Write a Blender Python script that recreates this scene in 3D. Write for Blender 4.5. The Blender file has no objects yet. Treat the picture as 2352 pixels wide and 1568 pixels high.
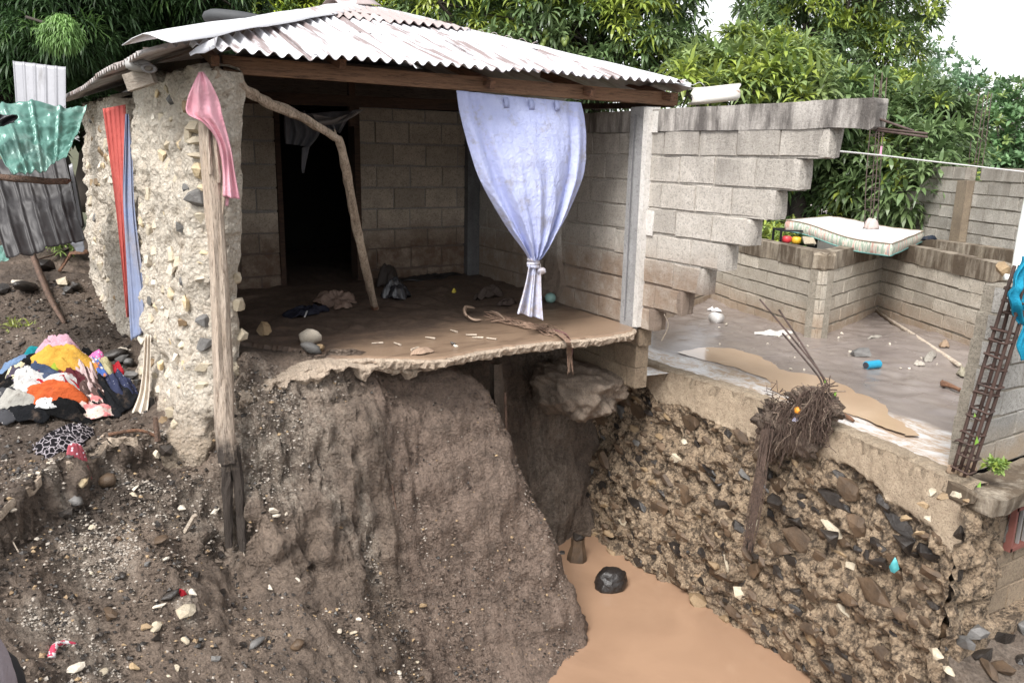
import bpy, math, random
import numpy as np
from mathutils import Vector, Matrix
random.seed(7); RNG = np.random.default_rng(11)
SC = bpy.context.scene; COL = SC.collection
rad = math.radians
# ------------------------------------------------------------------ camera, world, sun, exposure
H = 1.48
PITCH = math.atan(469/1980); ROLL = 0.021; YAW = rad(30.9)
fwd = np.array([math.sin(YAW)*math.cos(PITCH), math.cos(YAW)*math.cos(PITCH), -math.sin(PITCH)])
rt = np.array([math.cos(YAW), -math.sin(YAW), 0.0]); up = np.cross(rt, fwd)
rt, up = rt*math.cos(ROLL)+up*math.sin(ROLL), -rt*math.sin(ROLL)+up*math.cos(ROLL)
CAM = np.array([0, 0, H]); FP = 1980/1.0884
cd = bpy.data.cameras.new('camera'); cam = bpy.data.objects.new('camera', cd); COL.objects.link(cam)
M = Matrix([[rt[0], up[0], -fwd[0], 0], [rt[1], up[1], -fwd[1], 0], [rt[2], up[2], -fwd[2], H], [0, 0, 0, 1]])
cam.matrix_world = M; cd.lens = 36*1980/2560; cd.sensor_width = 36; cd.clip_start = .05; cd.clip_end = 2000
SC.camera = cam
SUN_EL, SUN_AZ = rad(52), rad(236)      # azimuth clockwise from +Y
w = bpy.data.worlds.new('World'); SC.world = w; w.use_nodes = True
wn = w.node_tree.nodes; wl = w.node_tree.links
sky = wn.new('ShaderNodeTexSky'); sky.sky_type = 'NISHITA'; sky.sun_disc = False
sky.sun_elevation = SUN_EL; sky.sun_rotation = SUN_AZ; sky.dust_density = 1.5; sky.air_density = 1.0; sky.ozone_density = 1
hs = wn.new('ShaderNodeHueSaturation'); hs.inputs['Saturation'].default_value = .12
wl.new(sky.outputs[0], hs.inputs['Color']); wl.new(hs.outputs[0], wn['Background'].inputs[0])
wn['Background'].inputs[1].default_value = .095
sd = bpy.data.lights.new('sun', 'SUN'); sd.energy = 1.5; sd.angle = rad(24); sd.color = (1, .97, .93)
sun = bpy.data.objects.new('sun', sd); COL.objects.link(sun)
sdir = Vector((math.sin(SUN_AZ)*math.cos(SUN_EL), math.cos(SUN_AZ)*math.cos(SUN_EL), math.sin(SUN_EL)))
sun.rotation_euler = sdir.to_track_quat('Z', 'Y').to_euler()
vs = SC.view_settings; vs.view_transform = 'Standard'; vs.look = 'None'; vs.gamma = 1; vs.use_curve_mapping = False
vs.exposure = 1.65
SC.render.engine = 'CYCLES'; SC.cycles.max_bounces = 6; SC.cycles.diffuse_bounces = 3; SC.cycles.glossy_bounces = 2
SC.cycles.transparent_max_bounces = 4
# ------------------------------------------------------------------ geometry of sight lines (measured points -> real planes)
def ray(x, y): return fwd*FP + rt*(x-1176) - up*(y-784)
def PY(x, y, Y): d = ray(x, y); return CAM + d*(Y/d[1])
def PX(x, y, X): d = ray(x, y); return CAM + d*(X/d[0])
def PZ(x, y, Z): d = ray(x, y); return CAM + d*((Z-H)/d[2])
def PD(x, y, D): d = ray(x, y); return CAM + d*(D/FP)
# ------------------------------------------------------------------ noise
def _h(ix, iy, iz, s):
    n = (ix.astype(np.int64)*374761393 + iy.astype(np.int64)*668265263 + iz.astype(np.int64)*2147483647 + s*974711) & 0xffffffff
    n = ((n ^ (n >> 13))*1274126177) & 0xffffffff
    n = (n ^ (n >> 16)) & 0xffff
    return n/32767.5 - 1
def vnoise(p, s=0):
    p = np.asarray(p, float); i = np.floor(p); f = p-i; f = f*f*f*(f*(f*6-15)+10); i = i.astype(np.int64)
    r = 0
    for dx in (0, 1):
        for dy in (0, 1):
            for dz in (0, 1):
                wgt = (f[:, 0] if dx else 1-f[:, 0])*(f[:, 1] if dy else 1-f[:, 1])*(f[:, 2] if dz else 1-f[:, 2])
                r = r + wgt*_h(i[:, 0]+dx, i[:, 1]+dy, i[:, 2]+dz, s)
    return r
def fbm(p, sc, oct=4, s=0, gain=.5, ridge=False):
    p = np.asarray(p, float)*sc; a = 1; r = 0
    for o in range(oct):
        n = vnoise(p + 17.3*o, s+o)
        if ridge: n = 1-2*np.abs(n)
        r = r + a*n; a *= gain; p = p*2.03
    return r
# ------------------------------------------------------------------ object helpers
WL = {}
def mesh(name, v, f, m=None, parent=None, smooth=False):
    me = bpy.data.meshes.new(name); me.from_pydata([tuple(q) for q in np.asarray(v, float).tolist()], [], [tuple(q) for q in f])
    if m is not None: me.materials.append(m)
    if smooth: me.shade_smooth()
    return link(name, me, parent)
def link(name, me, parent=None):
    o = bpy.data.objects.new(name, me); COL.objects.link(o)
    if parent is not None:
        o.parent = parent; o.matrix_parent_inverse = Matrix.Translation(-WL.get(parent.name, Vector((0, 0, 0))))
    return o
def fastmesh(name, V, F, m, parent=None, smooth=False, tint=None):
    """V (n,3) array, F (k,4 or 3) int array"""
    me = bpy.data.meshes.new(name); k = F.shape[1]
    me.vertices.add(len(V)); me.vertices.foreach_set('co', np.ascontiguousarray(V, dtype=np.float32).ravel())
    me.loops.add(F.size); me.loops.foreach_set('vertex_index', F.astype(np.int32).ravel())
    me.polygons.add(len(F)); me.polygons.foreach_set('loop_start', np.arange(0, F.size, k, dtype=np.int32))
    me.update(calc_edges=True)
    if tint is not None:
        a = me.color_attributes.new('tint', 'FLOAT_COLOR', 'POINT')
        c = np.ones((len(V), 4), np.float32); c[:, :3] = tint; a.data.foreach_set('color', c.ravel())
    if smooth: me.shade_smooth()
    else: me.shade_flat()
    me.materials.append(m)
    return link(name, me, parent)
def tag(o, label=None, cat=None, group=None, kind=None):
    if label: o['label'] = label
    if cat: o['category'] = cat
    if group: o['group'] = group
    if kind: o['kind'] = kind
    return o
def empty(name, loc, label, cat, group=None):
    o = bpy.data.objects.new(name, None); COL.objects.link(o); o.location = tuple(loc); o.empty_display_size = .1
    WL[o.name] = Vector(tuple(loc))
    return tag(o, label, cat, group)
def gridfaces(nu, nv, wrap=False):
    i = np.arange(nu-1 if not wrap else nu)[:, None]; j = np.arange(nv-1)[None, :]
    i2 = (i+1) % nu
    a = i*nv+j; b = i2*nv+j; return np.stack([a, b, b+1, a+1], -1).reshape(-1, 4)
def box_vf(c, s, R=None):
    v = np.array([[x, y, z] for x in (-.5, .5) for y in (-.5, .5) for z in (-.5, .5)])*np.array(s)
    if R is not None: v = v @ np.asarray(R).T
    f = [(0, 1, 3, 2), (4, 6, 7, 5), (0, 4, 5, 1), (2, 3, 7, 6), (0, 2, 6, 4), (1, 5, 7, 3)]
    return v+np.array(c), f
def frame(d, hint=(0, 0, 1)):
    d = np.asarray(d, float); d = d/np.linalg.norm(d); h = np.asarray(hint, float)
    if abs(d @ h) > .95: h = np.array([1., 0, 0])
    a = np.cross(h, d); a /= np.linalg.norm(a); b = np.cross(d, a); return d, a, b
def bar_vf(p, q, wa, wb, seg=1, jit=0):
    p = np.asarray(p, float); q = np.asarray(q, float); d, a, b = frame(q-p); V = []
    for i in range(seg+1):
        c = p+(q-p)*i/seg
        for sa, sb in ((-1, -1), (1, -1), (1, 1), (-1, 1)):
            V.append(c+a*sa*wa/2+b*sb*wb/2+(RNG.normal(size=3)*jit if jit else 0))
    F = [(3, 2, 1, 0), tuple(4*seg+k for k in range(4))]
    for i in range(seg):
        for k in range(4): F.append((4*i+k, 4*i+(k+1) % 4, 4*i+4+(k+1) % 4, 4*i+4+k))
    return np.array(V), F
def tube_vf(pts, r, n=6, rough=0, seed=0, cap=True):
    pts = np.asarray(pts, float); m = len(pts); rr = np.broadcast_to(np.asarray(r, float), (m,)); V = []
    rs = np.random.default_rng(seed); prof = 1+rs.normal(size=n)*rough
    d0 = pts[1]-pts[0]; _, a, b = frame(d0)
    for i in range(m):
        d = pts[min(i+1, m-1)]-pts[max(i-1, 0)]; d = d/(np.linalg.norm(d)+1e-9)
        a = a-d*(a@d); a /= np.linalg.norm(a); b = np.cross(d, a)
        for k in range(n):
            t = 2*math.pi*k/n; rad_ = rr[i]*prof[k]*(1+rs.normal()*rough*.5)
            V.append(pts[i]+a*math.cos(t)*rad_+b*math.sin(t)*rad_)
    F = []
    for i in range(m-1):
        for k in range(n): F.append((i*n+k, i*n+(k+1) % n, (i+1)*n+(k+1) % n, (i+1)*n+k))
    if cap: F.append(tuple(range(n))[::-1]); F.append(tuple((m-1)*n+k for k in range(n)))
    return np.array(V), F
def join_vf(parts):
    V = []; F = []; n = 0
    for v, f in parts:
        V.append(np.asarray(v)); F += [tuple(int(i)+n for i in q) for q in f]; n += len(v)
    return np.concatenate(V), F
def spline(pts, n):
    pts = np.asarray(pts, float); m = len(pts); out = []
    for t in np.linspace(0, m-1, n):
        i = min(int(t), m-2); u = t-i
        p0, p1, p2, p3 = pts[max(i-1, 0)], pts[i], pts[i+1], pts[min(i+2, m-1)]
        out.append(.5*((2*p1)+(-p0+p2)*u+(2*p0-5*p1+4*p2-p3)*u*u+(-p0+3*p1-3*p2+p3)*u**3))
    return np.array(out)
# ------------------------------------------------------------------ materials
MATS = {}
class NB:
    def __init__(s, name):
        s.m = bpy.data.materials.new(name); s.m.use_nodes = True; s.n = s.m.node_tree.nodes; s.l = s.m.node_tree.links
        s.b = s.n['Principled BSDF']; s.geo = s.n.new('ShaderNodeNewGeometry'); s.pos = s.geo.outputs['Position']
        s.oi = None
    def set(s, inp, v):
        if hasattr(v, 'is_linked') or isinstance(v, bpy.types.NodeSocket): s.l.new(v, inp)
        else: inp.default_value = v
    def noise(s, sc, det=5, rough=.6, vec=None, dist=0):
        n = s.n.new('ShaderNodeTexNoise'); n.inputs['Scale'].default_value = sc; n.inputs['Detail'].default_value = det
        n.inputs['Roughness'].default_value = rough; n.inputs['Distortion'].default_value = dist
        s.l.new(vec if vec is not None else s.pos, n.inputs['Vector']); return n.outputs['Fac']
    def vor(s, sc, feat='F1', vec=None, out='Distance'):
        n = s.n.new('ShaderNodeTexVoronoi'); n.inputs['Scale'].default_value = sc; n.feature = feat
        s.l.new(vec if vec is not None else s.pos, n.inputs['Vector']); return n.outputs[out]
    def ramp(s, fac, stops):
        r = s.n.new('ShaderNodeValToRGB'); s.l.new(fac, r.inputs[0]); e = r.color_ramp.elements
        while len(e) < len(stops): e.new(.5)
        for q, (p, c) in zip(e, stops):
            q.position = p; q.color = (c, c, c, 1) if isinstance(c, (int, float)) else (*c, 1)
        return r.outputs[0]
    def mix(s, fac, a, b, mode='MIX'):
        m = s.n.new('ShaderNodeMix'); m.data_type = 'RGBA'; m.blend_type = mode
        s.set(m.inputs[0], fac)
        for i, c in ((6, a), (7, b)):
            s.set(m.inputs[i], (*c, 1) if isinstance(c, tuple) and len(c) == 3 else c)
        return m.outputs[2]
    def math(s, op, a, b=0.0, clamp=False):
        m = s.n.new('ShaderNodeMath'); m.operation = op; m.use_clamp = clamp; s.set(m.inputs[0], a); s.set(m.inputs[1], b); return m.outputs[0]
    def scale(s, v, vec=None):
        m = s.n.new('ShaderNodeVectorMath'); m.operation = 'MULTIPLY'; s.l.new(vec if vec is not None else s.pos, m.inputs[0]); m.inputs[1].default_value = v; return m.outputs[0]
    def sep(s, vec=None):
        m = s.n.new('ShaderNodeSeparateXYZ'); s.l.new(vec if vec is not None else s.pos, m.inputs[0]); return m.outputs
    def rnd(s):
        if s.oi is None: s.oi = s.n.new('ShaderNodeObjectInfo')
        return s.oi.outputs['Random']
    def attr(s, name):
        a = s.n.new('ShaderNodeAttribute'); a.attribute_name = name; return a.outputs['Color']
    def obj(s):
        t = s.n.new('ShaderNodeTexCoord'); return t.outputs['Object']
    def bump(s, h, strength=.5, dist=.01, prev=None):
        b = s.n.new('ShaderNodeBump'); b.inputs['Strength'].default_value = strength; b.inputs['Distance'].default_value = dist
        s.l.new(h, b.inputs['Height'])
        if prev is not None: s.l.new(prev, b.inputs['Normal'])
        return b.outputs[0]
    def out(s, col, rough=.85, nrm=None, metal=0, spec=None):
        s.set(s.b.inputs['Base Color'], (*col, 1) if isinstance(col, tuple) and len(col) == 3 else col)
        s.set(s.b.inputs['Roughness'], rough); s.b.inputs['Metallic'].default_value = metal
        if spec is not None: s.set(s.b.inputs['Specular IOR Level'], spec)
        if nrm is not None: s.l.new(nrm, s.b.inputs['Normal'])
        return s.m
def zgrade(b, z0, z1, jitter=.25, nsc=3.5):
    """0 above z1, 1 below z0, ragged edge"""
    z = b.sep()[2]; n = b.noise(nsc, 5, .65)
    zz = b.math('ADD', z, b.math('MULTIPLY', b.math('SUBTRACT', n, .5), jitter*2))
    mr = b.n.new('ShaderNodeMapRange'); b.l.new(zz, mr.inputs[0]); mr.inputs[1].default_value = z0; mr.inputs[2].default_value = z1
    mr.inputs[3].default_value = 1; mr.inputs[4].default_value = 0; return mr.outputs[0]
def m_block(name, light, dark, stain=None, stain_col=(.10, .062, .04), stain_amt=.85, top=None):
    b = NB(name)
    n1 = b.noise(7, 6, .7); n2 = b.noise(60, 4, .8); n3 = b.noise(220, 2, .5)
    col = b.mix(b.ramp(n1, [(.35, 0), (.7, 1)]), light, dark)
    col = b.mix(b.math('MULTIPLY', b.rnd(), .55), col, tuple(c*.55 for c in dark))
    col = b.mix(b.ramp(n2, [(.38, .6), (.5, 0)]), col, tuple(c*.35 for c in dark))
    col = b.mix(b.ramp(n3, [(.6, 0), (.75, .5)]), col, tuple(min(1, c*1.5) for c in light))
    if stain:
        f = zgrade(b, stain[0], stain[1], .16, 2.6)
        f = b.math('MULTIPLY', f, b.ramp(b.noise(9, 4, .6), [(.3, .55), (.6, 1.)]))
        col = b.mix(b.math('MULTIPLY', f, stain_amt), col, stain_col)
    if top:   # dark mould and drips near the top of a wall
        n = b.noise(1, 5, .7, vec=b.scale((5, 5, .9)))
        z = b.sep()[2]; mr = b.n.new('ShaderNodeMapRange'); b.l.new(z, mr.inputs[0]); mr.inputs[1].default_value = top[0]; mr.inputs[2].default_value = top[1]
        mr.inputs[3].default_value = 0; mr.inputs[4].default_value = .55
        f = b.ramp(b.math('ADD', n, b.math('SUBTRACT', mr.outputs[0], .28)), [(.42, 0), (.85, .85)])
        col = b.mix(f, col, top[2])
    nr = b.bump(b.math('ADD', n2, b.math('MULTIPLY', n3, .5)), .9, .012)
    nr = b.bump(n1, .6, .02, nr)
    return b.out(col, .92, nr)
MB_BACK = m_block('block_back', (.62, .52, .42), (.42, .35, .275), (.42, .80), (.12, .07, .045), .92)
MB_SIDE = m_block('block_side', (.66, .61, .55), (.50, .455, .40), (.50, .76), (.24, .15, .09), .75, top=(.9, 1.9, (.2, .18, .16)))
MB_YARD = m_block('block_yard', (.66, .60, .51), (.48, .42, .34), (-.42, -.12), (.33, .22, .14), .7, top=(.15, .62, (.09, .07, .045)))
MB_FAR = m_block('block_far', (.58, .54, .48), (.38, .35, .30), None, top=(0.3, 1.6, (.2, .17, .14)))
MB_LOW = m_block('block_low', (.42, .33, .23), (.26, .19, .13))
def m_mortar(name, c1, c2, stain=None, sc=(.075, .045, .028), amt=.8, lump=.02):
    b = NB(name); n1 = b.noise(18, 6, .75); n2 = b.noise(90, 4, .8)
    col = b.mix(b.ramp(n1, [(.3, 0), (.7, 1)]), c1, c2)
    col = b.mix(b.ramp(n2, [(.36, .8), (.48, 0)]), col, tuple(c*.3 for c in c2))
    if stain: col = b.mix(b.math('MULTIPLY', zgrade(b, stain[0], stain[1], .16, 2.6), amt), col, sc)
    nr = b.bump(n1, 1, lump); nr = b.bump(n2, .8, .01, nr); return b.out(col, .95, nr)
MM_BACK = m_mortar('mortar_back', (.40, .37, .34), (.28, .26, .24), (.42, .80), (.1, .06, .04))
MM_SIDE = m_mortar('mortar_side', (.62, .575, .52), (.45, .41, .36), (.42, .66), (.15, .09, .055), .75)
MM_YARD = m_mortar('mortar_yard', (.38, .34, .28), (.22, .19, .15))
MM_LOW = m_mortar('mortar_low', (.36, .28, .2), (.2, .15, .1))
def m_concrete(name, c1, c2, dark, amt=.6, rough=.9, streak=True, thr=(.45, .68)):
    b = NB(name); n1 = b.noise(3, 6, .7); n2 = b.noise(50, 5, .8)
    s = b.noise(1, 6, .7, vec=b.scale((6, 6, 1.2))) if streak else b.noise(4, 6, .7)
    col = b.mix(b.ramp(n1, [(.3, 0), (.7, 1)]), c1, c2)
    col = b.mix(b.ramp(s, [(thr[0], 0), (thr[1], amt)]), col, dark)
    col = b.mix(b.ramp(n2, [(.35, .6), (.5, 0)]), col, tuple(c*.45 for c in c2))
    nr = b.bump(n2, .7, .012); nr = b.bump(n1, .6, .03, nr); return b.out(col, rough, nr)
M_BEAMC = m_concrete('beam_concrete', (.56, .52, .48), (.36, .33, .30), (.07, .06, .055), .9, thr=(.4, .6))
M_COLC = m_concrete('column_concrete', (.40, .395, .40), (.30, .295, .295), (.2, .19, .18), .3)
M_PLASTER = m_concrete('white_plaster', (.78, .75, .72), (.6, .57, .53), (.3, .27, .24), .3)
M_COPE = m_concrete('coping_concrete', (.42, .37, .30), (.27, .22, .16), (.075, .05, .03), .92, thr=(.36, .55))
M_CORNERC = m_concrete('corner_concrete', (.17, .17, .175), (.1, .1, .1), (.06, .05, .05), .5)
M_SLABEDGE = m_mortar('slab_edge', (.62, .51, .40), (.40, .31, .235), None, lump=.03)
def m_mud(name, c1, c2, c3, rough=.5, wet=True, bumpd=.02, fine=120):
    b = NB(name); n1 = b.noise(1.6, 6, .6); n2 = b.noise(14, 6, .7); n3 = b.noise(fine, 4, .8)
    col = b.mix(b.ramp(n1, [(.35, 0), (.65, 1)]), c1, c2)
    col = b.mix(b.ramp(n2, [(.35, .8), (.6, 0)]), col, c3)
    col = b.mix(b.ramp(n3, [(.62, 0), (.75, .35)]), col, tuple(min(1, c*2.2) for c in c1))
    nr = b.bump(n2, .6, bumpd); nr = b.bump(n3, .7, bumpd*.3, nr)
    r = b.ramp(b.noise(2.5, 4, .6), [(.35, max(.12, rough-.3)), (.65, rough)]) if wet else rough
    return b.out(col, r, nr)
# soil: darker wet earth with pale gravelly and limy zones (the pale zones are real gravel/lime patches)
def m_soil():
    b = NB('soil'); n0 = b.noise(.9, 5, .6); n1 = b.noise(3.2, 6, .7); n2 = b.noise(30, 7, .75); n3 = b.noise(150, 4, .85)
    col = b.mix(b.ramp(n1, [(.35, 0), (.65, 1)]), (.33, .25, .192), (.20, .148, .113))
    zone = b.attr('tint'); zs = b.n.new('ShaderNodeSeparateColor'); b.l.new(zone, zs.inputs[0])
    pale = b.math('MULTIPLY', zs.outputs[0], b.ramp(b.noise(17, 8, .85), [(.42, .1), (.56, 1)]))
    col = b.mix(pale, col, (.60, .51, .42))
    smooth = zs.outputs[1]
    col = b.mix(smooth, col, b.mix(b.ramp(n1, [(.3, 0), (.7, 1)]), (.33, .243, .19), (.235, .17, .132)))
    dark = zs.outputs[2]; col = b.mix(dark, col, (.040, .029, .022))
    col = b.mix(b.ramp(b.noise(6, 7, .8), [(.36, .55), (.52, 0)]), col, (.055, .039, .029)); col = b.mix(b.ramp(n2, [(.30, .7), (.5, 0)]), col, (.045, .032, .024))
    sp = b.ramp(n3, [(.63, 0), (.70, .85)]); sp = b.math('MULTIPLY', sp, b.math('SUBTRACT', 1.0, b.math('MULTIPLY', smooth, .75)))
    col = b.mix(sp, col, (.55, .48, .40))
    v = b.vor(42); nr = b.bump(n2, 1, .05); nr = b.bump(b.noise(11, 8, .8), .8, .04, nr); nr = b.bump(v, .8, .02, nr); nr = b.bump(n3, .9, .01, nr)
    return b.out(col, b.ramp(n1, [(.3, .5), (.7, .8)]), nr)
M_SOIL = m_soil()
def m_floor_mud():
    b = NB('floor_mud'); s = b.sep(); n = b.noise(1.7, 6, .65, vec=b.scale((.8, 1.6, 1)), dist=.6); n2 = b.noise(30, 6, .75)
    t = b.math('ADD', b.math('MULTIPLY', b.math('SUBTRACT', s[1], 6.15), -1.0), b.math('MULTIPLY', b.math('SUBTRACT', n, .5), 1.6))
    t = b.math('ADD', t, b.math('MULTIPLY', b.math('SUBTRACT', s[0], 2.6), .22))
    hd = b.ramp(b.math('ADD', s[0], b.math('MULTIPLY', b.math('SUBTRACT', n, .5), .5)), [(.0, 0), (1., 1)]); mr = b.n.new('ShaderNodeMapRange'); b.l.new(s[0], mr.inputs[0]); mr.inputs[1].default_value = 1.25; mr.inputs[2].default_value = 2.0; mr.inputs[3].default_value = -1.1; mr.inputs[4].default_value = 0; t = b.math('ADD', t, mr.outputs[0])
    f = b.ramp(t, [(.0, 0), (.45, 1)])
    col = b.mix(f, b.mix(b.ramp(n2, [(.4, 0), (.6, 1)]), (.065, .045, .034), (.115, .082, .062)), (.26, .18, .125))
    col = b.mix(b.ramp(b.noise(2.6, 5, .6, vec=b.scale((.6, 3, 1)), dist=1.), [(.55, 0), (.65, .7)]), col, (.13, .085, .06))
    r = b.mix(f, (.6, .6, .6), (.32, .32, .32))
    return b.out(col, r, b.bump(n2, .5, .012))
M_FLOORMUD = m_floor_mud()
def m_yard():
    b = NB('yard_mud'); s = b.sep(); n = b.noise(1.3, 6, .6, vec=b.scale((1, .6, 1)), dist=.4)
    d = b.math('ADD', b.math('SUBTRACT', s[0], 5.05), b.math('MULTIPLY', b.math('SUBTRACT', n, .5), .9))   # metres from the retaining wall top
    d = b.math('ADD', d, b.math('MULTIPLY', b.math('SUBTRACT', s[1], 4.0), .13))
    fl = b.noise(9, 8, .8, vec=b.scale((1, .45, 1)), dist=.5)
    near = b.mix(b.ramp(fl, [(.42, 0), (.58, 1)]), (.42, .30, .20), (.66, .64, .63))  # whitish patches paint in the sky reflected by the wet surface
    mud = b.mix(b.ramp(b.noise(5, 6, .7, vec=b.scale((1, .4, 1))), [(.3, 0), (.7, 1)]), (.27, .23, .205), (.19, .158, .145))
    mud = b.mix(b.ramp(b.noise(40, 5, .8), [(.66, 0), (.74, .6)]), mud, (.5, .45, .4))
    f = b.ramp(d, [(.62, 0), (.80, 1)]); col = b.mix(f, near, mud)
    r = b.mix(f, (.22, .22, .22), b.ramp(b.noise(1.4, 4, .5), [(.4, (.10,)*3), (.66, (.32,)*3)]))
    return b.out(col, r, b.bump(b.math('ADD', fl, b.math('MULTIPLY', b.noise(60, 4, .7), .4)), .25, .012))
M_YARD = m_yard()
def m_water(name, c1, c2, rough=.12):
    b = NB(name); n = b.noise(1.1, 5, .55, vec=b.scale((1, .7, 1)), dist=.8)
    col = b.mix(b.ramp(n, [(.35, 0), (.65, 1)]), c1, c2)
    return b.out(col, rough, b.bump(b.noise(3.5, 5, .6), .14, .02))
M_WATER = m_water('muddy_water', (.36, .228, .148), (.295, .185, .12), .12)
M_PUDDLE = m_water('puddle_water', (.48, .345, .235), (.41, .29, .195), .1)
def m_rubble(name, c1, c2, c3, stain=None, blotch=.3):
    b = NB(name); n1 = b.noise(9, 6, .75); n2 = b.noise(45, 5, .8); v = b.vor(38)
    col = b.mix(b.ramp(n1, [(.35, 0), (.62, 1)]), c1, c2)
    col = b.mix(b.ramp(v, [(.0, 0), (.5, .5)]), col, tuple(c*.6 for c in c2))
    n3 = b.noise(13, 7, .75)
    col = b.mix(b.ramp(n2, [(.36, .9), (.47, 0)]), col, c3)
    col = b.mix(b.math('MULTIPLY', b.ramp(n3, [(.42, .95), (.52, 0)]), blotch), col, c3)
    s = b.noise(1, 6, .7, vec=b.scale((2.2, 2.2, .8)))
    col = b.mix(b.ramp(s, [(.52, 0), (.66, .6)]), col, tuple(c*1.3 for c in c3))
    if stain: col = b.mix(b.math('MULTIPLY', zgrade(b, stain[0], stain[1], .2, 2.2), .7), col, stain[2])
    nr = b.bump(v, 1, .02); nr = b.bump(n2, 1, .02, nr); return b.out(col, .9, nr)
M_RUBL = m_rubble('lime_rubble', (.86, .79, .69), (.72, .64, .53), (.36, .29, .22), (-.45, -.1, (.30, .22, .15)))
M_RUBR = m_rubble('retaining_rubble', (.57, .435, .30), (.38, .275, .18), (.04, .027, .018), None, .9)
def m_stone(name, c1, c2, rough=.7, sc=8):
    b = NB(name); n1 = b.noise(sc, 5, .65); n2 = b.noise(sc*8, 4, .8)
    col = b.mix(b.ramp(n1, [(.35, 0), (.65, 1)]), c1, c2)
    col = b.mix(b.math('MULTIPLY', b.rnd(), .5), col, tuple(c*.5 for c in c2))
    col = b.mix(b.ramp(n2, [(.35, .5), (.5, 0)]), col, tuple(c*.4 for c in c2))
    nr = b.bump(n1, .6, .02); nr = b.bump(n2, .6, .006, nr); return b.out(col, rough, nr)
MS_DARK = m_stone('stone_dark', (.055, .045, .038), (.022, .018, .016), .36)
MS_BROWN = m_stone('stone_brown', (.175, .112, .066), (.075, .05, .032), .6)
MS_TAN = m_stone('stone_tan', (.42, .30, .17), (.28, .19, .11), .65)
MS_PALE = m_stone('stone_pale', (.68, .60, .47), (.5, .42, .3), .8)
MS_YEL = m_stone('stone_yellow', (.62, .46, .25), (.66, .56, .40), .75)
MS_GREY = m_stone('stone_grey', (.22, .21, .20), (.12, .115, .11), .6)
MS_WHITE = m_stone('stone_white', (.78, .72, .62), (.6, .52, .42), .85)
def m_wood(name, c1, c2, dark, ax=(1, 1, 1), rough=.8, char=None):
    b = NB(name); n = b.noise(1, 7, .7, vec=b.scale(ax), dist=.6); n2 = b.noise(1, 5, .8, vec=b.scale(tuple(a*4 for a in ax)))
    col = b.mix(b.ramp(n, [(.35, 0), (.65, 1)]), c1, c2); col = b.mix(b.ramp(n2, [(.36, .85), (.5, 0)]), col, dark)
    if char: col = b.mix(b.math('MULTIPLY', zgrade(b, char[0], char[1], .35, 7), .93), col, char[2])
    nr = b.bump(n2, 1, .02); return b.out(col, rough, b.bump(n, .6, .02, nr))
MW_POST = m_wood('post_wood', (.66, .55, .45), (.50, .39, .30), (.15, .10, .07), (30, 30, 1.8), char=(-.48, -.22, (.016, .010, .008)))
MW_BRANCH = m_wood('branch_wood', (.60, .48, .37), (.38, .29, .215), (.10, .07, .05), (20, 20, 5), char=(.02, .08, (.2, .08, .04)))
MW_BEAM = m_wood('beam_wood', (.40, .225, .13), (.23, .13, .08), (.08, .045, .03), (1.3, 14, 22))
MW_DARK = m_wood('dark_wood', (.10, .055, .035), (.06, .034, .023), (.025, .016, .012), (2, 14, 20))
MW_RAFT = m_wood('rafter_wood', (.30, .15, .085), (.16, .085, .05), (.06, .035, .025), (14, 1.5, 20))
MW_STICK = m_wood('stick_wood', (.20, .12, .085), (.11, .07, .05), (.04, .028, .022), (12, 12, 12))
MW_PALE = m_wood('pale_stick', (.62, .53, .43), (.5, .42, .33), (.3, .22, .17), (6, 6, 6))
def m_sheet(name, c1, c2, rust, ax, thr=(.5, .62), rough=.42, metal=0.0, amt=1.):
    b = NB(name); n = b.noise(1, 7, .7, vec=b.scale(ax), dist=.3); n2 = b.noise(35, 5, .7)
    col = b.mix(n2, c1, c2); col = b.mix(b.ramp(n, [(thr[0], 0), (thr[1], amt)]), col, rust)
    col = b.mix(b.ramp(b.noise(8, 5, .8), [(.66, 0), (.72, .8)]), col, tuple(c*.35 for c in rust))
    return b.out(col, rough, b.bump(b.noise(6, 4, .6), .25, .01), metal)
MR_FRONT = m_sheet('roof_white', (.64, .64, .665), (.54, .54, .57), (.24, .19, .185), (13, .55, .5), (.52, .57), .35)
MR_BROWN = m_sheet('roof_brown', (.34, .27, .26), (.42, .36, .35), (.7, .66, .66), (7, .9, .9), (.55, .66), amt=.6)
MR_CAP = m_sheet('roof_cap', (.66, .66, .68), (.58, .58, .61), (.36, .29, .28), (2.2, 2.2, 2.2), (.58, .66))
MR_LEFT = m_sheet('roof_left', (.5, .47, .46), (.36, .33, .32), (.2, .15, .13), (2, 6, 2), (.45, .6))
M_SILVER = m_sheet('silver_sheet', (.33, .33, .355), (.27, .27, .29), (.17, .165, .17), (7, 7, .8), (.55, .7), .45, .2)
M_TEAL = m_sheet('teal_sheet', (.085, .20, .165), (.12, .25, .21), (.30, .40, .36), (2.5, 2.5, 2.5), (.52, .75), .28, .15)
M_DSHEET = m_sheet('dark_sheet', (.028, .025, .026), (.05, .047, .048), (.03, .026, .026), (3, 3, 1), (.5, .65), .55, .1)
M_RUST = m_sheet('rusty_bar', (.045, .026, .02), (.07, .036, .027), (.04, .025, .02), (9, 9, 9), (.5, .6), .8)
M_RUSTD = m_sheet('rebar_steel', (.07, .045, .04), (.10, .065, .055), (.035, .025, .02), (9, 9, 9), (.5, .6), .7)
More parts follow.
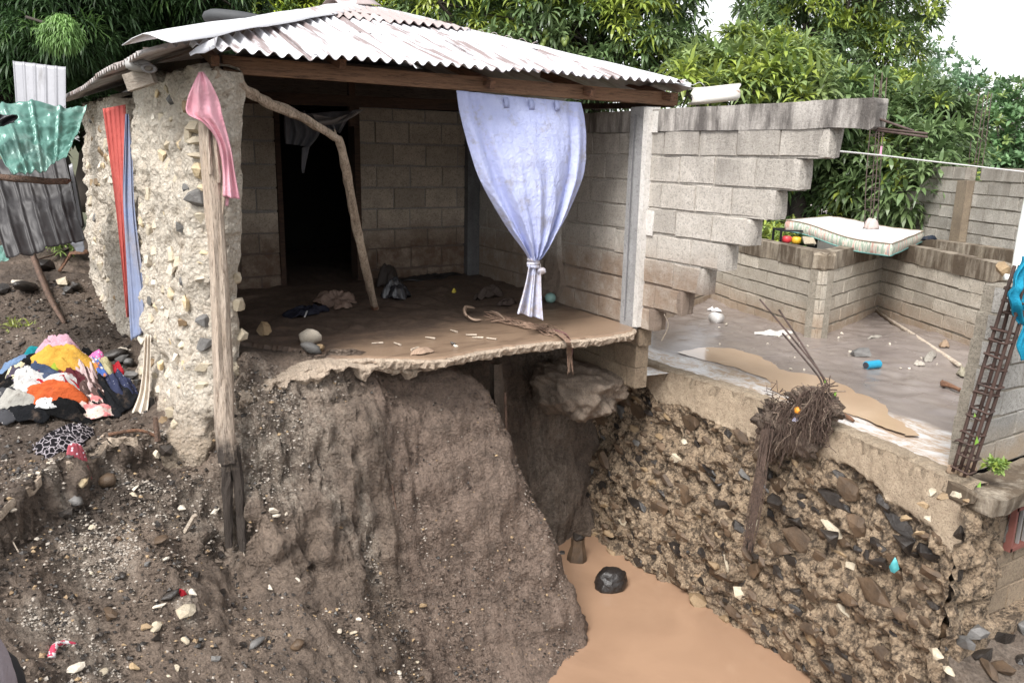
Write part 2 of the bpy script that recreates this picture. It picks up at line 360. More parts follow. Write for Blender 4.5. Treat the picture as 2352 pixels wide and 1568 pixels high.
def m_cloth(name, c1, c2=None, rough=.95, dirt=None, thr=(.5, .7), sc=3, weave=True):
    b = NB(name); c2 = c2 or tuple(c*.8 for c in c1); n = b.noise(sc, 6, .65)
    col = b.mix(b.ramp(n, [(.35, 0), (.65, 1)]), c1, c2)
    if dirt: col = b.mix(b.ramp(b.noise(sc*1.7, 6, .7), [(thr[0], 0), (thr[1], .75)]), col, dirt)
    nr = b.bump(b.noise(sc*6, 5, .65, dist=.8), .6, .02)
    m = b.out(col, rough, nr, spec=.15)
    return m
def m_print(name, base, spots, sc=28, thr=(.22, .3), c3=None):
    b = NB(name); v = b.vor(sc); col = b.mix(b.ramp(v, [(thr[0], 1), (thr[1], 0)]), base, spots)
    if c3: col = b.mix(b.ramp(b.noise(sc*.35, 3, .5), [(.52, 0), (.56, 1)]), col, c3)
    return b.out(col, .95, b.bump(b.noise(18, 4, .6), .4, .01), spec=.15)
def m_cells(name, base, line, sc=26, w=.12):
    b = NB(name); v = b.vor(sc, 'DISTANCE_TO_EDGE'); col = b.mix(b.ramp(v, [(w*.6, 1), (w, 0)]), base, line)
    return b.out(col, .95, b.bump(b.noise(18, 4, .6), .5, .01), spec=.15)
def simple(name, c, rough=.6, metal=0, var=.25, sc=12):
    b = NB(name); return b.out(b.mix(b.noise(sc, 4, .6), tuple(q*(1+var) for q in c), tuple(q*(1-var) for q in c)), rough, b.bump(b.noise(sc*4, 3, .6), .2, .004), metal)
def m_leaf(name, c1, c2, sheen=.38):
    b = NB(name); t = b.attr('tint'); n = b.noise(2.5, 3, .5)
    col = b.mix(b.ramp(n, [(.35, 0), (.65, 1)]), c1, c2); col = b.mix(1.0, col, t, 'MULTIPLY')
    m = b.out(col, sheen, None, spec=.5)
    # leaves let some light through
    tr = b.n.new('ShaderNodeBsdfTranslucent'); b.l.new(col, tr.inputs['Color']); mx = b.n.new('ShaderNodeMixShader'); mx.inputs[0].default_value = .3
    o = b.n['Material Output']; b.l.new(b.b.outputs[0], mx.inputs[1]); b.l.new(tr.outputs[0], mx.inputs[2]); b.l.new(mx.outputs[0], o.inputs['Surface'])
    return m
ML_MANGO = m_leaf('mango_leaf', (.175, .245, .105), (.10, .165, .065))
ML_NEEM = m_leaf('neem_leaf', (.05, .10, .033), (.028, .062, .02), .5)
ML_FAR = m_leaf('far_leaf', (.20, .27, .15), (.13, .20, .11), .6)
M_BARK = simple('bark', (.045, .035, .028), .9)
# ================================================================== GROUND
# surveyed points: (x, y, depth Y) on sight lines, or plain world points
CT = [PY(*q) for q in [
    (0, 620, 9.4), (100, 660, 8.6), (180, 640, 8.8), (240, 720, 8.0), (120, 760, 7.5), (0, 800, 7.4), (310, 870, 6.5), (200, 880, 6.6), (0, 900, 6.6),
    (150, 960, 6.1), (300, 960, 5.95), (400, 1035, 5.45), (330, 1045, 5.4), (250, 1060, 5.35), (170, 1100, 5.2), (100, 1140, 5.08), (0, 1218, 4.78), (100, 1060, 5.5), (0, 1100, 5.3),
    (400, 1110, 5.2), (330, 1130, 5.2), (250, 1190, 5.08), (180, 1240, 4.88), (100, 1330, 4.6), (0, 1420, 4.3),
    (200, 1400, 4.5), (100, 1568, 3.9), (0, 1568, 3.8), (400, 1300, 4.7), (400, 1180, 5.1), (300, 1568, 4.1), (500, 1568, 4.1), (500, 1400, 4.6), (560, 1250, 5.05),
    (480, 1150, 5.15), (480, 1060, 5.3),
    (700, 1250, 5.0), (700, 1400, 4.62), (700, 1568, 4.15), (850, 1250, 5.05), (850, 1400, 4.68), (850, 1568, 4.25), (930, 1300, 5.0), (905, 1568, 4.3),
    (560, 850, 5.30), (545, 870, 5.30), (600, 850, 5.34), (560, 890, 5.27), (700, 868, 5.38), (850, 858, 5.36), (560, 960, 5.25), (700, 960, 5.25), (850, 960, 5.27), (570, 1110, 5.06), (700, 1105, 5.08), (850, 1115, 5.12), (780, 1150, 5.08),
    (960, 1000, 5.32), (1040, 900, 5.42), (1040, 1100, 5.2), (1040, 1300, 5.0), (1040, 1450, 4.75), (1040, 1568, 4.5), (960, 1450, 4.72), (1200, 1300, 4.98), (1200, 1450, 4.75), (1180, 1568, 4.5),
    (1240, 1566, 4.46), (1322, 1500, 4.63), (1285, 1280, 4.98), (1305, 1400, 4.8), (1255, 1200, 5.08), (1150, 980, 5.3), (1180, 1080, 5.22), (1120, 900, 5.45), (1120, 1200, 5.1)]]
CT += [np.array(q, float) for q in [
    (3.72, 4.75, -2.6), (3.75, 5.0, -2.45), (3.7, 5.25, -2.2), (3.5, 5.5, -1.75), (3.3, 5.75, -1.25), (3.1, 5.7, -.75),
    (3.0, 6.4, -.2), (3.6, 6.55, -.35), (4.2, 6.55, -.35), (4.9, 6.6, -.4), (3.7, 6.4, -1.1), (4.3, 6.42, -1.1), (3.95, 6.36, -1.9), (4.5, 6.36, -1.9), (4.3, 6.3, -2.52), (4.9, 6.3, -2.5), (3.9, 6.15, -2.5), (3.75, 5.7, -2.45),
    (3.9, 5.0, -2.7), (4.5, 5.5, -2.75), (4.5, 4.5, -2.8), (3.9, 4.3, -2.8), (4.5, 3.5, -2.8), (4.8, 2.5, -2.8), (3.6, 3.4, -2.8), (2.9, 3.7, -2.65), (3.2, 4.2, -2.65), (2.2, 3.5, -2.35), (1.2, 3.3, -1.95), (.4, 3.2, -1.6), (-.4, 3.0, -1.2), (-1.2, 3.0, -1.0), (-2.2, 3.5, -.9),
    (4.8, 1.3, -2.8), (3, 1.3, -2.8), (1, 1.3, -2.4), (-1, 1.3, -1.6), (-2.4, 1.3, -1.3), (-2.4, 4.6, -.7), (-1.2, 4.4, -.75), (-1.4, 5.2, -.52), (-2.4, 5.6, -.5), (-2.4, 7, -.2), (-1.2, 6.6, -.3), (-1, 8, -.02), (-2.4, 9, .2), (-2.4, 12, .5), (0, 12, .5),
    (1.2, 6.2, -.16), (1.2, 7.5, -.16), (2, 6, -.16), (2.8, 6.9, -.16), (2, 8, -.16), (3.5, 7.6, -.2), (4.5, 7.8, -.2), (1.2, 9.5, -.16), (3, 9.5, -.16), (5, 9.5, -.2), (5, 12, -.2), (2, 12, 0.0), (1.1, 5.6, .05), (1.1, 5.9, .06), (1.4, 5.6, .02), (1.4, 5.75, .03), (2.2, 5.6, -.15), (2.7, 5.7, -.2)]]
CT = np.array(CT)
def tps(pts, q, lam=2e-3):
    n = len(pts); d = np.linalg.norm(pts[:, None, :2]-pts[None, :, :2], axis=2)
    K = np.where(d > 0, d*d*np.log(d+1e-12), 0)+lam*np.eye(n); P = np.c_[np.ones(n), pts[:, :2]]
    A = np.block([[K, P], [P.T, np.zeros((3, 3))]]); wv = np.linalg.solve(A, np.r_[pts[:, 2], 0, 0, 0])
    out = np.zeros(len(q))
    for k in range(0, len(q), 20000):
        e = np.linalg.norm(q[k:k+20000, None, :2]-pts[None, :, :2], axis=2); K2 = np.where(e > 0, e*e*np.log(e+1e-12), 0)
        out[k:k+20000] = K2 @ wv[:n]+wv[n]+q[k:k+20000, :2] @ wv[n+1:]
    return out
EDGE = np.array([p[:2] for p in [PY(400, 1035, 5.45), PY(250, 1055, 5.36), PY(170, 1100, 5.2), PY(100, 1140, 5.08), PY(0, 1218, 4.78)]]+[(-1.2, 4.45), (-2.6, 4.5)])
def ground_base(x, y):
    q = np.c_[x, y]; z = tps(CT, q)
    # the broken edge of the left terrace: a small sharp drop
    ex = EDGE[::-1, 0]; ey = EDGE[::-1, 1]; ye = np.interp(x, ex, ey)+.05*vnoise(np.c_[x*5, x*0, x*0], 5)
    k = np.clip((.75-x)/.25, 0, 1)
    st = 1/(1+np.exp(-(y-ye)/.02)); wide = np.exp(-((y-ye)/.16)**2)
    z = z+k*wide*(st-.5)*.30
    y2 = 5.14+.04*vnoise(np.c_[x*4, x*0, x*0], 15); k2 = np.clip((x-.5)/.2, 0, 1)*np.clip((2.0-x)/.25, 0, 1); z = z+k2*np.exp(-((y-y2)/.12)**2)*(1/(1+np.exp(-(y-y2)/.018))-.5)*.17
    return z
xs = np.arange(-2.6, 5.0, .021); ysf = np.r_[np.arange(1.2, 3.4, .05), np.arange(3.4, 6.62, .019), np.arange(6.62, 12, .07)]
GX, GY = np.meshgrid(xs, ysf, indexing='ij'); gx = GX.ravel(); gy = GY.ravel()
gz = ground_base(gx, gy)
# under the house floor the soil stays below the slab
edgey = np.interp(gx, [1.0, 1.3, 1.5, 1.62, 5], [5.95, 5.85, 5.66, 5.48, 5.48]); under = (gx > 1.0) & (gy > edgey+.05); gz = np.where(under, np.minimum(gz, -.15), gz)
G0 = np.c_[gx, gy, gz]; Zg = gz.reshape(GX.shape)
nxg = -np.gradient(Zg, xs, axis=0); nyg = -np.gradient(Zg, ysf, axis=1); N = np.stack([nxg, nyg, np.ones_like(Zg)], -1).reshape(-1, 3)
N /= np.linalg.norm(N, axis=1)[:, None]
slope = 1-N[:, 2]
lift = np.clip((4.9-gy)*.0, 0, 1)
amp = .7+1.3*np.clip(slope*1.4, 0, 1)
d = (fbm(G0, 1.7, 3, 1)*.035 + fbm(G0, 6, 4, 2, .55)*.020 + fbm(G0, 19, 3, 3, .6)*.015 - .02*np.clip(fbm(G0, 3.3, 4, 9, ridge=True)-.5, 0, 1))*amp
st_ = np.clip((slope-.25)*3, 0, 1)*np.clip((2.1-gx)/.3, 0, 1); d = d+st_*(.030*fbm(G0*np.array([1.5, 1.5, 9]), 1.6, 4, 61, .6, True)+.018*fbm(G0*np.array([1, 1, 2.5]), 9, 4, 62, .65))
keep = np.where((gx > 1.0)&(gx < 2.8), np.clip((5.75-gy)/.3, 0.15, 1), 1.0)
smoothzone = np.clip((gx-1.9)/.35+ (4.6-gy)*.1, 0, 1)*np.clip((5.6-gy)/.2, 0, 1)
G = G0+N*(d*keep*(1-.35*smoothzone))[:, None]
def in_pix(p):
    v = p-CAM; z = v @ fwd; z = np.where(z > .1, z, .1); return 1176+FP*(v @ rt)/z, 784-FP*(v @ up)/z
# pale gravel zones, smooth clay zone, dark terrace soil: real patches of different ground, in plan; also darker under the slab
def blob(cx, cy, rx, ry, a=0):
    dx = gx-cx; dy = gy-cy; c, s = math.cos(a), math.sin(a); u = (dx*c+dy*s)/rx; v = (-dx*s+dy*c)/ry
    return np.clip(1.6-1.6*np.sqrt(u*u+v*v)+.5*fbm(np.c_[gx, gy, gx*0], 2.5, 4, 31), 0, 1)
pale = np.zeros_like(gx)
for (x_, y_, Y_, rx, ry, a, s_) in [(420, 1150, 5.12, .45, .14, 0, .55), (250, 1290, 4.85, .30, .28, .9, .85), (110, 1420, 4.35, .28, .2, .3, .9), (200, 1500, 4.2, .22, .25, 0, .6), (430, 1395, 4.5, .07, .1, 0, .9),
                                    (620, 1060, 5.12, .35, .10, 0, 1.), (760, 1140, 5.08, .32, .12, -.6, .8), (840, 1200, 5.05, .12, .25, .2, .9), (740, 880, 5.33, .5, .12, 0, .55), (690, 1000, 5.2, .4, .12, .1, .6), (880, 1000, 5.25, .3, .1, 0, .35),
                                    (700, 960, 5.22, .62, .20, 0, .8), (920, 1080, 5.2, .14, .22, 0, .75), (970, 1180, 5.08, .10, .2, .1, .7), (560, 1000, 5.22, .25, .15, 0, .9), (300, 1080, 5.3, .3, .05, -.5, 1), (130, 1120, 5.15, .3, .05, -.6, .9), (1250, 1130, 6.4, .35, .15, 0, .5), (380, 1010, 5.55, .2, .1, 0, .8)]:
    c_ = PY(x_, y_, Y_); pale = np.maximum(pale, s_*blob(c_[0], c_[1], rx, ry, a))
clay = np.clip((gx-(1.93+.12*vnoise(np.c_[gy*2, gy*0, gy*0], 3)))/.12, 0, 1)*(gy < 6.0)
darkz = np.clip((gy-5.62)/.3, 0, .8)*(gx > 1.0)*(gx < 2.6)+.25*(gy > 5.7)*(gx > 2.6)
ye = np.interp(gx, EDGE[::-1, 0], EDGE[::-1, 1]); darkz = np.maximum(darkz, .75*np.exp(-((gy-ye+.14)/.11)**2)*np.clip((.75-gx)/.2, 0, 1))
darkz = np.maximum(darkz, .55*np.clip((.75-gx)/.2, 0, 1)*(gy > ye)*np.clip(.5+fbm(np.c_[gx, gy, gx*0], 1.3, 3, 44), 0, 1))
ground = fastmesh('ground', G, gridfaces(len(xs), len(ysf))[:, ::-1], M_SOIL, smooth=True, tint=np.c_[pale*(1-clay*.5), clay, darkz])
tag(ground, 'eroded dark wet soil bank below the house', kind='structure')
Gz = G[:, 2].reshape(GX.shape)
def gh(x, y):
    i = min(max(int((x-xs[0])/.021), 0), len(xs)-2); j = min(max(int(np.searchsorted(ysf, y))-1, 0), len(ysf)-2)
    fx = (x-xs[i])/.021; fy = (y-ysf[j])/(ysf[j+1]-ysf[j]); fx = min(max(fx, 0), 1); fy = min(max(fy, 0), 1)
    return float(Gz[i, j]*(1-fx)*(1-fy)+Gz[i+1, j]*fx*(1-fy)+Gz[i, j+1]*(1-fx)*fy+Gz[i+1, j+1]*fx*fy)
def gnormal(x, y):
    e = .06; n = np.array([gh(x-e, y)-gh(x+e, y), gh(x, y-e)-gh(x, y+e), 2*e]); return n/np.linalg.norm(n)
def PG(x, y, lo=2.0, hi=11.0, hf=None):
    """first hit of the sight line through (x,y) on the ground"""
    hf = hf or gh; d = ray(x, y); d = d/d[1]; prev = lo
    for Y in np.arange(lo, hi, .02):
        p = CAM+d*Y
        if p[2] < hf(p[0], p[1]):
            a, b_ = prev, Y
            for _ in range(12):
                m_ = (a+b_)/2; q = CAM+d*m_
                if q[2] < hf(q[0], q[1]): b_ = m_
                else: a = m_
            return CAM+d*b_
        prev = Y
    return CAM+d*hi
# broken concrete lip of the terrace
lip = []
ex = EDGE[::-1, 0]; ey = EDGE[::-1, 1]
V = []; lx = np.linspace(-1.3, .66, 90)
for i_, x_ in enumerate(lx):
    y_ = float(np.interp(x_, ex, ey))+.05*float(vnoise([[x_*5, 0, 0]], 5)[0])+.02; wv = .012+.04*abs(float(vnoise([[x_*4, 9, 0]], 3)[0])); z_ = gh(x_, y_+.05)
    for (dy_, dz_) in [(-.03, -.055), (-.032, -.03), (-.022, -.004), (wv*1.0, .003), (wv*2.0, .002), (wv*2.6, -.02)]: V.append((x_, y_+dy_+RNG.normal()*.006, z_+dz_+RNG.normal()*.004))
Fl = [tuple(q_) for q_ in gridfaces(len(lx), 6)[:, ::-1]]; Fl = [f for f in Fl if float(vnoise([[f[0]//6*.16, 3, 0]], 12)[0]) > -.25]
V = [(a, b+.015, c-.030+.02*float(vnoise([[a*9, b*9, 0]], 2)[0])) for a, b, c in V]
tag(mesh('terrace_edge', V, Fl, M_SLABEDGE), 'broken pale concrete edge of the left terrace', kind='structure')
# pit water
V = [(2.0, 1.0, -2.5), (5.2, 1.0, -2.5), (5.2, 6.6, -2.5), (2.0, 6.6, -2.5)]
tag(mesh('water', V, [(0, 1, 2, 3)], M_WATER), 'still brown flood water in the bottom of the pit', kind='structure')
# far terrain (around the worked area) rising to hills
def terrain_h(x, y):
    r = 1.0*fbm(np.c_[x, y, x*0], .02, 3, 8)
    hill = 7*np.exp(-(((x-110)/60)**2+((y-80)/70)**2))
    return -.62+hill+r*np.clip((np.hypot(x, y)-25)/40, 0, 1)
tx = np.r_[np.linspace(-400, -40, 18), np.linspace(-36, 60, 60), np.linspace(66, 500, 26)]; ty = np.r_[np.linspace(9.2, 60, 40), np.linspace(70, 700, 40)]
TX, TY = np.meshgrid(tx, ty, indexing='ij'); tz = terrain_h(TX.ravel(), TY.ravel())
M_FAR = m_mud('far_earth', (.10, .10, .05), (.07, .08, .035), (.05, .05, .03), .9, False)
terr = fastmesh('terrain', np.c_[TX.ravel(), TY.ravel(), tz], gridfaces(len(tx), len(ty))[:, ::-1], M_FAR, smooth=True); tag(terr, 'ground behind the houses rising to a wooded hill', kind='structure')
tag(mesh('terrain', [(-60, -6, -.95), (-2.55, -6, -.95), (-2.55, 9.3, -.6), (-60, 9.3, -.6)], [(0, 1, 2, 3)], M_FAR), 'open ground beyond the terrace', kind='structure')
# yard mud behind the retaining wall
yx = np.arange(0, 6.6, .05); yy = np.arange(2.67, 9.6, .05); YX, YYg = np.meshgrid(yx, yy, indexing='ij')
def xedge(y): return np.interp(y, [2.3, 2.66, 3.2, 3.72, 4.66, 5.3, 5.45, 5.46, 9], [4.9, 4.92, 5.02, 5.08, 5.12, 5.06, 5.03, 4.63, 4.63])
XE = xedge(YYg)+.04; q = np.c_[(XE+(11.5-XE)*(YX/6.55)**1.3).ravel(), YYg.ravel(), YX.ravel()*0]
def yard_z(q):
    z = -.505+.012*fbm(q, 1.2, 3, 4)+.07*np.clip((q[:, 0]-6.5)/2.5, 0, 1)*(.5+.5*fbm(q, .8, 3, 6))+.012*fbm(q, 9, 3, 14)*np.clip((q[:, 0]-5.9)/.5, 0, 1)
    return np.where(q[:, 0] < 6.5, np.minimum(z, -.5005), z)
yz = yard_z(q)
tag(fastmesh('yard_ground', np.c_[q[:, :2], yz], gridfaces(len(yx), len(yy))[:, ::-1], M_YARD, smooth=True), 'wet mud covering the walled yard', kind='structure')
tag(mesh('terrain', [(11.4, -6, -.7), (90, -6, -.7), (90, 9.4, -.7), (11.4, 9.4, -.7)], [(0, 1, 2, 3)], M_FAR), 'open ground beyond the yard', kind='structure')
YZ = -.5
def yard(x, y, z=-.49): return PZ(x, y, z)
# puddle with a ragged shore
def polymesh(name, pts, z, m, n=8, jit=.0, label=None, kind='structure', th=None):
    P = spline(np.array([[p[0], p[1], z] for p in pts]+[[pts[0][0], pts[0][1], z]]), len(pts)*n)[:-1]
    P[:, :2] += np.stack([fbm(P, 5, 4, 3), fbm(P, 5, 4, 9)], 1)*jit; P[:, 2] = z
    from mathutils.geometry import tessellate_polygon
    T = tessellate_polygon([[Vector((a, b, 0)) for a, b, c in P]]); F = []
    for a, b, c in T:
        u_, v_ = P[b]-P[a], P[c]-P[a]; F.append((a, b, c) if u_[0]*v_[1]-u_[1]*v_[0] > 0 else (a, c, b))
    return mesh(name, P, F, m)
pd = [yard(*p) for p in [(1560, 806), (1640, 796), (1730, 812), (1800, 845), (1900, 868), (2000, 915), (2095, 983), (2098, 1000), (2040, 985), (1960, 950), (1880, 928), (1800, 900), (1740, 862), (1640, 830)]]
tag(polymesh('puddle', pd[::-1], -.4965, M_PUDDLE, 14, .055), 'long orange brown puddle along the yard edge', kind='structure')

# ================================================================== ROCK / PEBBLE SHAPES
def rock_mesh(name, m, seed, flat=1.0, smooth=False, ang=True):
    rs = np.random.default_rng(seed)
    import bmesh
    bm = bmesh.new()
    if ang:
        for _ in range(15):
            v = rs.normal(size=3); v /= np.linalg.norm(v); v *= (.40+.14*rs.random()); bm.verts.new(v*np.array([1, .85, .75*flat]))
        bmesh.ops.convex_hull(bm, input=bm.verts)
    else:
        bmesh.ops.create_icosphere(bm, subdivisions=2, radius=.5)
        for v in bm.verts:
            p = np.array(v.co)[None]; s = 1+.34*fbm(p+seed*3.1, 2.0, 3, seed)[0]; v.co = Vector(tuple(p[0]*s*np.array([1, .8, .68*flat])))
    bmesh.ops.recalc_face_normals(bm, faces=bm.faces)
    me = bpy.data.meshes.new(name); bm.to_mesh(me); bm.free(); me.materials.append(m)
    if smooth or not ang: me.shade_smooth()
    return me
ROCKS = {}
def rocks(kind, m, n=5, ang=True):
    if (kind, ang) not in ROCKS: ROCKS[(kind, ang)] = [rock_mesh(kind, m, 100*len(ROCKS)+i, ang=ang) for i in range(n)]
    return ROCKS[(kind, ang)]
KM = {'dark': MS_DARK, 'brown': MS_BROWN, 'tan': MS_TAN, 'pale': MS_PALE, 'yellow': MS_YEL, 'grey': MS_GREY, 'white': MS_WHITE}
def place_rock(name, kind, p, size, parent=None, ang=True, rot=None, R=None):
    me = random.choice(rocks(kind, KM[kind], 5, ang)); o = bpy.data.objects.new(name, me); COL.objects.link(o)
    if parent is not None: o.parent = parent; o.matrix_parent_inverse = Matrix.Translation(-WL.get(parent.name, Vector((0, 0, 0))))
    if R is None:
        e = rot if rot is not None else (random.uniform(-.4, .4), random.uniform(-.4, .4), random.uniform(0, 6.28))
        from mathutils import Euler
        R = Euler(e).to_matrix()
    o.matrix_basis = Matrix.Translation(Vector(tuple(p))) @ R.to_4x4() @ Matrix.Diagonal((*[float(s) for s in size], 1))
    return o

# ================================================================== BLOCK WALLS
def block_meshes(m, n=6, ch=.008):
    L = []
    for i in range(n):
        rs = np.random.default_rng(50+i); V = []; j = lambda s=.004: rs.normal()*s
        # local: x along wall -.5...5 (unit scaled later to metres), y out, z up
        for (cx, cy_, z) in [(1, 0, 0)]:
            pass
        fr = [(-.5, -.5), (0, -.5+.01), (.5, -.5), (.5, .5), (.02, .5-.01), (-.5, .5)]
        for (x, z) in fr: V.append((x*.965+j(.006), 0+j(.0025), z*.93+j(.009)))
        for (x, z) in fr: V.append((x*.985+j(.004), -ch, z*.96+j(.01)))
        for (x, z) in fr: V.append((x*.985, -.07, z*.96))
        F = [(0, 1, 4, 5), (1, 2, 3, 4)]
        for a in range(6):
            b = (a+1) % 6; F.append((a+6, b+6, b, a)); F.append((a+12, b+12, b+6, a+6))
        me = bpy.data.meshes.new('block'); me.from_pydata(V, [], F); me.materials.append(m); me.update(); L.append(me)
    return L
def block_wall(pname, parent, O, u, n, courses, mb, mm, bl=.40, thick=.14, joint=.007, start=0, proud=.004, blname='block', end_cut=None):
    O = np.array([O[0], O[1]], float); u = np.array(u, float)/np.linalg.norm(u); n = np.array(n, float)/np.linalg.norm(n)
    bms = block_meshes(mb); pv = []
    for (z0, z1, s0, s1) in courses:
        # rough mortar backing, slightly recessed, a little short of the outline
        a = O+u*s0; b = O+u*s1; k = max(2, int((s1-s0)/.1)); V = []; F = []
        for i in range(k+1):
            c = a+(b-a)*i/k; e = 0 if i not in (0, k) else .012*(1 if i == 0 else -1)
            c = c+u*e
            for (q, z) in ((-.006, z0-.001), (-.006, z1+.001), (-thick, z1+.001), (-thick, z0-.001)):
                w_ = c+n*(q+(RNG.normal()*.0025 if q == -.006 else 0)); V.append((w_[0], w_[1], z))
        for i in range(k):
            for m_ in range(4): F.append((4*i+m_, 4*i+4+m_, 4*i+4+(m_+1) % 4, 4*i+(m_+1) % 4))
        F.append((3, 2, 1, 0)); F.append(tuple(4*k+q for q in range(4))); pv.append((np.array(V), F))
    V, F = join_vf(pv); part_ = mesh(pname, V, F, mm, parent)
    sgn = 1 if (u[0]*n[1]-u[1]*n[0]) > 0 else -1   # keep a right-handed frame
    for ci, (z0, z1, s0, s1) in enumerate(courses):
        off = start+(0 if ci % 2 else bl/2); s = s0-((s0-off) % bl) if True else s0
        cuts = [s0]; t = off+math.floor((s0-off)/bl)*bl+bl
        while t < s1-.05:
            if t-cuts[-1] > .06: cuts.append(t+RNG.normal()*.006)
            t += bl
        if s1-cuts[-1] < .06: cuts.pop()
        cuts.append(s1)
        for a, b in zip(cuts[:-1], cuts[1:]):
            me = random.choice(bms); o = bpy.data.objects.new(blname, me); COL.objects.link(o); o.parent = part_
            c = O+u*(a+b)/2+n*(proud+abs(RNG.normal())*.003); Lx = b-a-joint; Hz = (z1-z0)-joint*(1.2+.5*RNG.random())
            ux = u*sgn
            o.matrix_basis = Matrix([[ux[0]*Lx, n[0], 0, c[0]], [ux[1]*Lx, n[1], 0, c[1]], [0, 0, Hz, (z0+z1)/2+RNG.normal()*.003], [0, 0, 0, 1]])
    return part_
def rough_beam(name, pts, hw, zz, m, parent=None, seed=3, amp=.012, n=40, ends=True, round_=.02, label=None):
    """rough cast beam along pts (2D polyline), half-width hw, z range function"""
    P = spline(np.array([[p[0], p[1], 0] for p in pts]), n); V = []
    prof = []
    for (a, b) in [(-1, -1), (-.3, -1), (.3, -1), (1, -1), (1, -.4), (1, .3), (1, 1), (.3, 1), (-.3, 1), (-1, 1), (-1, .3), (-1, -.4)]: prof.append((a, b))
    for i in range(n):
        dd = P[min(i+1, n-1)]-P[max(i-1, 0)]; dd /= np.linalg.norm(dd); nn = np.array([-dd[1], dd[0], 0])
        z0, z1 = zz(i/(n-1)); e = min(i, n-1-i); k = 1 if (not ends or e > 1) else (.72 if e == 0 else .92)
        for (a, b) in prof: V.append(P[i]+nn*a*hw*k+np.array([0, 0, (z0+z1)/2+b*(z1-z0)/2*k]))
    V = np.array(V); V += (np.stack([fbm(V, 4, 3, seed+q) for q in range(3)], 1))*amp*.6
    F = gridfaces(n, 12); V2 = V; m12 = 12; F = []
    for i in range(n-1):
        for k in range(12): F.append((i*12+k, (i+1)*12+k, (i+1)*12+(k+1) % 12, i*12+(k+1) % 12))
    F.append(tuple(range(12))); F.append(tuple((n-1)*12+k for k in range(12))[::-1])
    o = mesh(name, V, F, m, parent); return o

# ================================================================== THE HOUSE
house = empty('house', (2.7, 6.9, 0), 'half-collapsed open-fronted house with corrugated white roof and block walls', 'house')
XW = 4.497; YB = 8.396
import bmesh as _bm
# broken concrete floor slab
front = [PZ(x, y, 0) for x, y in [(755, 826), (850, 823), (920, 824), (987, 828), (1030, 824), (1057, 817), (1127, 804), (1198, 793), (1250, 786), (1300, 782), (1391, 775), (1456, 763)]]
fr = np.array([[p[0], p[1]] for p in front]); fr = np.vstack([[1.0, 5.95], [1.3, 5.85], [1.5, 5.66], fr, [XW-.0, 5.36]])
sx = np.linspace(1.0, XW-.03, 150); order = np.argsort(fr[:, 0]); syf = np.interp(sx, fr[order, 0], fr[order, 1])+.012*fbm(np.c_[sx, sx*0, sx*0], 14, 3, 5)
V = []; th = .055+.02*np.abs(vnoise(np.c_[sx*9, sx*0, sx*0], 2))
rows = 7
for i, x in enumerate(sx):
    y = syf[i]; t = th[i]; j = lambda s: RNG.normal()*s
    V += [(x, 9.9, -.004), (x, y+.15, -.004), (x, y+.012, -.004), (x+j(.004), y-.012+j(.006), -.018+j(.004)), (x+j(.005), y+.005+j(.012), -.04-t*.3), (x, y+.04+j(.014), -.015-t), (x, 9.9, -.13)]
slab = mesh('floor_slab', V, [tuple(q) for q in gridfaces(len(sx), rows)[:, ::-1]], M_SLABEDGE, house)
# pale broken crust of old concrete and lime under the slab edge
cpts = spline([PY(548, 905, 5.27), PY(600, 884, 5.31), (PY(663, 856, 5.36)), PY(755, 836, 5.36), PY(850, 836, 5.35), PY(930, 838, 5.34), PY(1000, 838, 5.31)], 110); V = []
for i_, c_ in enumerate(cpts):
    t_ = i_/109; hgt = (.05+.05*float(vnoise([[i_*.16, 1, 0]], 4)[0])+.03*float(vnoise([[i_*.5, 1, 0]], 5)[0]))*(1 if t_ < .8 else (1-t_)*4+.2)+.05
    for k_ in range(9):
        v_ = k_/8; V.append(c_+np.array([0, .02-.055*math.sin(math.pi*min(1, v_*1.0))+(.05 if k_ == 8 else 0)+(.12 if k_ == 0 else 0), .01-hgt*v_]))
V = np.array(V); V += np.stack([fbm(V, 16, 4, 70+q_, .6) for q_ in range(3)], 1)*.012; V[:, 1] -= .02*fbm(V*np.array([1, 1, 3]), 7, 3, 75, ridge=True)
mesh('broken_crust', V, [tuple(q_) for q_ in gridfaces(110, 9)[:, ::-1]], M_SLABEDGE, house)
# mud on the floor
mx = np.arange(1.02, XW-.02, .03); my = np.r_[np.arange(5.1, 8.45, .03), np.arange(8.45, 11.5, .1)]
MX, MY = np.meshgrid(mx, my, indexing='ij'); q = np.c_[MX.ravel(), MY.ravel(), MX.ravel()*0]
yf = np.interp(q[:, 0], sx, syf); inward = q[:, 1]-yf
back = np.clip((q[:, 1]-5.75-.25*(q[:, 0]-1.2)*.6)/1.2, 0, 1)
hz = .006+.075*back*(.7+.5*fbm(q, 1.3, 3, 21))+.016*np.clip(back*3, 0, 1)*fbm(q, 8, 4, 22)+.004*fbm(q, 3, 3, 23)
heap = np.exp(-(((q[:, 0]-1.1)/.42)**2+((q[:, 1]-5.6)/.42)**2)); hz += heap*(.14+.05*fbm(q, 7, 4, 24))
hz = np.where(inward < .02, -.03, np.maximum(hz, .002))
mudo = fastmesh('mud', np.c_[q[:, :2], hz], gridfaces(len(mx), len(my))[:, ::-1], M_FLOORMUD, smooth=True)
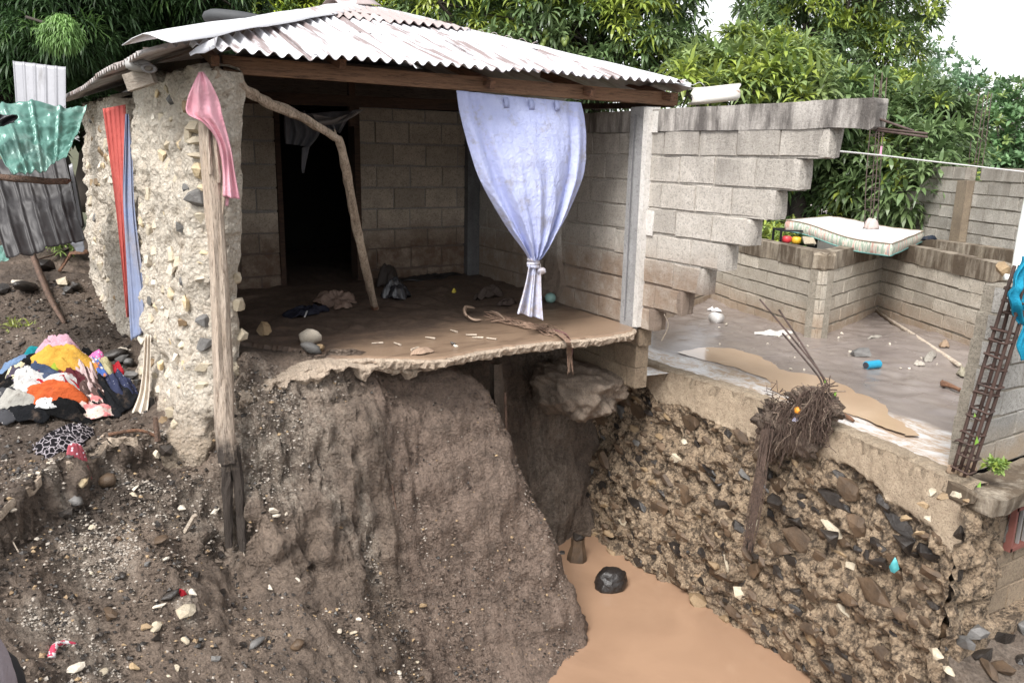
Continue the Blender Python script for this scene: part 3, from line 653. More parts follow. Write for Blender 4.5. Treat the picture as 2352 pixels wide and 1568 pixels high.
# drop the faces that would hang in front of the broken edge
import bmesh as _bm
b_ = _bm.new(); b_.from_mesh(mudo.data); _bm.ops.delete(b_, geom=[f for f in b_.faces if all(v.co.z < -.02 for v in f.verts)], context='FACES'); b_.to_mesh(mudo.data); b_.free()
tag(mudo, 'mud left by the flood over the house floor', kind='structure')
def fh(x, y):
    i = min(max(int((x-mx[0])/.03), 0), len(mx)-1); j = min(int(np.searchsorted(my, y)), len(my)-1); return float(hz.reshape(MX.shape)[i, j])
def PF(x, y, lift=0):
    p = PZ(x, y, .02)
    for _ in range(6): p = PZ(x, y, max(fh(p[0], p[1]), 0))
    return p+np.array([0, 0, lift])
# back wall (with the doorway)
zc = [-.02, .177, .416, .63, .854, 1.086, 1.323, 1.558, 1.79, 1.93]
co = []
for a, b in zip(zc[:-1], zc[1:]): co += [(a, b, 1.0, 2.16), (a, b, 3.05, XW-.14)]
def split_courses(lo, hi): return [(a, b, lo, hi) for a, b in zip(zc[:-1], zc[1:])]
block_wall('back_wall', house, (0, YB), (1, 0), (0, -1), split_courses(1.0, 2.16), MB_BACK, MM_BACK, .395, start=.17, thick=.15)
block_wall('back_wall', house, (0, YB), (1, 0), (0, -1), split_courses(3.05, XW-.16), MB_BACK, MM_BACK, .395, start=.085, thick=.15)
V, F = box_vf((XW-.085, YB-.03, .95), (.16, .12, 1.96)); mesh('corner_column', V, F, M_CORNERC, house)
V, F = box_vf((3.015, YB+.04, .95), (.06, .2, 1.95)); mesh('door_post', V, F, MW_DARK, house)
V, F = box_vf((2.185, YB+.05, .95), (.05, .14, 1.95)); mesh('door_post', V, F, MW_DARK, house)
# side wall (runs from the back corner out past the column to the broken end)
zs = [.0, .2, .41, .63, .845, 1.055, 1.27, 1.49, 1.69]
ends = [5.16, 4.83, 4.61, 4.40, 4.18, 3.97, 3.78, 3.575]
cs = [(a, b, 5.52, YB-.02) for a, b in zip(zs[:-1], zs[1:])]
side = block_wall('side_wall', house, (XW, 0), (0, 1), (-1, 0), cs, MB_SIDE, MM_SIDE, .40, start=.12)
cs = [(a, b, e, 5.33) for a, b, e in zip(zs[:-1], zs[1:], ends)]
side2 = block_wall('side_wall', house, (XW, 0), (0, 1), (-1, 0), cs, MB_SIDE, MM_SIDE, .40, start=.33)
cs = [(-.57, -.375, 5.33, 6.3), (-.375, -.17, 5.33, 6.3), (-.17, -.005, 5.30, 6.3)]
pier = block_wall('side_wall', house, (XW, 0), (0, 1), (-1, 0), cs, MB_LOW, MM_LOW, .40, start=.05)
# jagged mortar lumps on the broken steps
for (a, b, e) in zip(zs[:-1], zs[1:], ends):
    yy_ = np.linspace(-1, 1, 6); V = []; F = []
    n0_ = 0
    for (cy2, wy, cx2, wx2) in [(e-.01, .05, XW+.03, .07), (e+.005, .04, XW+.11, .06)]:
        g = np.array([[x, y, z] for x in np.linspace(-.5, .5, 3) for y in np.linspace(-.5, .5, 3) for z in np.linspace(-.5, .5, 7)])*[wx2, wy+.03*RNG.random(), (b-a)*.92]
        g = g+np.array([cx2, cy2, (a+b)/2]); g = g+np.stack([fbm(g, 22, 2, q_) for q_ in range(3)], 1)*.008; bm = _bm.new(); vs_ = [bm.verts.new(tuple(q_)) for q_ in g]; _bm.ops.convex_hull(bm, input=vs_)
        bm.verts.index_update(); hv = [v for v in bm.verts if v.link_faces]; ix = {v: k for k, v in enumerate(hv)}; V.append(np.array([v.co[:] for v in hv])); F += [tuple(ix[v]+n0_ for v in f.verts) for f in bm.faces]; n0_ += len(hv); bm.free()
    V = np.concatenate(V); mesh('broken_edge', V, F, MM_SIDE, side2)
rough_beam('ring_beam', [(XW+.055, 3.22), (XW+.06, 3.6), (XW+.06, 4.5), (XW+.06, 5.6), (XW+.06, 7), (XW+.06, YB)], .075, lambda t: (1.683-.02*math.exp(-t*20), 1.86), M_BEAMC, house, 5, .008, 90)
# front column and its white plaster strip
V, F = box_vf((XW+.01, 5.44, .92), (.12, .19, 1.93)); mesh('column', V, F, M_COLC, house)
v1, f1 = box_vf((XW+.0, 5.315, .95), (.13, .055, 1.86)); mesh('plaster_strip', v1+RNG.normal(size=v1.shape)*.004, f1, M_PLASTER, house)
v1, f1 = box_vf((XW-.012, 5.255, 1.76), (.014, .08, .17)); mesh('plaster_patch', v1, f1, M_PLASTER, house)
v1, f1 = box_vf((XW-.012, 5.245, .93), (.014, .09, .21)); mesh('plaster_patch', v1+RNG.normal(size=v1.shape)*.003, f1, M_PLASTER, house)
V, F = tube_vf([PX(1459, 262, XW-.07)-[0, 0, 0], PX(1447, 480, XW-.07), PX(1434, 735, XW-.07)], .004, 5); mesh('cable', V, F, simple('cable_grey', (.16, .16, .17), .5), house)
# rough plaster band of mortar between curtain and column
V = []; zz = np.linspace(.02, 1.35, 30); 
pl = []
for z in zz:
    w0 = 6.95+.10*vnoise([[z*4, 0, 0]], 4)[0]; w1 = 6.55+.12*vnoise([[z*4, 3, 0]], 5)[0]-.1*(z > 1)
    for t in np.linspace(0, 1, 7): V.append((XW-.018-.014*RNG.random() if 0 < t < 1 else XW-.004, w0+(w1-w0)*t, z))
mesh('render_patch', V, [tuple(q) for q in gridfaces(30, 7)], MM_SIDE, house)
# concrete footing lump under the pier
me_ = []
bm = _bm.new(); _bm.ops.create_icosphere(bm, subdivisions=5, radius=1)
P_ = np.array([v.co for v in bm.verts]); bm.verts.ensure_lookup_table()
sz = np.array([.33, .56, .33]); Q = P_*sz; Q[:, 2] = np.where(Q[:, 2] > .1, .1+(Q[:, 2]-.1)*.45, Q[:, 2]); Q *= (1+.22*fbm(P_, 2.0, 4, 7)+.05*fbm(P_, 8, 3, 8, .6))[:, None]; Q += np.array([4.28, 5.95, -.66])
for v, c in zip(bm.verts, Q): v.co = Vector(tuple(c))
me = bpy.data.meshes.new('footing'); bm.to_mesh(me); bm.free(); me.materials.append(m_mortar('footing_mortar', (.34, .27, .21), (.19, .145, .11), None, lump=.03)); me.shade_smooth(); link('footing', me, house)
# broken buried column and hanging pipe in the soil face
V, F = tube_vf([PY(1138, 835, 5.75), PY(1140, 900, 5.72), PY(1146, 975, 5.68), PY(1150, 1040, 5.62)], [.06, .065, .05, .035], 8, .25, 3); mesh('buried_footing', V, F, m_mortar('wet_footing', (.15, .115, .09), (.08, .06, .046), None), house)
V, F = tube_vf([PY(1160, 900, 5.6), PY(1161, 945, 5.6), PY(1163, 985, 5.58)], .012, 6); mesh('buried_rod', V, F, MW_STICK, house)

# ---- left stone wall of pale rubble, seen raking
def wx(z, y):   # x of its outer face
    b0 = np.interp(y, [5.4, 6.5, 8.0, 8.9], [.77, .60, .47, .40]); t0 = np.interp(y, [5.4, 6.6, 8.8], [.925, .69, .51])
    v = b0+(t0-b0)*np.clip(z/1.95, -0.1, 1.1); return v-.14*np.clip((-z)/.5, 0, 1.2)**1.5
def wtop(y): return np.interp(y, [5.35, 5.7, 5.9, 6.25, 6.6, 7.4, 8.9], [1.96, 1.95, 1.90, 1.93, 1.98, 1.86, 1.84])
def rubble_face(y0, y1, zb, seed, name):
    ny = int((y1-y0)/.014); nz = 190; V = []
    yv = np.linspace(y0, y1, ny); tv = np.linspace(0, 1, nz)
    YY_, TT = np.meshgrid(yv, tv, indexing='ij'); y = YY_.ravel(); t = TT.ravel(); top = wtop(y)+.02*vnoise(np.c_[y*12, y*0, y*0], seed); z = zb+(top-zb)*t
    x = wx(z, y); p = np.c_[x, y, z]; q = np.c_[x, y*1.0, z*.8]
    dsp = .030*fbm(q, 5.5, 4, seed, .55)+.018*fbm(q, 17, 3, seed+3)+.02*(fbm(q, 8, 3, seed+9, ridge=True)-.3)
    e = np.minimum(np.clip((y-y0)/.06, 0, 1), np.clip((y1-y)/.06, 0, 1)); round_ = .07*(1-e)**2
    p[:, 0] = x-dsp+round_
    F = gridfaces(ny, nz)[:, ::-1]
    # thickness: return faces
    return p, F, ny, nz
def rubble_wall(y0, y1, zb, seed, name, thick):
    p, F, ny, nz = rubble_face(y0, y1, zb, seed, name)
    b2 = p.copy(); b2[:, 0] = np.maximum(wx(b2[:, 2], b2[:, 1])+thick, b2[:, 0]+.1)+.02*fbm(p, 6, 3, seed+20)
    # near end face
    nE = 22; E_ = []
    for k in range(nE):
        t = k/(nE-1); a = p[:nz]; c = b2[:nz]; r = a*(1-t)+c*t
        r[:, 1] = y0-.055*math.sin(math.pi*min(max(t, 0), 1))-(.04*fbm(r, 6, 4, seed+40)+.018*fbm(r, 20, 3, seed+41)+.02*fbm(r, 9, 3, seed+42, ridge=True))*math.sin(math.pi*t)**.5; E_.append(r)
    E_ = np.concatenate(E_); FE = gridfaces(nE, nz)
    T_ = []; top1 = p[nz-1::nz]; top2 = b2[nz-1::nz]
    for k in range(6):
        t = k/5; r = top1*(1-t)+top2*t; r[:, 2] += .03*math.sin(math.pi*t)+.012*fbm(r, 12, 2, seed+60); T_.append(r)
    T_ = np.concatenate(T_); FT = gridfaces(6, ny)[:, ::-1]
    f2 = gridfaces(ny, nz)
    V = np.concatenate([p, b2, E_, T_]); Fa = np.concatenate([F, f2+len(p), FE+2*len(p), FT+2*len(p)+len(E_)])
    # far end
    a = len(V); V = np.concatenate([V, p[-nz:], b2[-nz:]]); Ff = gridfaces(2, nz)[:, ::-1]+a
    return fastmesh(name, V, np.concatenate([Fa, Ff]), M_RUBL, house, smooth=True)
near = rubble_wall(5.42, 6.58, -.95, 71, 'stone_wall', .30)
far_ = rubble_wall(7.35, 9.0, -.5, 91, 'stone_wall', .28)
zz_ = np.linspace(-.4, 1.85, 12)
# far end jamb shadow wall pieces of blocks behind
def face_stones(par, y0, y1, z0, z1, n, seed):
    rs = random.Random(seed); pts = []
    tries = 0
    while len(pts) < n and tries < 6000:
        tries += 1; y = rs.uniform(y0, y1); z = rs.uniform(z0, z1)
        if all((y-a)**2*.6+(z-b)**2 > .10**2 for a, b in pts):
            pts.append((y, z))
    for y, z in pts:
        k = rs.choices(['pale', 'white', 'yellow', 'grey', 'tan'], [5, 3, 2, 1.2, 1])[0]; s = rs.uniform(.09, .17)
        x = float(wx(np.array([z]), np.array([y]))[0])
        place_rock('stone', k, (x+.0, y, z), (s*.55, s*rs.uniform(.8, 1.1), s*rs.uniform(.8, 1.35)), par, True, (rs.uniform(-.4, .4), rs.uniform(-.25, .25), rs.uniform(-.25, .25)))
face_stones(near, 5.5, 6.52, -.45, 1.85, 95, 5)
face_stones(far_, 7.42, 8.8, -.2, 1.75, 60, 6)
# corner stones of the near end, each in its own colour
for (x, y, k, sx_, sz_) in [(432, 322, 'pale', .10, .06), (428, 290, 'pale', .11, .07), (440, 358, 'pale', .13, .05), (445, 388, 'yellow', .13, .11), (440, 462, 'grey', .15, .16), (452, 500, 'pale', .1, .1), (468, 580, 'yellow', .13, .055), (468, 606, 'yellow', .14, .06),
                            (462, 640, 'white', .16, .07), (465, 735, 'grey', .14, .13), (462, 790, 'grey', .15, .13), (456, 842, 'pale', .14, .07), (450, 885, 'pale', .12, .06), (528, 700, 'pale', .09, .1), (530, 770, 'pale', .09, .09), (520, 640, 'pale', .07, .1), (470, 540, 'pale', .1, .06), (523, 850, 'pale', .08, .12), (440, 255, 'pale', .1, .08), (452, 432, 'yellow', .1, .06)]:
    p = PY(x, y, 5.42)+[.05, .0, 0]; place_rock('stone', k, p, (sx_*1.5, .14, sz_*1.5), near, True, (random.uniform(-.2, .2), random.uniform(-.2, .2), random.uniform(-.3, .3)))
# dark inner wall beyond the doorway of the stone wall
V, F = box_vf((1.25, 7.0, .8), (.1, .9, 2.3)); mesh('inner_wall', V, F, MM_BACK, house)

# ---- closed rear room; its darkness is painted into near-black walls behind the doorway
M_ROOMDARK = simple('room_dark', (.012, .010, .009), .95)
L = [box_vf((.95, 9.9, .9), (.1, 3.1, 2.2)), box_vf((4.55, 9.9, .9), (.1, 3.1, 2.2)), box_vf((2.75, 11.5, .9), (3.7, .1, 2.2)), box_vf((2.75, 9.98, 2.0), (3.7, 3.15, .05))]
V, F = join_vf(L); mesh('rear_room', V, F, M_ROOMDARK, house)
M_PLY = m_wood('gable_board', (.16, .12, .10), (.11, .085, .07), (.05, .04, .03), (3, 3, 20))
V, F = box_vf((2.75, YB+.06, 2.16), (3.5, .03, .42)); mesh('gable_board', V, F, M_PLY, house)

# ---- timber: front beam, wall plate, rafters
def beam(name, p, q, h, wd, m=MW_BEAM, seg=6, jit=.002, lab=None):
    V, F = bar_vf(p, q, wd, h, seg, jit); o = mesh(name, V, F, m, house)
    if lab: o['label'] = lab
    return o
bl_, br_ = PY(510, 148, 5.50), PY(1552, 229, 5.50)
beam('front_beam', bl_, br_, .105, .05)
beam('tie_beam', PY(515, 222, 7.4), PY(1075, 243, 7.4), .10, .05, MW_DARK)
beam('tie_beam', PY(1300, 246, 6.6), PY(1545, 240, 5.55), .05, .05, MW_DARK)
beam('king_post', PY(808, 290, 7.4), PY(806, 160, 7.4), .06, .05, MW_DARK)
for (x, y, dy, hgt) in [(788, 148, .0, .05), (1132, 195, 0, .05), (1362, 215, 0, .05), (495, 140, 0, .05), (1545, 226, 0, .05)]:
    a = PY(x, y, 5.36); beam('rafter', a, a+np.array([0, .75, .20]), .06, .045, MW_RAFT, 2, .001)
for yy_, zz2 in ((6.2, 2.36), (6.9, 2.62)): beam('purlin', np.array([1.0+(yy_-5)*.6, yy_, zz2-.02]), np.array([4.55-(yy_-5)*.6, yy_, zz2-.02]), .05, .04, MW_DARK, 2)
beam('corner_post', PY(488, 128, 5.45), PY(500, 205, 5.45), .05, .05, MW_STICK)
beam('wall_plate', PY(470, 160, 5.7)+[0, 0, .02], PY(250, 200, 8.0)+[0, 0, .1], .09, .05, MW_DARK)

# ---- corrugated roof: pyramid
AP = PY(822, 16, 7.45)                       # apex
EF0 = PY(452, 112, 5.12); EF1 = PY(1600, 203, 5.25)   # front eave
def hipx_l(y): t = (y-5.12)/(7.45-5.12); return EF0[0]-.14+(AP[0]-EF0[0]+.14)*t
def hipx_r(y): t = (y-5.25)/(7.45-5.25); return EF1[0]+(AP[0]-EF1[0])*t
def rz(x, y):
    t = (y-5.12)/(AP[1]-5.12); ze = EF0[2]+(EF1[2]-EF0[2])*(x-EF0[0])/(EF1[0]-EF0[0]); return ze+(AP[2]-ze)*t
WAVE = .088
def roof_sheet(name, x0, x1, ylo, yhi, m, lift, seed, eave_jit=.02):
    rs = np.random.default_rng(seed); n = int((x1-x0)/WAVE*8)+1; X = np.linspace(x0, x1, n); V = []; K = 16
    e0 = rs.normal()*eave_jit
    for x in X:
        # top end where the hip cuts it
        yl = EF1[0]; tl = (x-(EF0[0]-.14))/(AP[0]-EF0[0]+.14); trr = (EF1[0]-x)/(EF1[0]-AP[0])
        top = 5.12+(7.45-5.12)*min(max(min(tl, trr), 0), 1); hi = min(yhi, top-.01); lo = min(ylo+e0+.012*math.sin(x*3+seed), hi-.005)
        for k in range(K):
            y = lo+(hi-lo)*k/(K-1); wv = .016*math.sin(2*math.pi*x/WAVE)
            V.append((x, y, rz(x, y)+wv+lift+.006*math.sin(y*5+x*2+seed)+.004*math.sin(x*7+seed)))
    F = [tuple(q) for q in gridfaces(n, K)]
    o = mesh(name, V, F, m, roof, True); md = o.modifiers.new('thick', 'SOLIDIFY'); md.thickness = .003; return o
roof = empty('roof', AP, None, None); roof.parent = house; roof.matrix_parent_inverse = Matrix.Translation(-Vector((2.7, 6.9, 0))); del_ = [roof.pop(k, None) for k in ('label', 'category')]
x = EF0[0]-.02; i = 0
while x < EF1[0]-.05:
    w_ = WAVE*8; x1 = min(x+w_+.04, EF1[0]-.01)
    roof_sheet('roof_sheet', x, x1, 5.14+(x-EF0[0])*.03, 6.75, MR_FRONT, .0+.006*(i % 2), i); x += w_; i += 1
for j, (a, b) in enumerate([(2.0, 2.75), (2.7, 3.4), (3.35, 3.9)]): roof_sheet('roof_sheet', a, b, 6.62, 7.42, MR_BROWN, .03, 30+j)
# left slope, its eave seen edge-on
LE0 = PY(318, 118, 5.15); LE1 = PY(128, 238, 8.9)
def left_sheet(t0, t1, seed, lift):
    n = int((LE1[1]-LE0[1])*(t1-t0)/WAVE*8); V = []; K = 8; f0 = LE0+(LE1-LE0)*t0; f1 = LE0+(LE1-LE0)*t1
    for i in range(n):
        f = f0+(f1-f0)*i/(n-1); yy = f[1]; h = max(.0, min(1, (yy-5.0)/2.45)) if yy < 7.45 else max(0, (10-yy)/2.55)
        g = np.array([f[0]+(AP[0]-f[0])*h, yy, f[2]+(AP[2]-f[2])*h])
        for k in range(K):
            p = f+(g-f)*k/(K-1); V.append(p+np.array([0, 0, .016*math.sin(2*math.pi*yy/WAVE)+lift+.01*math.sin(seed+yy*2)]))
    o = mesh('roof_sheet', V, [tuple(q) for q in gridfaces(n, K)[:, ::-1]], MR_LEFT, roof, True); md = o.modifiers.new('thick', 'SOLIDIFY'); md.thickness = .004
for k in range(5): left_sheet(k/5, (k+1.05)/5, k, .004*(k % 2))
# right and rear slopes
def tri_sheet(a, b, c, m, nm='roof_sheet'):
    V = []; n = 60
    for i in range(n):
        e = a+(b-a)*i/(n-1)
        t = 1-abs(2*i/(n-1)-1)
        top = e+(c-(a+b)/2)*t
        for k in range(6): p = e+(top-e)*k/5; V.append(p+np.array([0, 0, .014*math.sin(i*1.6)]))
    o = mesh(nm, V, [tuple(q) for q in gridfaces(n, 6)], m, roof, True); md = o.modifiers.new('thick', 'SOLIDIFY'); md.thickness = .003
RB = np.array([EF1[0], 9.8, EF1[2]]); LB = np.array([LE0[0], 9.8, LE1[2]])
tri_sheet(EF1+[0, 0, -.01], RB, AP, MR_LEFT); tri_sheet(RB, LB, AP, MR_LEFT)
# hip caps: folded white strips
def cap(name, a, b, wd, n=24, seed=0, over=.0, m=MR_CAP, out=(0, 0, 1), sag=.0):
    a = np.asarray(a); b = np.asarray(b); d = (b-a)/np.linalg.norm(b-a); s = np.cross(d, [0, 0, 1]); s /= np.linalg.norm(s); V = []
    for i in range(n):
        t = i/(n-1); c = a+(b-a)*t
        for k, (u_, h_) in enumerate([(-1, -.34), (-.55, -.16), (-.12, 0.02), (.12, .02), (.55, -.16), (1, -.34)]):
            V.append(c+s*wd*u_+np.array([0, 0, wd*h_+.03+.008*vnoise([[t*14, k*2.1, seed]], 3)[0]-sag*t*t]))
    o = mesh(name, V, [tuple(q) for q in gridfaces(n, 6)], m, roof, True); md = o.modifiers.new('thick', 'SOLIDIFY'); md.thickness = .004; return o
cap('ridge_cap', AP+[0, 0, .02], PY(336, 93, 5.0), .15, 30, 1)
cap('ridge_cap', AP+[0, 0, .01], EF1+[-.02, .05, .01], .12, 40, 2)
cap('ridge_cap', AP+[-.28, -.02, .012], AP+[.14, .03, .045], .20, 6, 5, m=MR_BROWN)
# bent loose corner of the first sheet
V = [PY(x, y, 5.12+dy) for x, y, dy in [(452, 108, 0), (475, 96, .05), (500, 84, .1), (434, 122, -.03), (462, 118, 0), (494, 110, .02), (437, 128, -.06), (449, 122, -.04), (470, 122, 0)]]
o = mesh('bent_sheet_corner', V, [(0, 3, 4, 1), (1, 4, 5, 2), (3, 6, 7, 4), (4, 7, 8, 5)], MR_FRONT, roof, True); md = o.modifiers.new('t', 'SOLIDIFY'); md.thickness = .004
# folded white sheet sticking out at the right end of the eave
A_ = [PY(x, y, Y) for x, y, Y in [(1555, 205, 5.45), (1560, 225, 5.35), (1575, 229, 5.3), (1600, 230, 5.3)]]
V = []
for t, (xr, yt) in enumerate([(1590, 206), (1630, 203), (1665, 199), (1700, 195)]):
    V += [PY(xr, yt-1, 5.62), PY(xr+2, yt+2, 5.55), PY(xr-4, yt+12, 5.42), PY(xr, yt+16, 5.34), PY(xr-2, yt+28, 5.30), PY(xr-10, yt+33, 5.40)]
o = mesh('white_gutter', V, [tuple(q) for q in gridfaces(4, 6)], m_sheet('gutter_white', (.78, .74, .68), (.7, .66, .6), (.35, .16, .08), (8, 8, 8), (.62, .7)), roof, True); md = o.modifiers.new('t', 'SOLIDIFY'); md.thickness = .012
# ================================================================== RETAINING WALL
def rx(y, z):
    top = xedge(np.minimum(y, 5.44)) if True else 0
    return top-.19*np.clip((-.5-z)/2.0, 0, 1)
ret = empty('retaining_wall', (4.95, 4.3, -2.5), 'rough rubble stone retaining wall rising from the brown water', 'retaining wall')
yv = np.arange(2.48, 6.62, .0125); zv = np.linspace(-2.72, -.5, 185)
Yg, Zg_ = np.meshgrid(yv, zv, indexing='ij'); y = Yg.ravel(); z = Zg_.ravel(); q = np.c_[y*0, y, z]
band = np.clip((z+.80+.06*vnoise(np.c_[y*4, z*0, z*0], 3)+.12*np.clip((3.3-y)/.8, 0, 1))/.04, 0, 1)       # cement band under the edge
dsp = (.055*fbm(q, 5.5, 4, 101, .6)+.03*fbm(q, 15, 3, 102, .6)-.10*np.clip(fbm(q*np.array([1, 1, 1.3]), 4.2, 3, 103)-.45, 0, 1))*(1-band*.95)+band*(.03+.005*fbm(q, 12, 3, 104))
layer = .03*np.sin(z*16+1.2*vnoise(np.c_[y*1.2, z*0, z*0], 6)+.6*y)*(1-band)
bulge = .07*np.exp(-((z+1.9)/.5)**2)
V = np.c_[rx(y, z)-dsp-layer*.5-bulge, y, z]
Fr_ = gridfaces(len(yv), len(zv)); bb = band[Fr_].mean(1) > .5
fastmesh('rubble_face', V, Fr_[~bb], M_RUBR, ret, smooth=True); fastmesh('cement_band', V, Fr_[bb], m_mortar('band_cement', (.50, .40, .29), (.36, .275, .195), None, lump=.02), ret, smooth=True)
# kerb top
V = []; n = len(yv[::3])
for k, yy2 in enumerate(yv[::3]):
    xe = float(xedge(min(yy2, 5.44)))-.03
    for (dx, dz) in [(0.0, -.10), (-.0, -.012), (.03, 0.004), (.11, .006), (.16, -.01), (.17, -.1)]: V.append((xe+dx+.012*RNG.normal()*.6, yy2, YZ+dz+.012+RNG.normal()*.003))
mesh('kerb', V, [tuple(q_) for q_ in gridfaces(n, 6)[:, ::-1]], m_mortar('kerb_mortar', (.46, .37, .27), (.3, .23, .16), None, lump=.03), ret)
rs = random.Random(4); pts = []
tries = 0
while len(pts) < 290 and tries < 40000:
    tries += 1; yy2 = rs.uniform(2.55, 6.5); z2 = rs.uniform(-2.6, -.84); s = rs.uniform(.10, .20) if rs.random() < .7 else rs.uniform(.2, .32)
    if all(((yy2-a)/1.15)**2+((z2-b)/.85)**2 > ((s+c)*.33)**2 for a, b, c in pts): pts.append((yy2, z2, s))
def rsurf(y_, z_):
    i = min(max(int((y_-2.5)/.0125), 0), len(yv)-1); j = min(max(int((z_+2.72)/2.22*184), 0), 184); return float(V_ret[i*185+j, 0])
V_ret = np.c_[rx(y, z)-dsp-layer*.5-bulge, y, z]
for (a, b, s) in pts:
    k = rs.choices(['dark', 'brown', 'tan', 'grey', 'pale'], [3.6, 7, 1.1, .4, .3])[0]
    o = place_rock('stone', k, (rsurf(a, b)+s*rs.uniform(-.02, .10), a, b), (s*.42, s*rs.uniform(1.0, 1.6), s*rs.uniform(.6, .95)), ret, True, (rs.uniform(-.1, .6), rs.uniform(-.15, .15), rs.uniform(-.2, .2)))
for (x_, y_, k, s) in [(1910, 1235, 'dark', .22), (2080, 1250, 'dark', .22), (1605, 1375, 'tan', .26), (1700, 1362, 'pale', .17), (1560, 1265, 'dark', .13), (1610, 1268, 'dark', .13), (1640, 1300, 'tan', .17), (1900, 1440, 'dark', .2), (1950, 1500, 'dark', .22), (1780, 1150, 'dark', .2)]:
    p = PX(x_, y_, 4.86); place_rock('stone', k, p, (s*.7, s*1.1, s*.8), ret, True, (.5, .1, .1))
for z_ in np.arange(-2.3, -.75, .135):
    place_rock('stone', rs.choice(['dark', 'brown', 'tan']), (float(rx(np.array([2.5]), np.array([z_]))[0])+.0, 2.50, z_), (.13, .14, .17), ret, True)
# ---- right end: basement wall with barred window, ledge and upper wall
low = empty('basement_wall', (5.4, 2.5, -1.6), 'lower block wall with a barred window beside the retaining wall', 'wall')
zl = [-1.56, -1.37, -1.185, -1.0, -.82, -.66]
block_wall('block_wall', low, (4.93, 2.50), (1, 0), (0, -1), [(zl[0], zl[1], .0, 1.7), (zl[1], zl[2], .02, 1.7), (zl[2], zl[3], .18, 1.7), (zl[3], zl[4], .28, .52), (zl[4], zl[5], .30, .52)], MB_LOW, MM_LOW, .36, start=.1, thick=.2)
def lumpy_panel(name, x0, x1, z0, z1, y, m, parent, amp=.02, seed=1, hole=None):
    nx = int((x1-x0)/.02); nz = int((z1-z0)/.02); X, Z = np.meshgrid(np.linspace(x0, x1, nx), np.linspace(z0, z1, nz), indexing='ij'); X = X.ravel(); Z = Z.ravel()
    q = np.c_[X, X*0, Z]; Yy = y-amp*fbm(q, 11, 4, seed, .6); F = gridfaces(nx, nz)
    if hole: c = np.c_[X, Z][F].mean(1); F = F[~((c[:, 0] > hole[0]) & (c[:, 0] < hole[1]) & (c[:, 1] > hole[2]) & (c[:, 1] < hole[3]))]
    return fastmesh(name, np.c_[X, Yy, Z], F, m, parent, smooth=True)
M_REND = m_mortar('grey_render', (.20, .175, .15), (.12, .105, .09), None, lump=.03)
WN = (5.40, 6.1, -1.06, -.74)
lumpy_panel('rough_render', 5.38-.0, 6.6, -1.0, -.60, 2.478, M_REND, low, .014, 3, (WN[0], WN[1], WN[2], WN[3]))
V, F = join_vf([box_vf((5.3, 2.62, -.83), (.5, .16, .34)), box_vf((5.95, 2.66, -1.0), (1.5, .1, .8))]); mesh('wall_core', V, F, M_ROOMDARK, low)  # same near-black colour stands in for the darkness behind the window
fr_ = [box_vf((WN[0]+.012, 2.47, (WN[2]+WN[3])/2), (.025, .05, WN[3]-WN[2])), box_vf(((WN[0]+WN[1])/2, 2.47, WN[2]+.012), (WN[1]-WN[0], .05, .025)), box_vf(((WN[0]+WN[1])/2, 2.47, WN[3]-.012), (WN[1]-WN[0], .05, .025))]
V, F = join_vf(fr_); wnd = mesh('window_frame', V, F, simple('window_red', (.20, .075, .06), .7), low)
for k in range(6):
    V, F = box_vf((WN[0]+.06+k*.075, 2.475, (WN[2]+WN[3])/2), (.018, .018, WN[3]-WN[2]-.04)); mesh('bar', V, F, simple('bar_grey', (.26, .24, .23), .6) if k == 0 else bpy.data.materials['bar_grey'], wnd)
rcn = lumpy_panel('rubble_corner', 4.70, 5.28, -2.75, -.54, 2.46, M_RUBR, low, .05, 9)
for v_ in rcn.data.vertices:
    k_ = (v_.co.x-4.70)/.58; x0_ = 4.92-.19*min(max((-.5-v_.co.z)/2, 0), 1)-.10; v_.co.x = x0_+k_*(5.28-x0_); v_.co.y += .05*max(0, k_-.6)
rough_beam('foundation', [(4.85, 2.50), (5.4, 2.49), (6.6, 2.5)], .11, lambda t: (-1.75, -1.56), M_RUBR, low, 8, .05, 60)
for (x_, y_, k, s) in [(2240, 1450, 'grey', .20), (2300, 1470, 'dark', .30), (2215, 1475, 'grey', .16), (2345, 1440, 'grey', .2), (2180, 1540, 'pale', .1), (2260, 1545, 'dark', .26), (2330, 1550, 'dark', .3), (2150, 1500, 'pale', .12), (2140, 1130, 'pale', .10), (2165, 1140, 'tan', .08), (2120, 1160, 'tan', .09), (2195, 1135, 'pale', .08), (2220, 1150, 'tan', .07), (2080, 1190, 'tan', .08), (2110, 1220, 'tan', .09), (2130, 1190, 'pale', .07)]:
    p = PY(x_, y_, 2.38); place_rock('stone', k, p, (s, s*.8, s*.75), low, True)
# ledge slab
rough_beam('ledge', [(4.86, 2.50), (5.2, 2.47), (6.6, 2.5)], .16, lambda t: (-.63, -.515), M_COPE, low, 12, .03, 60)
# rubble ground at the right foot
hx = np.arange(4.2, 6.6, .03); hy = np.arange(1.0, 2.5, .03); HX, HY = np.meshgrid(hx, hy, indexing='ij'); q = np.c_[HX.ravel(), HY.ravel(), HX.ravel()*0]
hzz = -1.66-.25*(2.5-q[:, 1])-1.4*np.clip((4.85-q[:, 0])/.35, 0, 1)+.05*fbm(q, 4, 4, 5)
tag(fastmesh('rubble_ground', np.c_[q[:, :2], hzz], gridfaces(len(hx), len(hy))[:, ::-1], M_SOIL, smooth=True, tint=np.zeros((len(q), 3))+[.4, 0, .3]), 'dark earth and rubble below the basement wall', kind='structure')
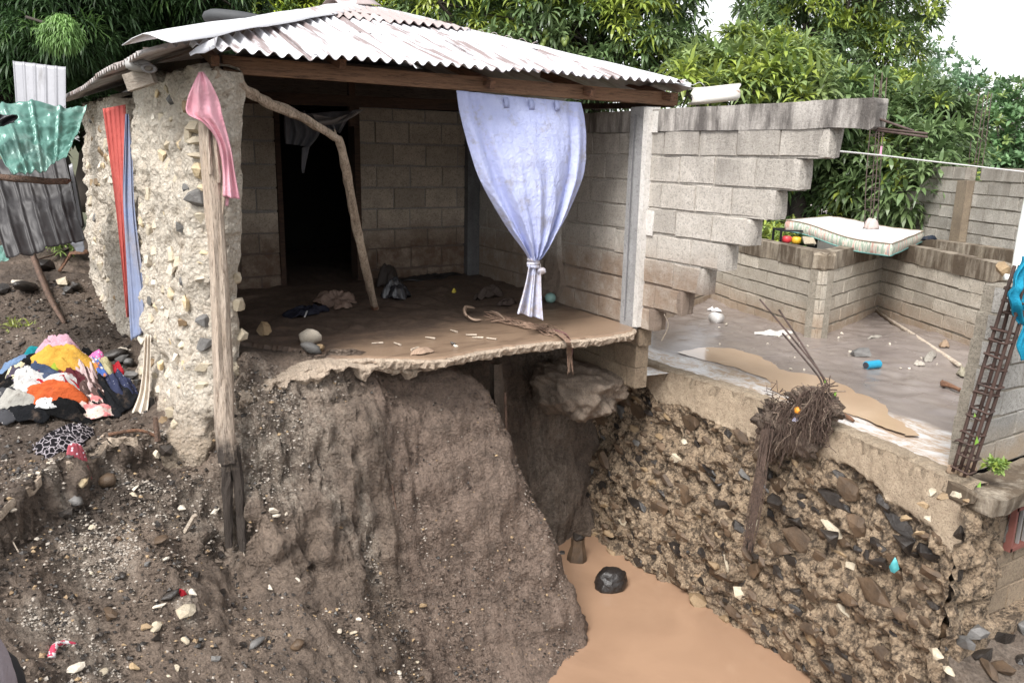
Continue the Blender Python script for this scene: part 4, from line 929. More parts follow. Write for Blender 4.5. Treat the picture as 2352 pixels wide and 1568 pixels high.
# upper wall beside the rebar cage
upw = empty('yard_wall', (5.5, 2.66, -.5), 'grey block wall behind the leaning rebar cage', 'wall')
zu = [-.52, -.33, -.155, .02, .195, .37, .545, .72]
st = [.03, .02, .04, .06, .07, .09, .12]
block_wall('block_wall', upw, (5.09, 2.66), (1, 0), (0, -1), [(a, b, s_, 1.6) for a, b, s_ in zip(zu[:-1], zu[1:], st)], m_block('block_grey', (.46, .44, .41), (.33, .31, .28), (-.45, -.2), (.32, .23, .14), .7), MM_YARD, .40, start=.12, thick=.14)
# ================================================================== LOW YARD WALLS
def PV(x, y, p0, p1):
    u = np.array([p1[0]-p0[0], p1[1]-p0[1]]); n = np.array([-u[1], u[0], 0]); d = ray(x, y); t = ((np.array([p0[0], p0[1], 0])-CAM) @ n)/(d @ n); return CAM+d*t
Aa, Ab, Bb, Cc = np.array((8.141, 8.13)), np.array((7.498, 5.777)), np.array((9.471, 6.409)), np.array((8.50, 4.43))
zw = [-.56, -.385, -.215, -.05, .115, .28]
def low_wall(lab, p, q, nrm, start, cope=True, zz=zw, ct=.48, ext=0):
    o = empty('low_wall', (*((p+q)/2), -.5), lab, 'wall', None); L = np.linalg.norm(q-p); u = (q-p)/L
    block_wall('block_wall', o, p, u, nrm, [(a, b, 0, L) for a, b in zip(zz[:-1], zz[1:])], MB_YARD, MM_YARD, .42, start=start, thick=.15, joint=.008)
    if cope:
        n_ = np.array(nrm)/np.linalg.norm(nrm); a = p-n_*.07; b = q-n_*.07
        rough_beam('coping', [a-u*ext, (a+b)/2, b+u*ext], .085, lambda t: (.275, ct), M_COPE, o, 21, .010, 60)
    return o
def nrm_of(p, q, toward=(5.5, 5.0)):
    u = (q-p)/np.linalg.norm(q-p); n = np.array([-u[1], u[0]]); return n if n @ (np.array(toward)-(p+q)/2) > 0 else -n
low_wall('low block wall with mouldy coping running from the broken house wall to the outer corner', Aa, Ab, nrm_of(Aa, Ab), .1)
low_wall('short low block wall under the mattress between two corners', Ab, Bb, nrm_of(Ab, Bb), .25)
low_wall('low block wall with the long pole leaning against its foot', Bb, Cc, nrm_of(Bb, Cc), .15)
Z0 = np.array((6.55, 7.33)); low_wall('stub of low block wall seen under the broken steps of the house wall', Z0, Aa, nrm_of(Z0, Aa), .2, zz=zw[:4], cope=False)
# second wall behind with pale coping
q0, q1 = PZ(2112, 545, .50), PZ(2345, 577, .50); o = empty('low_wall', (*((q0+q1)/2)[:2], -.5), 'dark low wall with a pale top just behind the mattress wall', 'wall')
rough_beam('coping', [q0[:2], ((q0+q1)/2)[:2], q1[:2]], .08, lambda t: (.0, .50), M_COPE, o, 33, .012, 50)
bx, fx_ = box_vf((*((q0+q1)/2)[:2], -.25), (.1, .1, .5)); mesh('wall_base', bx, fx_, MM_YARD, o)
# far stepped wall
fw0 = PD(2080, 520, 12)[:2]; ud = np.array((-.932, -1.902)); ud /= np.linalg.norm(ud); fn = np.array([-ud[1], ud[0]]); fn = fn if fn @ (-fw0) > 0 else -fn
fwall = empty('stepped_wall', (*(fw0+ud*1.5), -.5), 'far grey block wall with a stepped broken left end', 'wall')
def sF(x, y): p = PV(x, y, fw0, fw0+ud); return (p[:2]-fw0) @ ud, p[2]
sL = [sF(2076, 500)[0], sF(2079, 470)[0], sF(2081, 455)[0], sF(2085, 434)[0], sF(2114, 409)[0], sF(2144, 385)[0]]
ztop = sF(2144, 382)[1]; ch = (ztop-sF(2085, 434)[1])/2
crs = []; zt = ztop
for k in range(9):
    s_ = [sL[5], sL[4], sL[3], sL[2], sL[1], sL[0], sL[0]+.1, sL[0]-.1, sL[0]-.1][k]; crs.append((zt-ch, zt, s_, 6.0)); zt -= ch
pL, pR = sF(2216, 420)[0], sF(2237, 420)[0]
crs2 = []
for k, (a, b, s0, s1) in enumerate(crs): crs2 += [(a, b, s0, pL), (a, b, pR+(.12 if k == 0 else .02), s1)]
block_wall('block_wall', fwall, fw0, ud, fn, [c for c in crs2[0::2]], MB_FAR, MM_YARD, .40, start=.0, thick=.15)
block_wall('block_wall', fwall, fw0, ud, fn, [c for c in crs2[1::2]], MB_FAR, MM_YARD, .40, start=.15, thick=.15)
cpos = fw0+ud*(pL+pR)/2+fn*.03; Rm = np.array([[ud[0], fn[0], 0], [ud[1], fn[1], 0], [0, 0, 1]])
V, F = box_vf((cpos[0], cpos[1], (ztop-ch+zt)/2), (pR-pL+.02, .14, ztop-ch-zt), Rm) if False else (None, None)
bv, bf = box_vf((0, 0, 0), (pR-pL+.02, .14, ztop-ch-zt), Rm); mesh('column', bv+np.array([cpos[0], cpos[1], (ztop-ch+zt)/2]), bf, m_concrete('brown_column', (.30, .24, .17), (.2, .155, .11), (.1, .07, .05), .4), fwall)
V, F = bar_vf(PD(2196, 405, 11.8), PD(2218, 392, 11.7), .09, .09); tag(mesh('clay_pipe_stub', V, F, MS_GREY), 'short grey stub lying on the far stepped wall', 'rubble')
cl_ = PD(2075, 535, 11.5); rough_beam('old_footing', [fw0+ud*-1.3+fn*.3, fw0+fn*.25, fw0+ud*3+fn*.25], .12, lambda t: (-.2, .36), M_COPE, fwall, 41, .05, 40)

# ================================================================== TREES
def leaves_rosettes(C, A, R, nl, L, wd, droop, tint, rs):
    """C centres (n,3), A outward axes, nl leaves each of length L, lanceolate with two bends"""
    n = len(C); A = A/np.linalg.norm(A, axis=1)[:, None]
    h = np.where(np.abs(A[:, 2:3]) > .9, np.array([[1., 0, 0]]), np.array([[0, 0, 1.]])); T = np.cross(h, A); T /= np.linalg.norm(T, axis=1)[:, None]; B = np.cross(A, T)
    ph = (np.arange(nl)[None]*2.39996+rs.random((n, 1))*6.28); el = rs.uniform(.15, 1.25, (n, nl))   # angle from axis
    el = .55+.85*(np.arange(nl)[None]/nl)+rs.normal(size=(n, nl))*.18
    D = (A[:, None]*np.cos(el)[..., None]+(T[:, None]*np.cos(ph)[..., None]+B[:, None]*np.sin(ph)[..., None])*np.sin(el)[..., None])
    Ls = L*rs.uniform(.7, 1.15, (n, nl, 1)); g = np.array([0, 0, -1.])
    S = np.cross(D, g); S /= np.linalg.norm(S, axis=2)[..., None]+1e-6; S = S+rs.normal(size=S.shape)*.25
    c = C[:, None]+D*L*.08
    D2 = D+g*droop*rs.uniform(.5, 1.2, (n, nl, 1)); D2 /= np.linalg.norm(D2, axis=2)[..., None]
    D3 = D2+g*droop*1.3; D3 /= np.linalg.norm(D3, axis=2)[..., None]
    m1 = c+D*Ls*.33; m2 = m1+D2*Ls*.37; tip = m2+D3*Ls*.33; w1 = S*wd; w2 = S*wd*.85
    V = np.stack([c, m1-w1, m1+w1, m2-w2, m2+w2, tip], 2).reshape(-1, 3)
    k = np.arange(n*nl)[:, None]*6; F = np.concatenate([k+[0, 1, 2], k+[1, 3, 4], k+[1, 4, 2], k+[3, 5, 4]], 0)
    tt = np.repeat(tint, nl*6, axis=0)*rs.uniform(.8, 1.2, (n*nl, 1)).repeat(6, axis=0)
    return V, F, tt
def sample_lobes(lobes, spacing, rs, inner=.35):
    C = []; A = []
    cs = np.array([l[0] for l in lobes]); rr = np.array([l[1] for l in lobes])
    for c, r in lobes:
        n = int(4*math.pi*r*r/spacing**2); v = rs.normal(size=(n, 3)); v /= np.linalg.norm(v, axis=1)[:, None]
        v = v[v[:, 2] > -.75]
        rad_ = r*(1+.22*fbm(v*1.0+c, 1.6, 3, 7)+rs.uniform(-.12, .05, len(v))); p = c+v*rad_[:, None]*np.array([1, 1, .9])
        ins = np.zeros(len(p), bool)
        for c2, r2 in lobes:
            if c2 is c: continue
            ins |= np.linalg.norm((p-c2)/np.array([1, 1, .9]), axis=1) < r2*.72
        keep = ~ins; C.append(p[keep]); A.append(v[keep])
        ni = int(n*inner); v = rs.normal(size=(ni, 3)); v /= np.linalg.norm(v, axis=1)[:, None]; C.append(c+v*r*rs.uniform(.45, .85, (ni, 1))); A.append(v)
    return np.concatenate(C), np.concatenate(A)
def tree(name, label, lobesD, base, mat, spacing, nl, L, wd, droop, young=.08, seed=0, group=None, trunk_r=.2, gap=.2, jc=(1, 1, 1), ytint=(2.3, 1.9, .9)):
    """lobesD: (x, y, depth, radius)"""
    rs = np.random.default_rng(seed); lobes = [(PD(x, y, d), r) for x, y, d, r in lobesD]
    t = empty(name, base, label, 'tree', group); C, A = sample_lobes(lobes, spacing, rs)
    dens = fbm(C, .9, 3, seed+2); C, A = C[dens > -1+gap*1.6], A[dens > -1+gap*1.6]
    A = A+np.array([0, 0, .55])+rs.normal(size=A.shape)*.3
    tint = np.ones((len(C), 3))*np.array(jc)*(1+.25*fbm(C, 1.5, 2, seed+5))[:, None]
    ym = (fbm(C, 1.1, 3, seed+9)+rs.normal(size=len(C))*.35 > 1.0-young*6)&(A[:, 2] > .3); tint[ym] = np.array(ytint)*rs.uniform(.8, 1.1, (ym.sum(), 1))
    V, F, T = leaves_rosettes(C, A, None, nl, L, wd, droop, tint, rs); cr = fastmesh('crown', V, F, mat, t, tint=T)
    cen = np.mean([l[0] for l in lobes], axis=0); base = np.array(base, float); L_ = []
    tk = spline([base, base+(cen-base)*.35+[.1, .05, 0], base+(cen-base)*.7, cen], 9); L_.append(tube_vf(tk, np.linspace(trunk_r, trunk_r*.4, 9), 8, .12, seed))
    tr = mesh('trunk', *L_[0], M_BARK, t, True); Ls = []
    for i, (c, r) in enumerate(lobes):
        s_ = tk[4+i % 4]; mid = (s_+c)/2+np.array([0, 0, -.15*r]); Ls.append(tube_vf(spline([s_, mid, c+(c-s_)*.08], 6), np.linspace(trunk_r*.38, trunk_r*.10, 6), 5, .1, i))
        for q_ in range(3):
            v = rs.normal(size=3); v /= np.linalg.norm(v); Ls.append(tube_vf([c-v*.1*r, c+v*r*.5, c+v*r*.9+[0, 0, -.05]], [trunk_r*.09, trunk_r*.06, trunk_r*.03], 4, 0, q_, False))
    V, F = join_vf(Ls); mesh('limbs', V, F, M_BARK, t, True); return t, C
S_ = lambda L: [(x, y, d+((i*37) % 5-2)*.25, r) for i, (x, y, d, r) in enumerate(L)]
GB = -.6
tree('mango_tree', 'large mango tree with drooping dark leaves right above the house roof', S_([(1010, 5, 14, .75), (1090, 90, 14, .8), (1130, -20, 14, 1.), (1230, 60, 13.6, 1.0), (1200, 150, 13.6, .8), (1330, -10, 14, 1.1), (1360, 110, 13.4, 1.0), (1330, 190, 13.2, .7), (1460, 60, 13.6, 1.0), (1480, 160, 13.2, .8), (1515, -20, 14, .6), (1545, 120, 13.6, .48), (1420, -70, 14, 1.1), (1240, -90, 14.2, 1.2)]),
     PD(1330, 620, 15), ML_MANGO, .25, 12, .27, .022, .55, .10, 21, trunk_r=.28)
_, mC = tree('mango_tree', 'bright green low mango beside the right end of the roof', S_([(1580, 215, 11.5, .42), (1640, 190, 12, .55), (1700, 140, 12.4, .5), (1745, 200, 12, .55), (1800, 160, 12.4, .55), (1840, 220, 12, .42), (1690, 230, 11.6, .4), (1870, 180, 12.8, .4)]),
     PD(1720, 560, 13), ML_MANGO, .22, 10, .31, .027, .5, .16, 22, trunk_r=.14, jc=(1.5, 1.35, 1.2))
tree('mango_tree', 'yellow green mango top showing behind the roof ridge', S_([(590, 25, 16, .5), (650, -5, 16, .7), (740, 5, 16.2, .8), (840, -25, 16, .9), (930, 5, 15.5, .7), (880, 20, 15.5, .6), (990, 40, 15.6, .5), (690, -60, 16, 1.0), (560, -40, 16, .9)]),
     PD(790, 560, 17), ML_MANGO, .25, 12, .27, .022, .5, .32, 23, trunk_r=.2, jc=(1.4, 1.3, 1.1), ytint=(3.2, 2.6, .9))
tree('mango_tree', 'tall rounded mango against the sky behind the ring beam', S_([(1745, 75, 19, .65), (1785, -20, 19, .85), (1830, -50, 19, 1.2), (1850, 60, 18.5, 1.1), (1770, 125, 18, .7), (1950, 0, 18.6, 1.2), (1990, -60, 18.6, 1.0), (2050, 50, 18.4, .95), (2040, 130, 18.2, .8), (1930, 130, 17.8, 1.0), (1850, 170, 17.6, .8), (1980, 200, 17.5, .8), (2075, 0, 18.6, .7)]),
     PD(1880, 620, 19), ML_MANGO, .30, 11, .30, .026, .55, .13, 24, trunk_r=.3, jc=(.95, .95, .95))
tree('mango_tree', 'wide mango with reddish dead sprays behind the rebar cage', S_([(1920, 250, 13, .55), (1990, 250, 13.2, .6), (2070, 240, 13.6, .6), (2130, 290, 13.6, .6), (2180, 350, 13.4, .5), (2100, 360, 12.8, .6), (2020, 330, 12.6, .6), (1950, 340, 12.8, .55), (1900, 330, 13.2, .45), (1980, 420, 12.6, .6), (2070, 440, 12.4, .6), (1940, 460, 13.0, .5), (2030, 500, 12.6, .55), (2140, 440, 12.9, .5), (2190, 420, 13.2, .4), (2100, 510, 12.8, .5), (2200, 300, 13.8, .4)]),
     PD(2040, 600, 13.6), ML_MANGO, .24, 10, .31, .027, .5, .05, 25, trunk_r=.18, jc=(1.0, 1.0, .95))
tree('shade_tree', 'dark leaning tree trunk with sparse leaves in the gap beyond the broken wall', S_([(1800, 420, 14, .35), (1840, 350, 14.5, .6), (1780, 490, 13.5, .3), (1800, 540, 13, .3), (1890, 410, 14.6, .4), (1760, 380, 15, .5), (1870, 300, 15, .7), (1790, 300, 15, .7), (1820, 460, 14.5, .25)]),
     PD(1828, 560, 13.5), ML_MANGO, .22, 10, .22, .02, .5, .12, 26, trunk_r=.16, jc=(.9, 1, .8))
V, F = tube_vf(spline([PD(1825, 545, 13.2), PD(1838, 480, 13.4), PD(1850, 430, 13.6), PD(1868, 370, 13.9), PD(1890, 300, 14.2)], 12), np.linspace(.17, .11, 12), 9, .1, 3)
V2, F2 = tube_vf(spline([PD(1862, 392, 13.8), PD(1890, 388, 13.7), PD(1925, 410, 13.6)], 8), np.linspace(.08, .05, 8), 7, .1, 4)
V3, F3 = tube_vf(spline([PD(1800, 560, 13.6), PD(1795, 500, 13.8), PD(1785, 440, 14)], 8), np.linspace(.12, .07, 8), 7, .1, 5)
tt = empty('tree', PD(1830, 560, 13.4), 'bare dark forked trunk standing under the broken ring beam', 'tree'); mesh('trunk', V, F, M_BARK, tt, True); mesh('limb', V2, F2, M_BARK, tt, True); mesh('limb', V3, F3, M_BARK, tt, True)
# neem trees on the left
NL = dict(nl=22, L=.26, wd=.010, droop=.5)
for sd_, lab, lob in [(31, 'dark feathery neem tree at the far left edge', [(-40, 60, 10, .7), (40, 10, 10, .7), (60, 130, 10.2, .6), (130, 60, 9.8, .6), (20, 210, 10.4, .5), (140, -40, 10, .8), (-60, 200, 10.5, .8), (90, 200, 11, .5)]),
                      (32, 'feathery neem tree behind the left side of the roof', [(220, 20, 11, .6), (300, 60, 11, .6), (390, 30, 11, .65), (250, 120, 11.4, .55), (330, 130, 11.6, .5), (460, 50, 11.4, .5), (480, -20, 11, .7), (370, -50, 11, .9), (250, -60, 11, .9), (170, 130, 11.8, .6), (430, 90, 12, .5)])]:
    tree('neem_tree', lab, lob, PD(lob[3][0]+30, 520, 12), ML_NEEM, .20, NL['nl'], NL['L'], NL['wd'], NL['droop'], .05, sd_, 'neem trees behind the house', .2, .12, (1, 1, 1), (2.2, 2.0, 1.6))
tree('shade_tree', 'tall dark tree filling the shade behind the neems', [(0, 40, 16, 1.8), (150, 60, 16, 1.8), (300, 20, 16, 1.9), (430, 60, 16, 1.7), (550, 0, 17, 1.6), (100, 200, 16, 1.6), (250, 190, 16, 1.6), (-80, 180, 16, 1.7)], PD(200, 480, 16), ML_NEEM, .42, 12, .4, .05, .4, 0, 33, None, .35, .0, (.6, .6, .6))
# sprig with caught light painted into its raised leaf tint
tree('neem_sprig', 'neem spray tinted bright as if lit, hanging near the silver sheet', [(140, 70, 8.2, .14), (150, 85, 8.2, .13), (125, 85, 8.3, .1)], PD(60, 40, 9), ML_NEEM, .07, 12, .13, .006, 1.2, 0, 34, None, .015, .0, (4.2, 3.6, 3.2))
# far trees on the right; skyline ones have haze painted into the leaf tint
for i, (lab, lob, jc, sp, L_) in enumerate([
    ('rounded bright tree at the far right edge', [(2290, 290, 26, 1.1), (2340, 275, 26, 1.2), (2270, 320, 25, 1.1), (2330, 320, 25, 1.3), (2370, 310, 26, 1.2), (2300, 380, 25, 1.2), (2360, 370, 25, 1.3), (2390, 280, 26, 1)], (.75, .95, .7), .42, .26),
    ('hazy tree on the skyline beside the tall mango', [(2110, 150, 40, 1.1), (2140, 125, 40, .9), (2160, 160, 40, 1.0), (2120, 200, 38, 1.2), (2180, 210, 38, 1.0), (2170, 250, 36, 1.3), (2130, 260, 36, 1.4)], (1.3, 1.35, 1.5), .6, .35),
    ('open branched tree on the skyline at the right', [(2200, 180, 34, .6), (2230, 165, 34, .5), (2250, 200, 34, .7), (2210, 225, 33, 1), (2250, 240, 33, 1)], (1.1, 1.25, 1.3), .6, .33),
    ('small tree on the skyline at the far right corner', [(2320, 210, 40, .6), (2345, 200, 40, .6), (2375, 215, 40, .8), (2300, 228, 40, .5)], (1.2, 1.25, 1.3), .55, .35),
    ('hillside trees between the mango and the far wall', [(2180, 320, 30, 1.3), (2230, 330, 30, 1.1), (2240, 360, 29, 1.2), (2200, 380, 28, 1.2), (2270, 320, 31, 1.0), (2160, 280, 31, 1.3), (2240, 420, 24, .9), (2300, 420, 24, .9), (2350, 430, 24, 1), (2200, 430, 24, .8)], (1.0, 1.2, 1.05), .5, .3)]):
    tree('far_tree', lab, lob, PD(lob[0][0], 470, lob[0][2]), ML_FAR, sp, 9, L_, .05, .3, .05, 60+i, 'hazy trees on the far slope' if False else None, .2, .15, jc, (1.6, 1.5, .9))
# low shrubs in gaps
tree('shrub', 'light green shrub behind the mattress', [(1760, 540, 11.5, .22), (1790, 560, 11, .2), (1880, 500, 13.5, .3), (1950, 505, 13, .25), (1740, 560, 11.8, .2), (1850, 520, 14, .3)], PD(1850, 560, 13), ML_MANGO, .16, 9, .16, .018, .4, .3, 71, None, .03, .0, (1.6, 1.5, 1.1))
tree('weed', 'green weeds behind the dark hanging sheets', [(138, 545, 9.2, .14), (150, 560, 9.1, .12)], PD(140, 580, 9.2), ML_MANGO, .08, 8, .10, .008, .2, .1, 72, None, .01, .0, (1.5, 1.4, 1))
# hanging mangoes
M_MANGO = simple('mango_skin', (.20, .26, .07), .45)
for i, (x_, y_) in enumerate([(1252, 72), (1256, 86), (1249, 96), (1245, 106), (1293, 93), (1297, 100), (1301, 90)]):
    c = PD(x_, y_, 12.6); me = bpy.data.meshes.get('mango_mesh')
    if me is None:
        bm = _bm.new(); _bm.ops.create_icosphere(bm, subdivisions=2, radius=.045)
        for v in bm.verts: v.co.z *= 1.25; v.co.x += v.co.z*.12
        me = bpy.data.meshes.new('mango_mesh'); bm.to_mesh(me); bm.free(); me.materials.append(M_MANGO); me.shade_smooth()
    o = link('mango', me); o.location = tuple(c); tag(o, 'unripe mango hanging on a long stalk from the large tree above the roof', 'mango', 'mangoes hanging in the large tree')
tin = [PD(1830, 500, 17), PD(1965, 480, 17), PD(1990, 440, 20), PD(1880, 425, 20)]
V = [*tin, *[p-np.array([0, 0, .06]) for p in tin], *[np.array([p[0], p[1], -.6]) for p in tin]]
fh_ = empty('tin_roofed_shed', (*tin[0][:2], -.6), 'pale pink tin roof half hidden behind the trunks', 'shed'); mesh('roof', V[:8], [(0, 1, 2, 3), (7, 6, 5, 4), (0, 4, 5, 1), (1, 5, 6, 2), (2, 6, 7, 3), (3, 7, 4, 0)], simple('pink_tin', (.62, .55, .55), .5), fh_)
mesh('wall', V[4:], [(0, 1, 5, 4), (1, 2, 6, 5), (2, 3, 7, 6), (3, 0, 4, 7)], simple('shed_wall', (.4, .37, .34), .9), fh_)
# ================================================================== TIMBER PROPS AND CLOTH
def single(name, VF, m, label, cat, group=None, smooth=False, kind=None): return tag(mesh(name, *VF, m, None, smooth), label, cat, group, kind)
def poly3(pts): return [PY(*p) for p in pts]
pp = poly3([(472, 250, 5.24), (486, 400, 5.22), (497, 550, 5.20), (504, 700, 5.17), (511, 850, 5.14), (515, 960, 5.11), (524, 1060, 5.08)]); pp = spline(pp, 26)
post = empty('wooden_post', PY(540, 1258, 5.03), 'thick weathered wooden post with charred split foot holding up the eave', 'post')
def knotty(pts, r, n, seed, amp=.12, fr=3.):
    V, F = tube_vf(pts, r, n, 0, seed); V = np.array(V); m_ = len(pts); c = np.repeat(np.asarray(pts), n, axis=0); d = V-c
    k = np.tile(np.arange(n), m_); ax = np.repeat(np.linspace(0, 1, m_), n)
    s = 1+amp*np.array(vnoise(np.c_[k*1.7, ax*fr*4, k*0+seed], seed))+amp*.8*vnoise(np.c_[k*.9, ax*fr*.6, k*0], seed+1)
    return c+d*s[:, None], F
mesh('shaft', *knotty(pp, np.interp(np.linspace(0, 1, 26), [0, .2, .6, 1], [.043, .052, .057, .063]), 14, 3, .17, 2), MW_POST, post, False)
fp = spline(poly3([(515, 1020, 5.09), (522, 1100, 5.07), (523, 1170, 5.05), (527, 1255, 5.03)]), 10); mesh('split_foot', *knotty(fp, np.linspace(.040, .026, 10), 9, 8, .25, 3), MW_POST, post)
fp = spline(poly3([(532, 1020, 5.08), (545, 1100, 5.07), (552, 1180, 5.05), (558, 1262, 5.02)]), 10); mesh('split_foot', *knotty(fp, np.linspace(.042, .024, 10), 9, 9, .25, 3), MW_POST, post)
for a in ([(474, 255, 5.2), (478, 330, 5.18), (484, 400, 5.17)], [(500, 320, 5.2), (512, 380, 5.19), (513, 460, 5.18), (508, 500, 5.18)], [(489, 250, 5.21), (497, 340, 5.18), (503, 420, 5.17)]):
    mesh('split_slab', *knotty(spline(poly3(a), 8), np.interp(np.linspace(0, 1, 8), [0, .2, 1], [.016, .022, .010]), 6, len(a), .3), MW_POST, post)
br = empty('broken_branch', PF(862, 712), 'crooked bark-stripped branch broken in two and propping the front beam', 'branch')
yb = PF(862, 712)[1]
p1 = spline(poly3([(494, 168, 5.38), (540, 192, 5.42), (590, 222, 5.5), (640, 247, 5.56), (690, 268, 5.62), (735, 295, 5.68), (778, 322, 5.72)]), 30)
mesh('limb', *knotty(p1, np.interp(np.linspace(0, 1, 30), [0, .5, 1], [.038, .033, .027]), 11, 4, .26, 5), MW_BRANCH, br)
p2 = spline([PY(778, 316, 5.72), PY(790, 370, 5.8), PY(803, 440, 5.95), PY(818, 520, 6.15), PY(838, 610, 6.35), PY(862, 712, yb)+[0, 0, .01]], 30)
mesh('limb', *knotty(p2, np.interp(np.linspace(0, 1, 30), [0, .3, 1], [.026, .036, .033]), 11, 5, .2, 5), MW_BRANCH, br)
for a in ([(772, 318, 5.72), (770, 305, 5.72), (768, 296, 5.72)], [(560, 205, 5.42), (550, 196, 5.41), (545, 188, 5.4)], [(655, 250, 5.55), (650, 243, 5.55), (644, 238, 5.55)]): mesh('splinter', *tube_vf(poly3(a), [.014, .008, .002], 5, .1), MW_BRANCH, br)
V, F = tube_vf([PF(856, 706), PF(846, 700)+[0, 0, .01]], .006, 5); 

def quilt(rowsL, rowsR, nu, nv, disp, yoff=0):
    """cloth between a left and a right edge polyline of (x, y, Y); disp(u, v) metres towards the viewer"""
    Lp = spline([PY(*p) for p in rowsL], nv); Rp = spline([PY(*p) for p in rowsR], nv); V = []
    for i in range(nu):
        u = i/(nu-1)
        for k in range(nv):
            v = k/(nv-1); p = Lp[k]*(1-u)+Rp[k]*u; dd = disp(u, v); V.append(p+np.array([-.25*dd, -dd, 0]))
    return V, [tuple(q) for q in gridfaces(nu, nv)[:, ::-1]]
def cloth_obj(name, VF, m, label, cat, parent=None, thick=.004):
    o = mesh(name, VF[0], VF[1], m, parent, True); md = o.modifiers.new('thick', 'SOLIDIFY'); md.thickness = thick
    if label: tag(o, label, cat)
    return o
M_CURT = m_cloth('curtain_cloth', (.50, .54, .78), (.42, .46, .72), .9, (.34, .33, .37), (.53, .68), 4.5)
cu = empty('curtain', PY(1220, 735, 5.5), 'pale blue curtain hanging from the front beam tied in a big knot', 'curtain')
YC = 5.44
Lc = [(1048, 208, YC), (1056, 262, YC), (1075, 335, YC), (1100, 410, YC), (1135, 475, YC), (1172, 535, YC), (1203, 578, YC), (1213, 596, YC)]
Rc = [(1334, 236, YC), (1343, 275, YC), (1347, 335, YC), (1343, 395, YC), (1322, 455, YC), (1290, 520, YC), (1252, 578, YC), (1236, 596, YC)]
def dc(u, v):
    g = v**1.6; n1 = math.sin(u*21+v*2)*.006*(1-.5*v)+.010*float(fbm(np.array([[u*9+v*1.5, v*2.2, 0]]), 1, 4, 77, .6)[0])+.006*float(fbm(np.array([[u*16-v*6, v*7, 0]]), 1, 3, 78, ridge=True)[0])
    left = .030*math.exp(-((u-.05-.03*v)/.035)**2)-.030*math.exp(-((u-.115-.06*v)/.035)**2)+.022*math.exp(-((u-.17-.10*v)/.03)**2)
    cr = -.045*math.exp(-((u-(.90-.16*v))/.025)**2)*(.4+v)+.028*math.exp(-((u-(.95-.12*v))/.03)**2)
    belly = .13*math.sin(math.pi*min(u*1.02, 1))*math.sin(math.pi*min(1, v*.9))
    return n1*(.6+g)+(left+cr)*(.5+.7*v)+belly+.03*g*math.sin(u*30)
cloth_obj('panel', quilt(Lc, Rc, 110, 60, dc), M_CURT, None, None, cu)
Lt = [(1211, 604, YC), (1204, 640, YC), (1193, 680, YC), (1182, 716, YC)]; Rt = [(1240, 604, YC), (1241, 640, YC), (1243, 690, YC), (1247, 733, YC)]
V, F = quilt(Lt, Rt, 50, 26, lambda u, v: .03*math.sin(u*15+1)*(.4+v)+.012*math.sin(u*37)+.03)
V = np.array(V)
cloth_obj('tail', (V, F), m_cloth('curtain_tail', (.62, .65, .82), (.56, .58, .74), .9, (.5, .42, .36), (.4, .6), 7), None, None, cu)
def torus_vf(c, R, r, nR=20, nr=8, ax=(1, 1, 1), rotm=None):
    V = [];
    for i in range(nR):
        a = 2*math.pi*i/nR
        for k in range(nr):
            b = 2*math.pi*k/nr; p = np.array([(R+r*math.cos(b))*math.cos(a), (R+r*math.cos(b))*math.sin(a), r*math.sin(b)])*np.array(ax); V.append((rotm @ p if rotm is not None else p)+c)
    F = [(i*nr+k, ((i+1) % nR)*nr+k, ((i+1) % nR)*nr+(k+1) % nr, i*nr+(k+1) % nr) for i in range(nR) for k in range(nr)]
    return np.array(V), F
M_KNOT = bpy.data.materials['curtain_tail']
for k, (yy2, rr2, tilt) in enumerate([(597, .040, .15), (604, .043, -.1), (611, .040, .12)]):
    Rm_ = np.array([[1, 0, tilt], [0, 1, 0], [-tilt, 0, 1]]); mesh('knot', *torus_vf(PY(1225, yy2, YC-.02), rr2, .016, 20, 7, (1, .8, 1), Rm_), M_KNOT, cu, True)
def lump_vf(c, s, seed, sub=3, amp=.2, fr=2.):
    bm = _bm.new(); _bm.ops.create_icosphere(bm, subdivisions=sub, radius=1); P = np.array([v.co for v in bm.verts]); F = [tuple(v.index for v in f.verts) for f in bm.faces]; bm.free()
    P2 = P*(1+amp*fbm(P+seed*1.7, fr, 3, seed)+amp*.5*fbm(P, fr*2.6, 2, seed+2, ridge=True))[:, None]*np.array(s); return P2+np.array(c), F
mesh('knot_loop', *lump_vf(PY(1243, 622, YC-.04), (.035, .03, .028), 4), M_KNOT, cu, True)
for x_, y_ in ((1161, 236), (1219, 241), (1278, 243)):
    a = PY(x_, y_-12, YC-.03); V = [a+np.array([dx, -.012*math.sin(t*3), -t*.075]) for t in np.linspace(0, 1, 5) for dx in (-.022+.01*t, .022+.01*t)]
    cloth_obj('tab', (V, [(2*i, 2*i+1, 2*i+3, 2*i+2) for i in range(4)]), m_cloth('tab_cloth', (.40, .44, .68), (.34, .38, .6)) if x_ == 1161 else bpy.data.materials['tab_cloth'], None, None, cu)
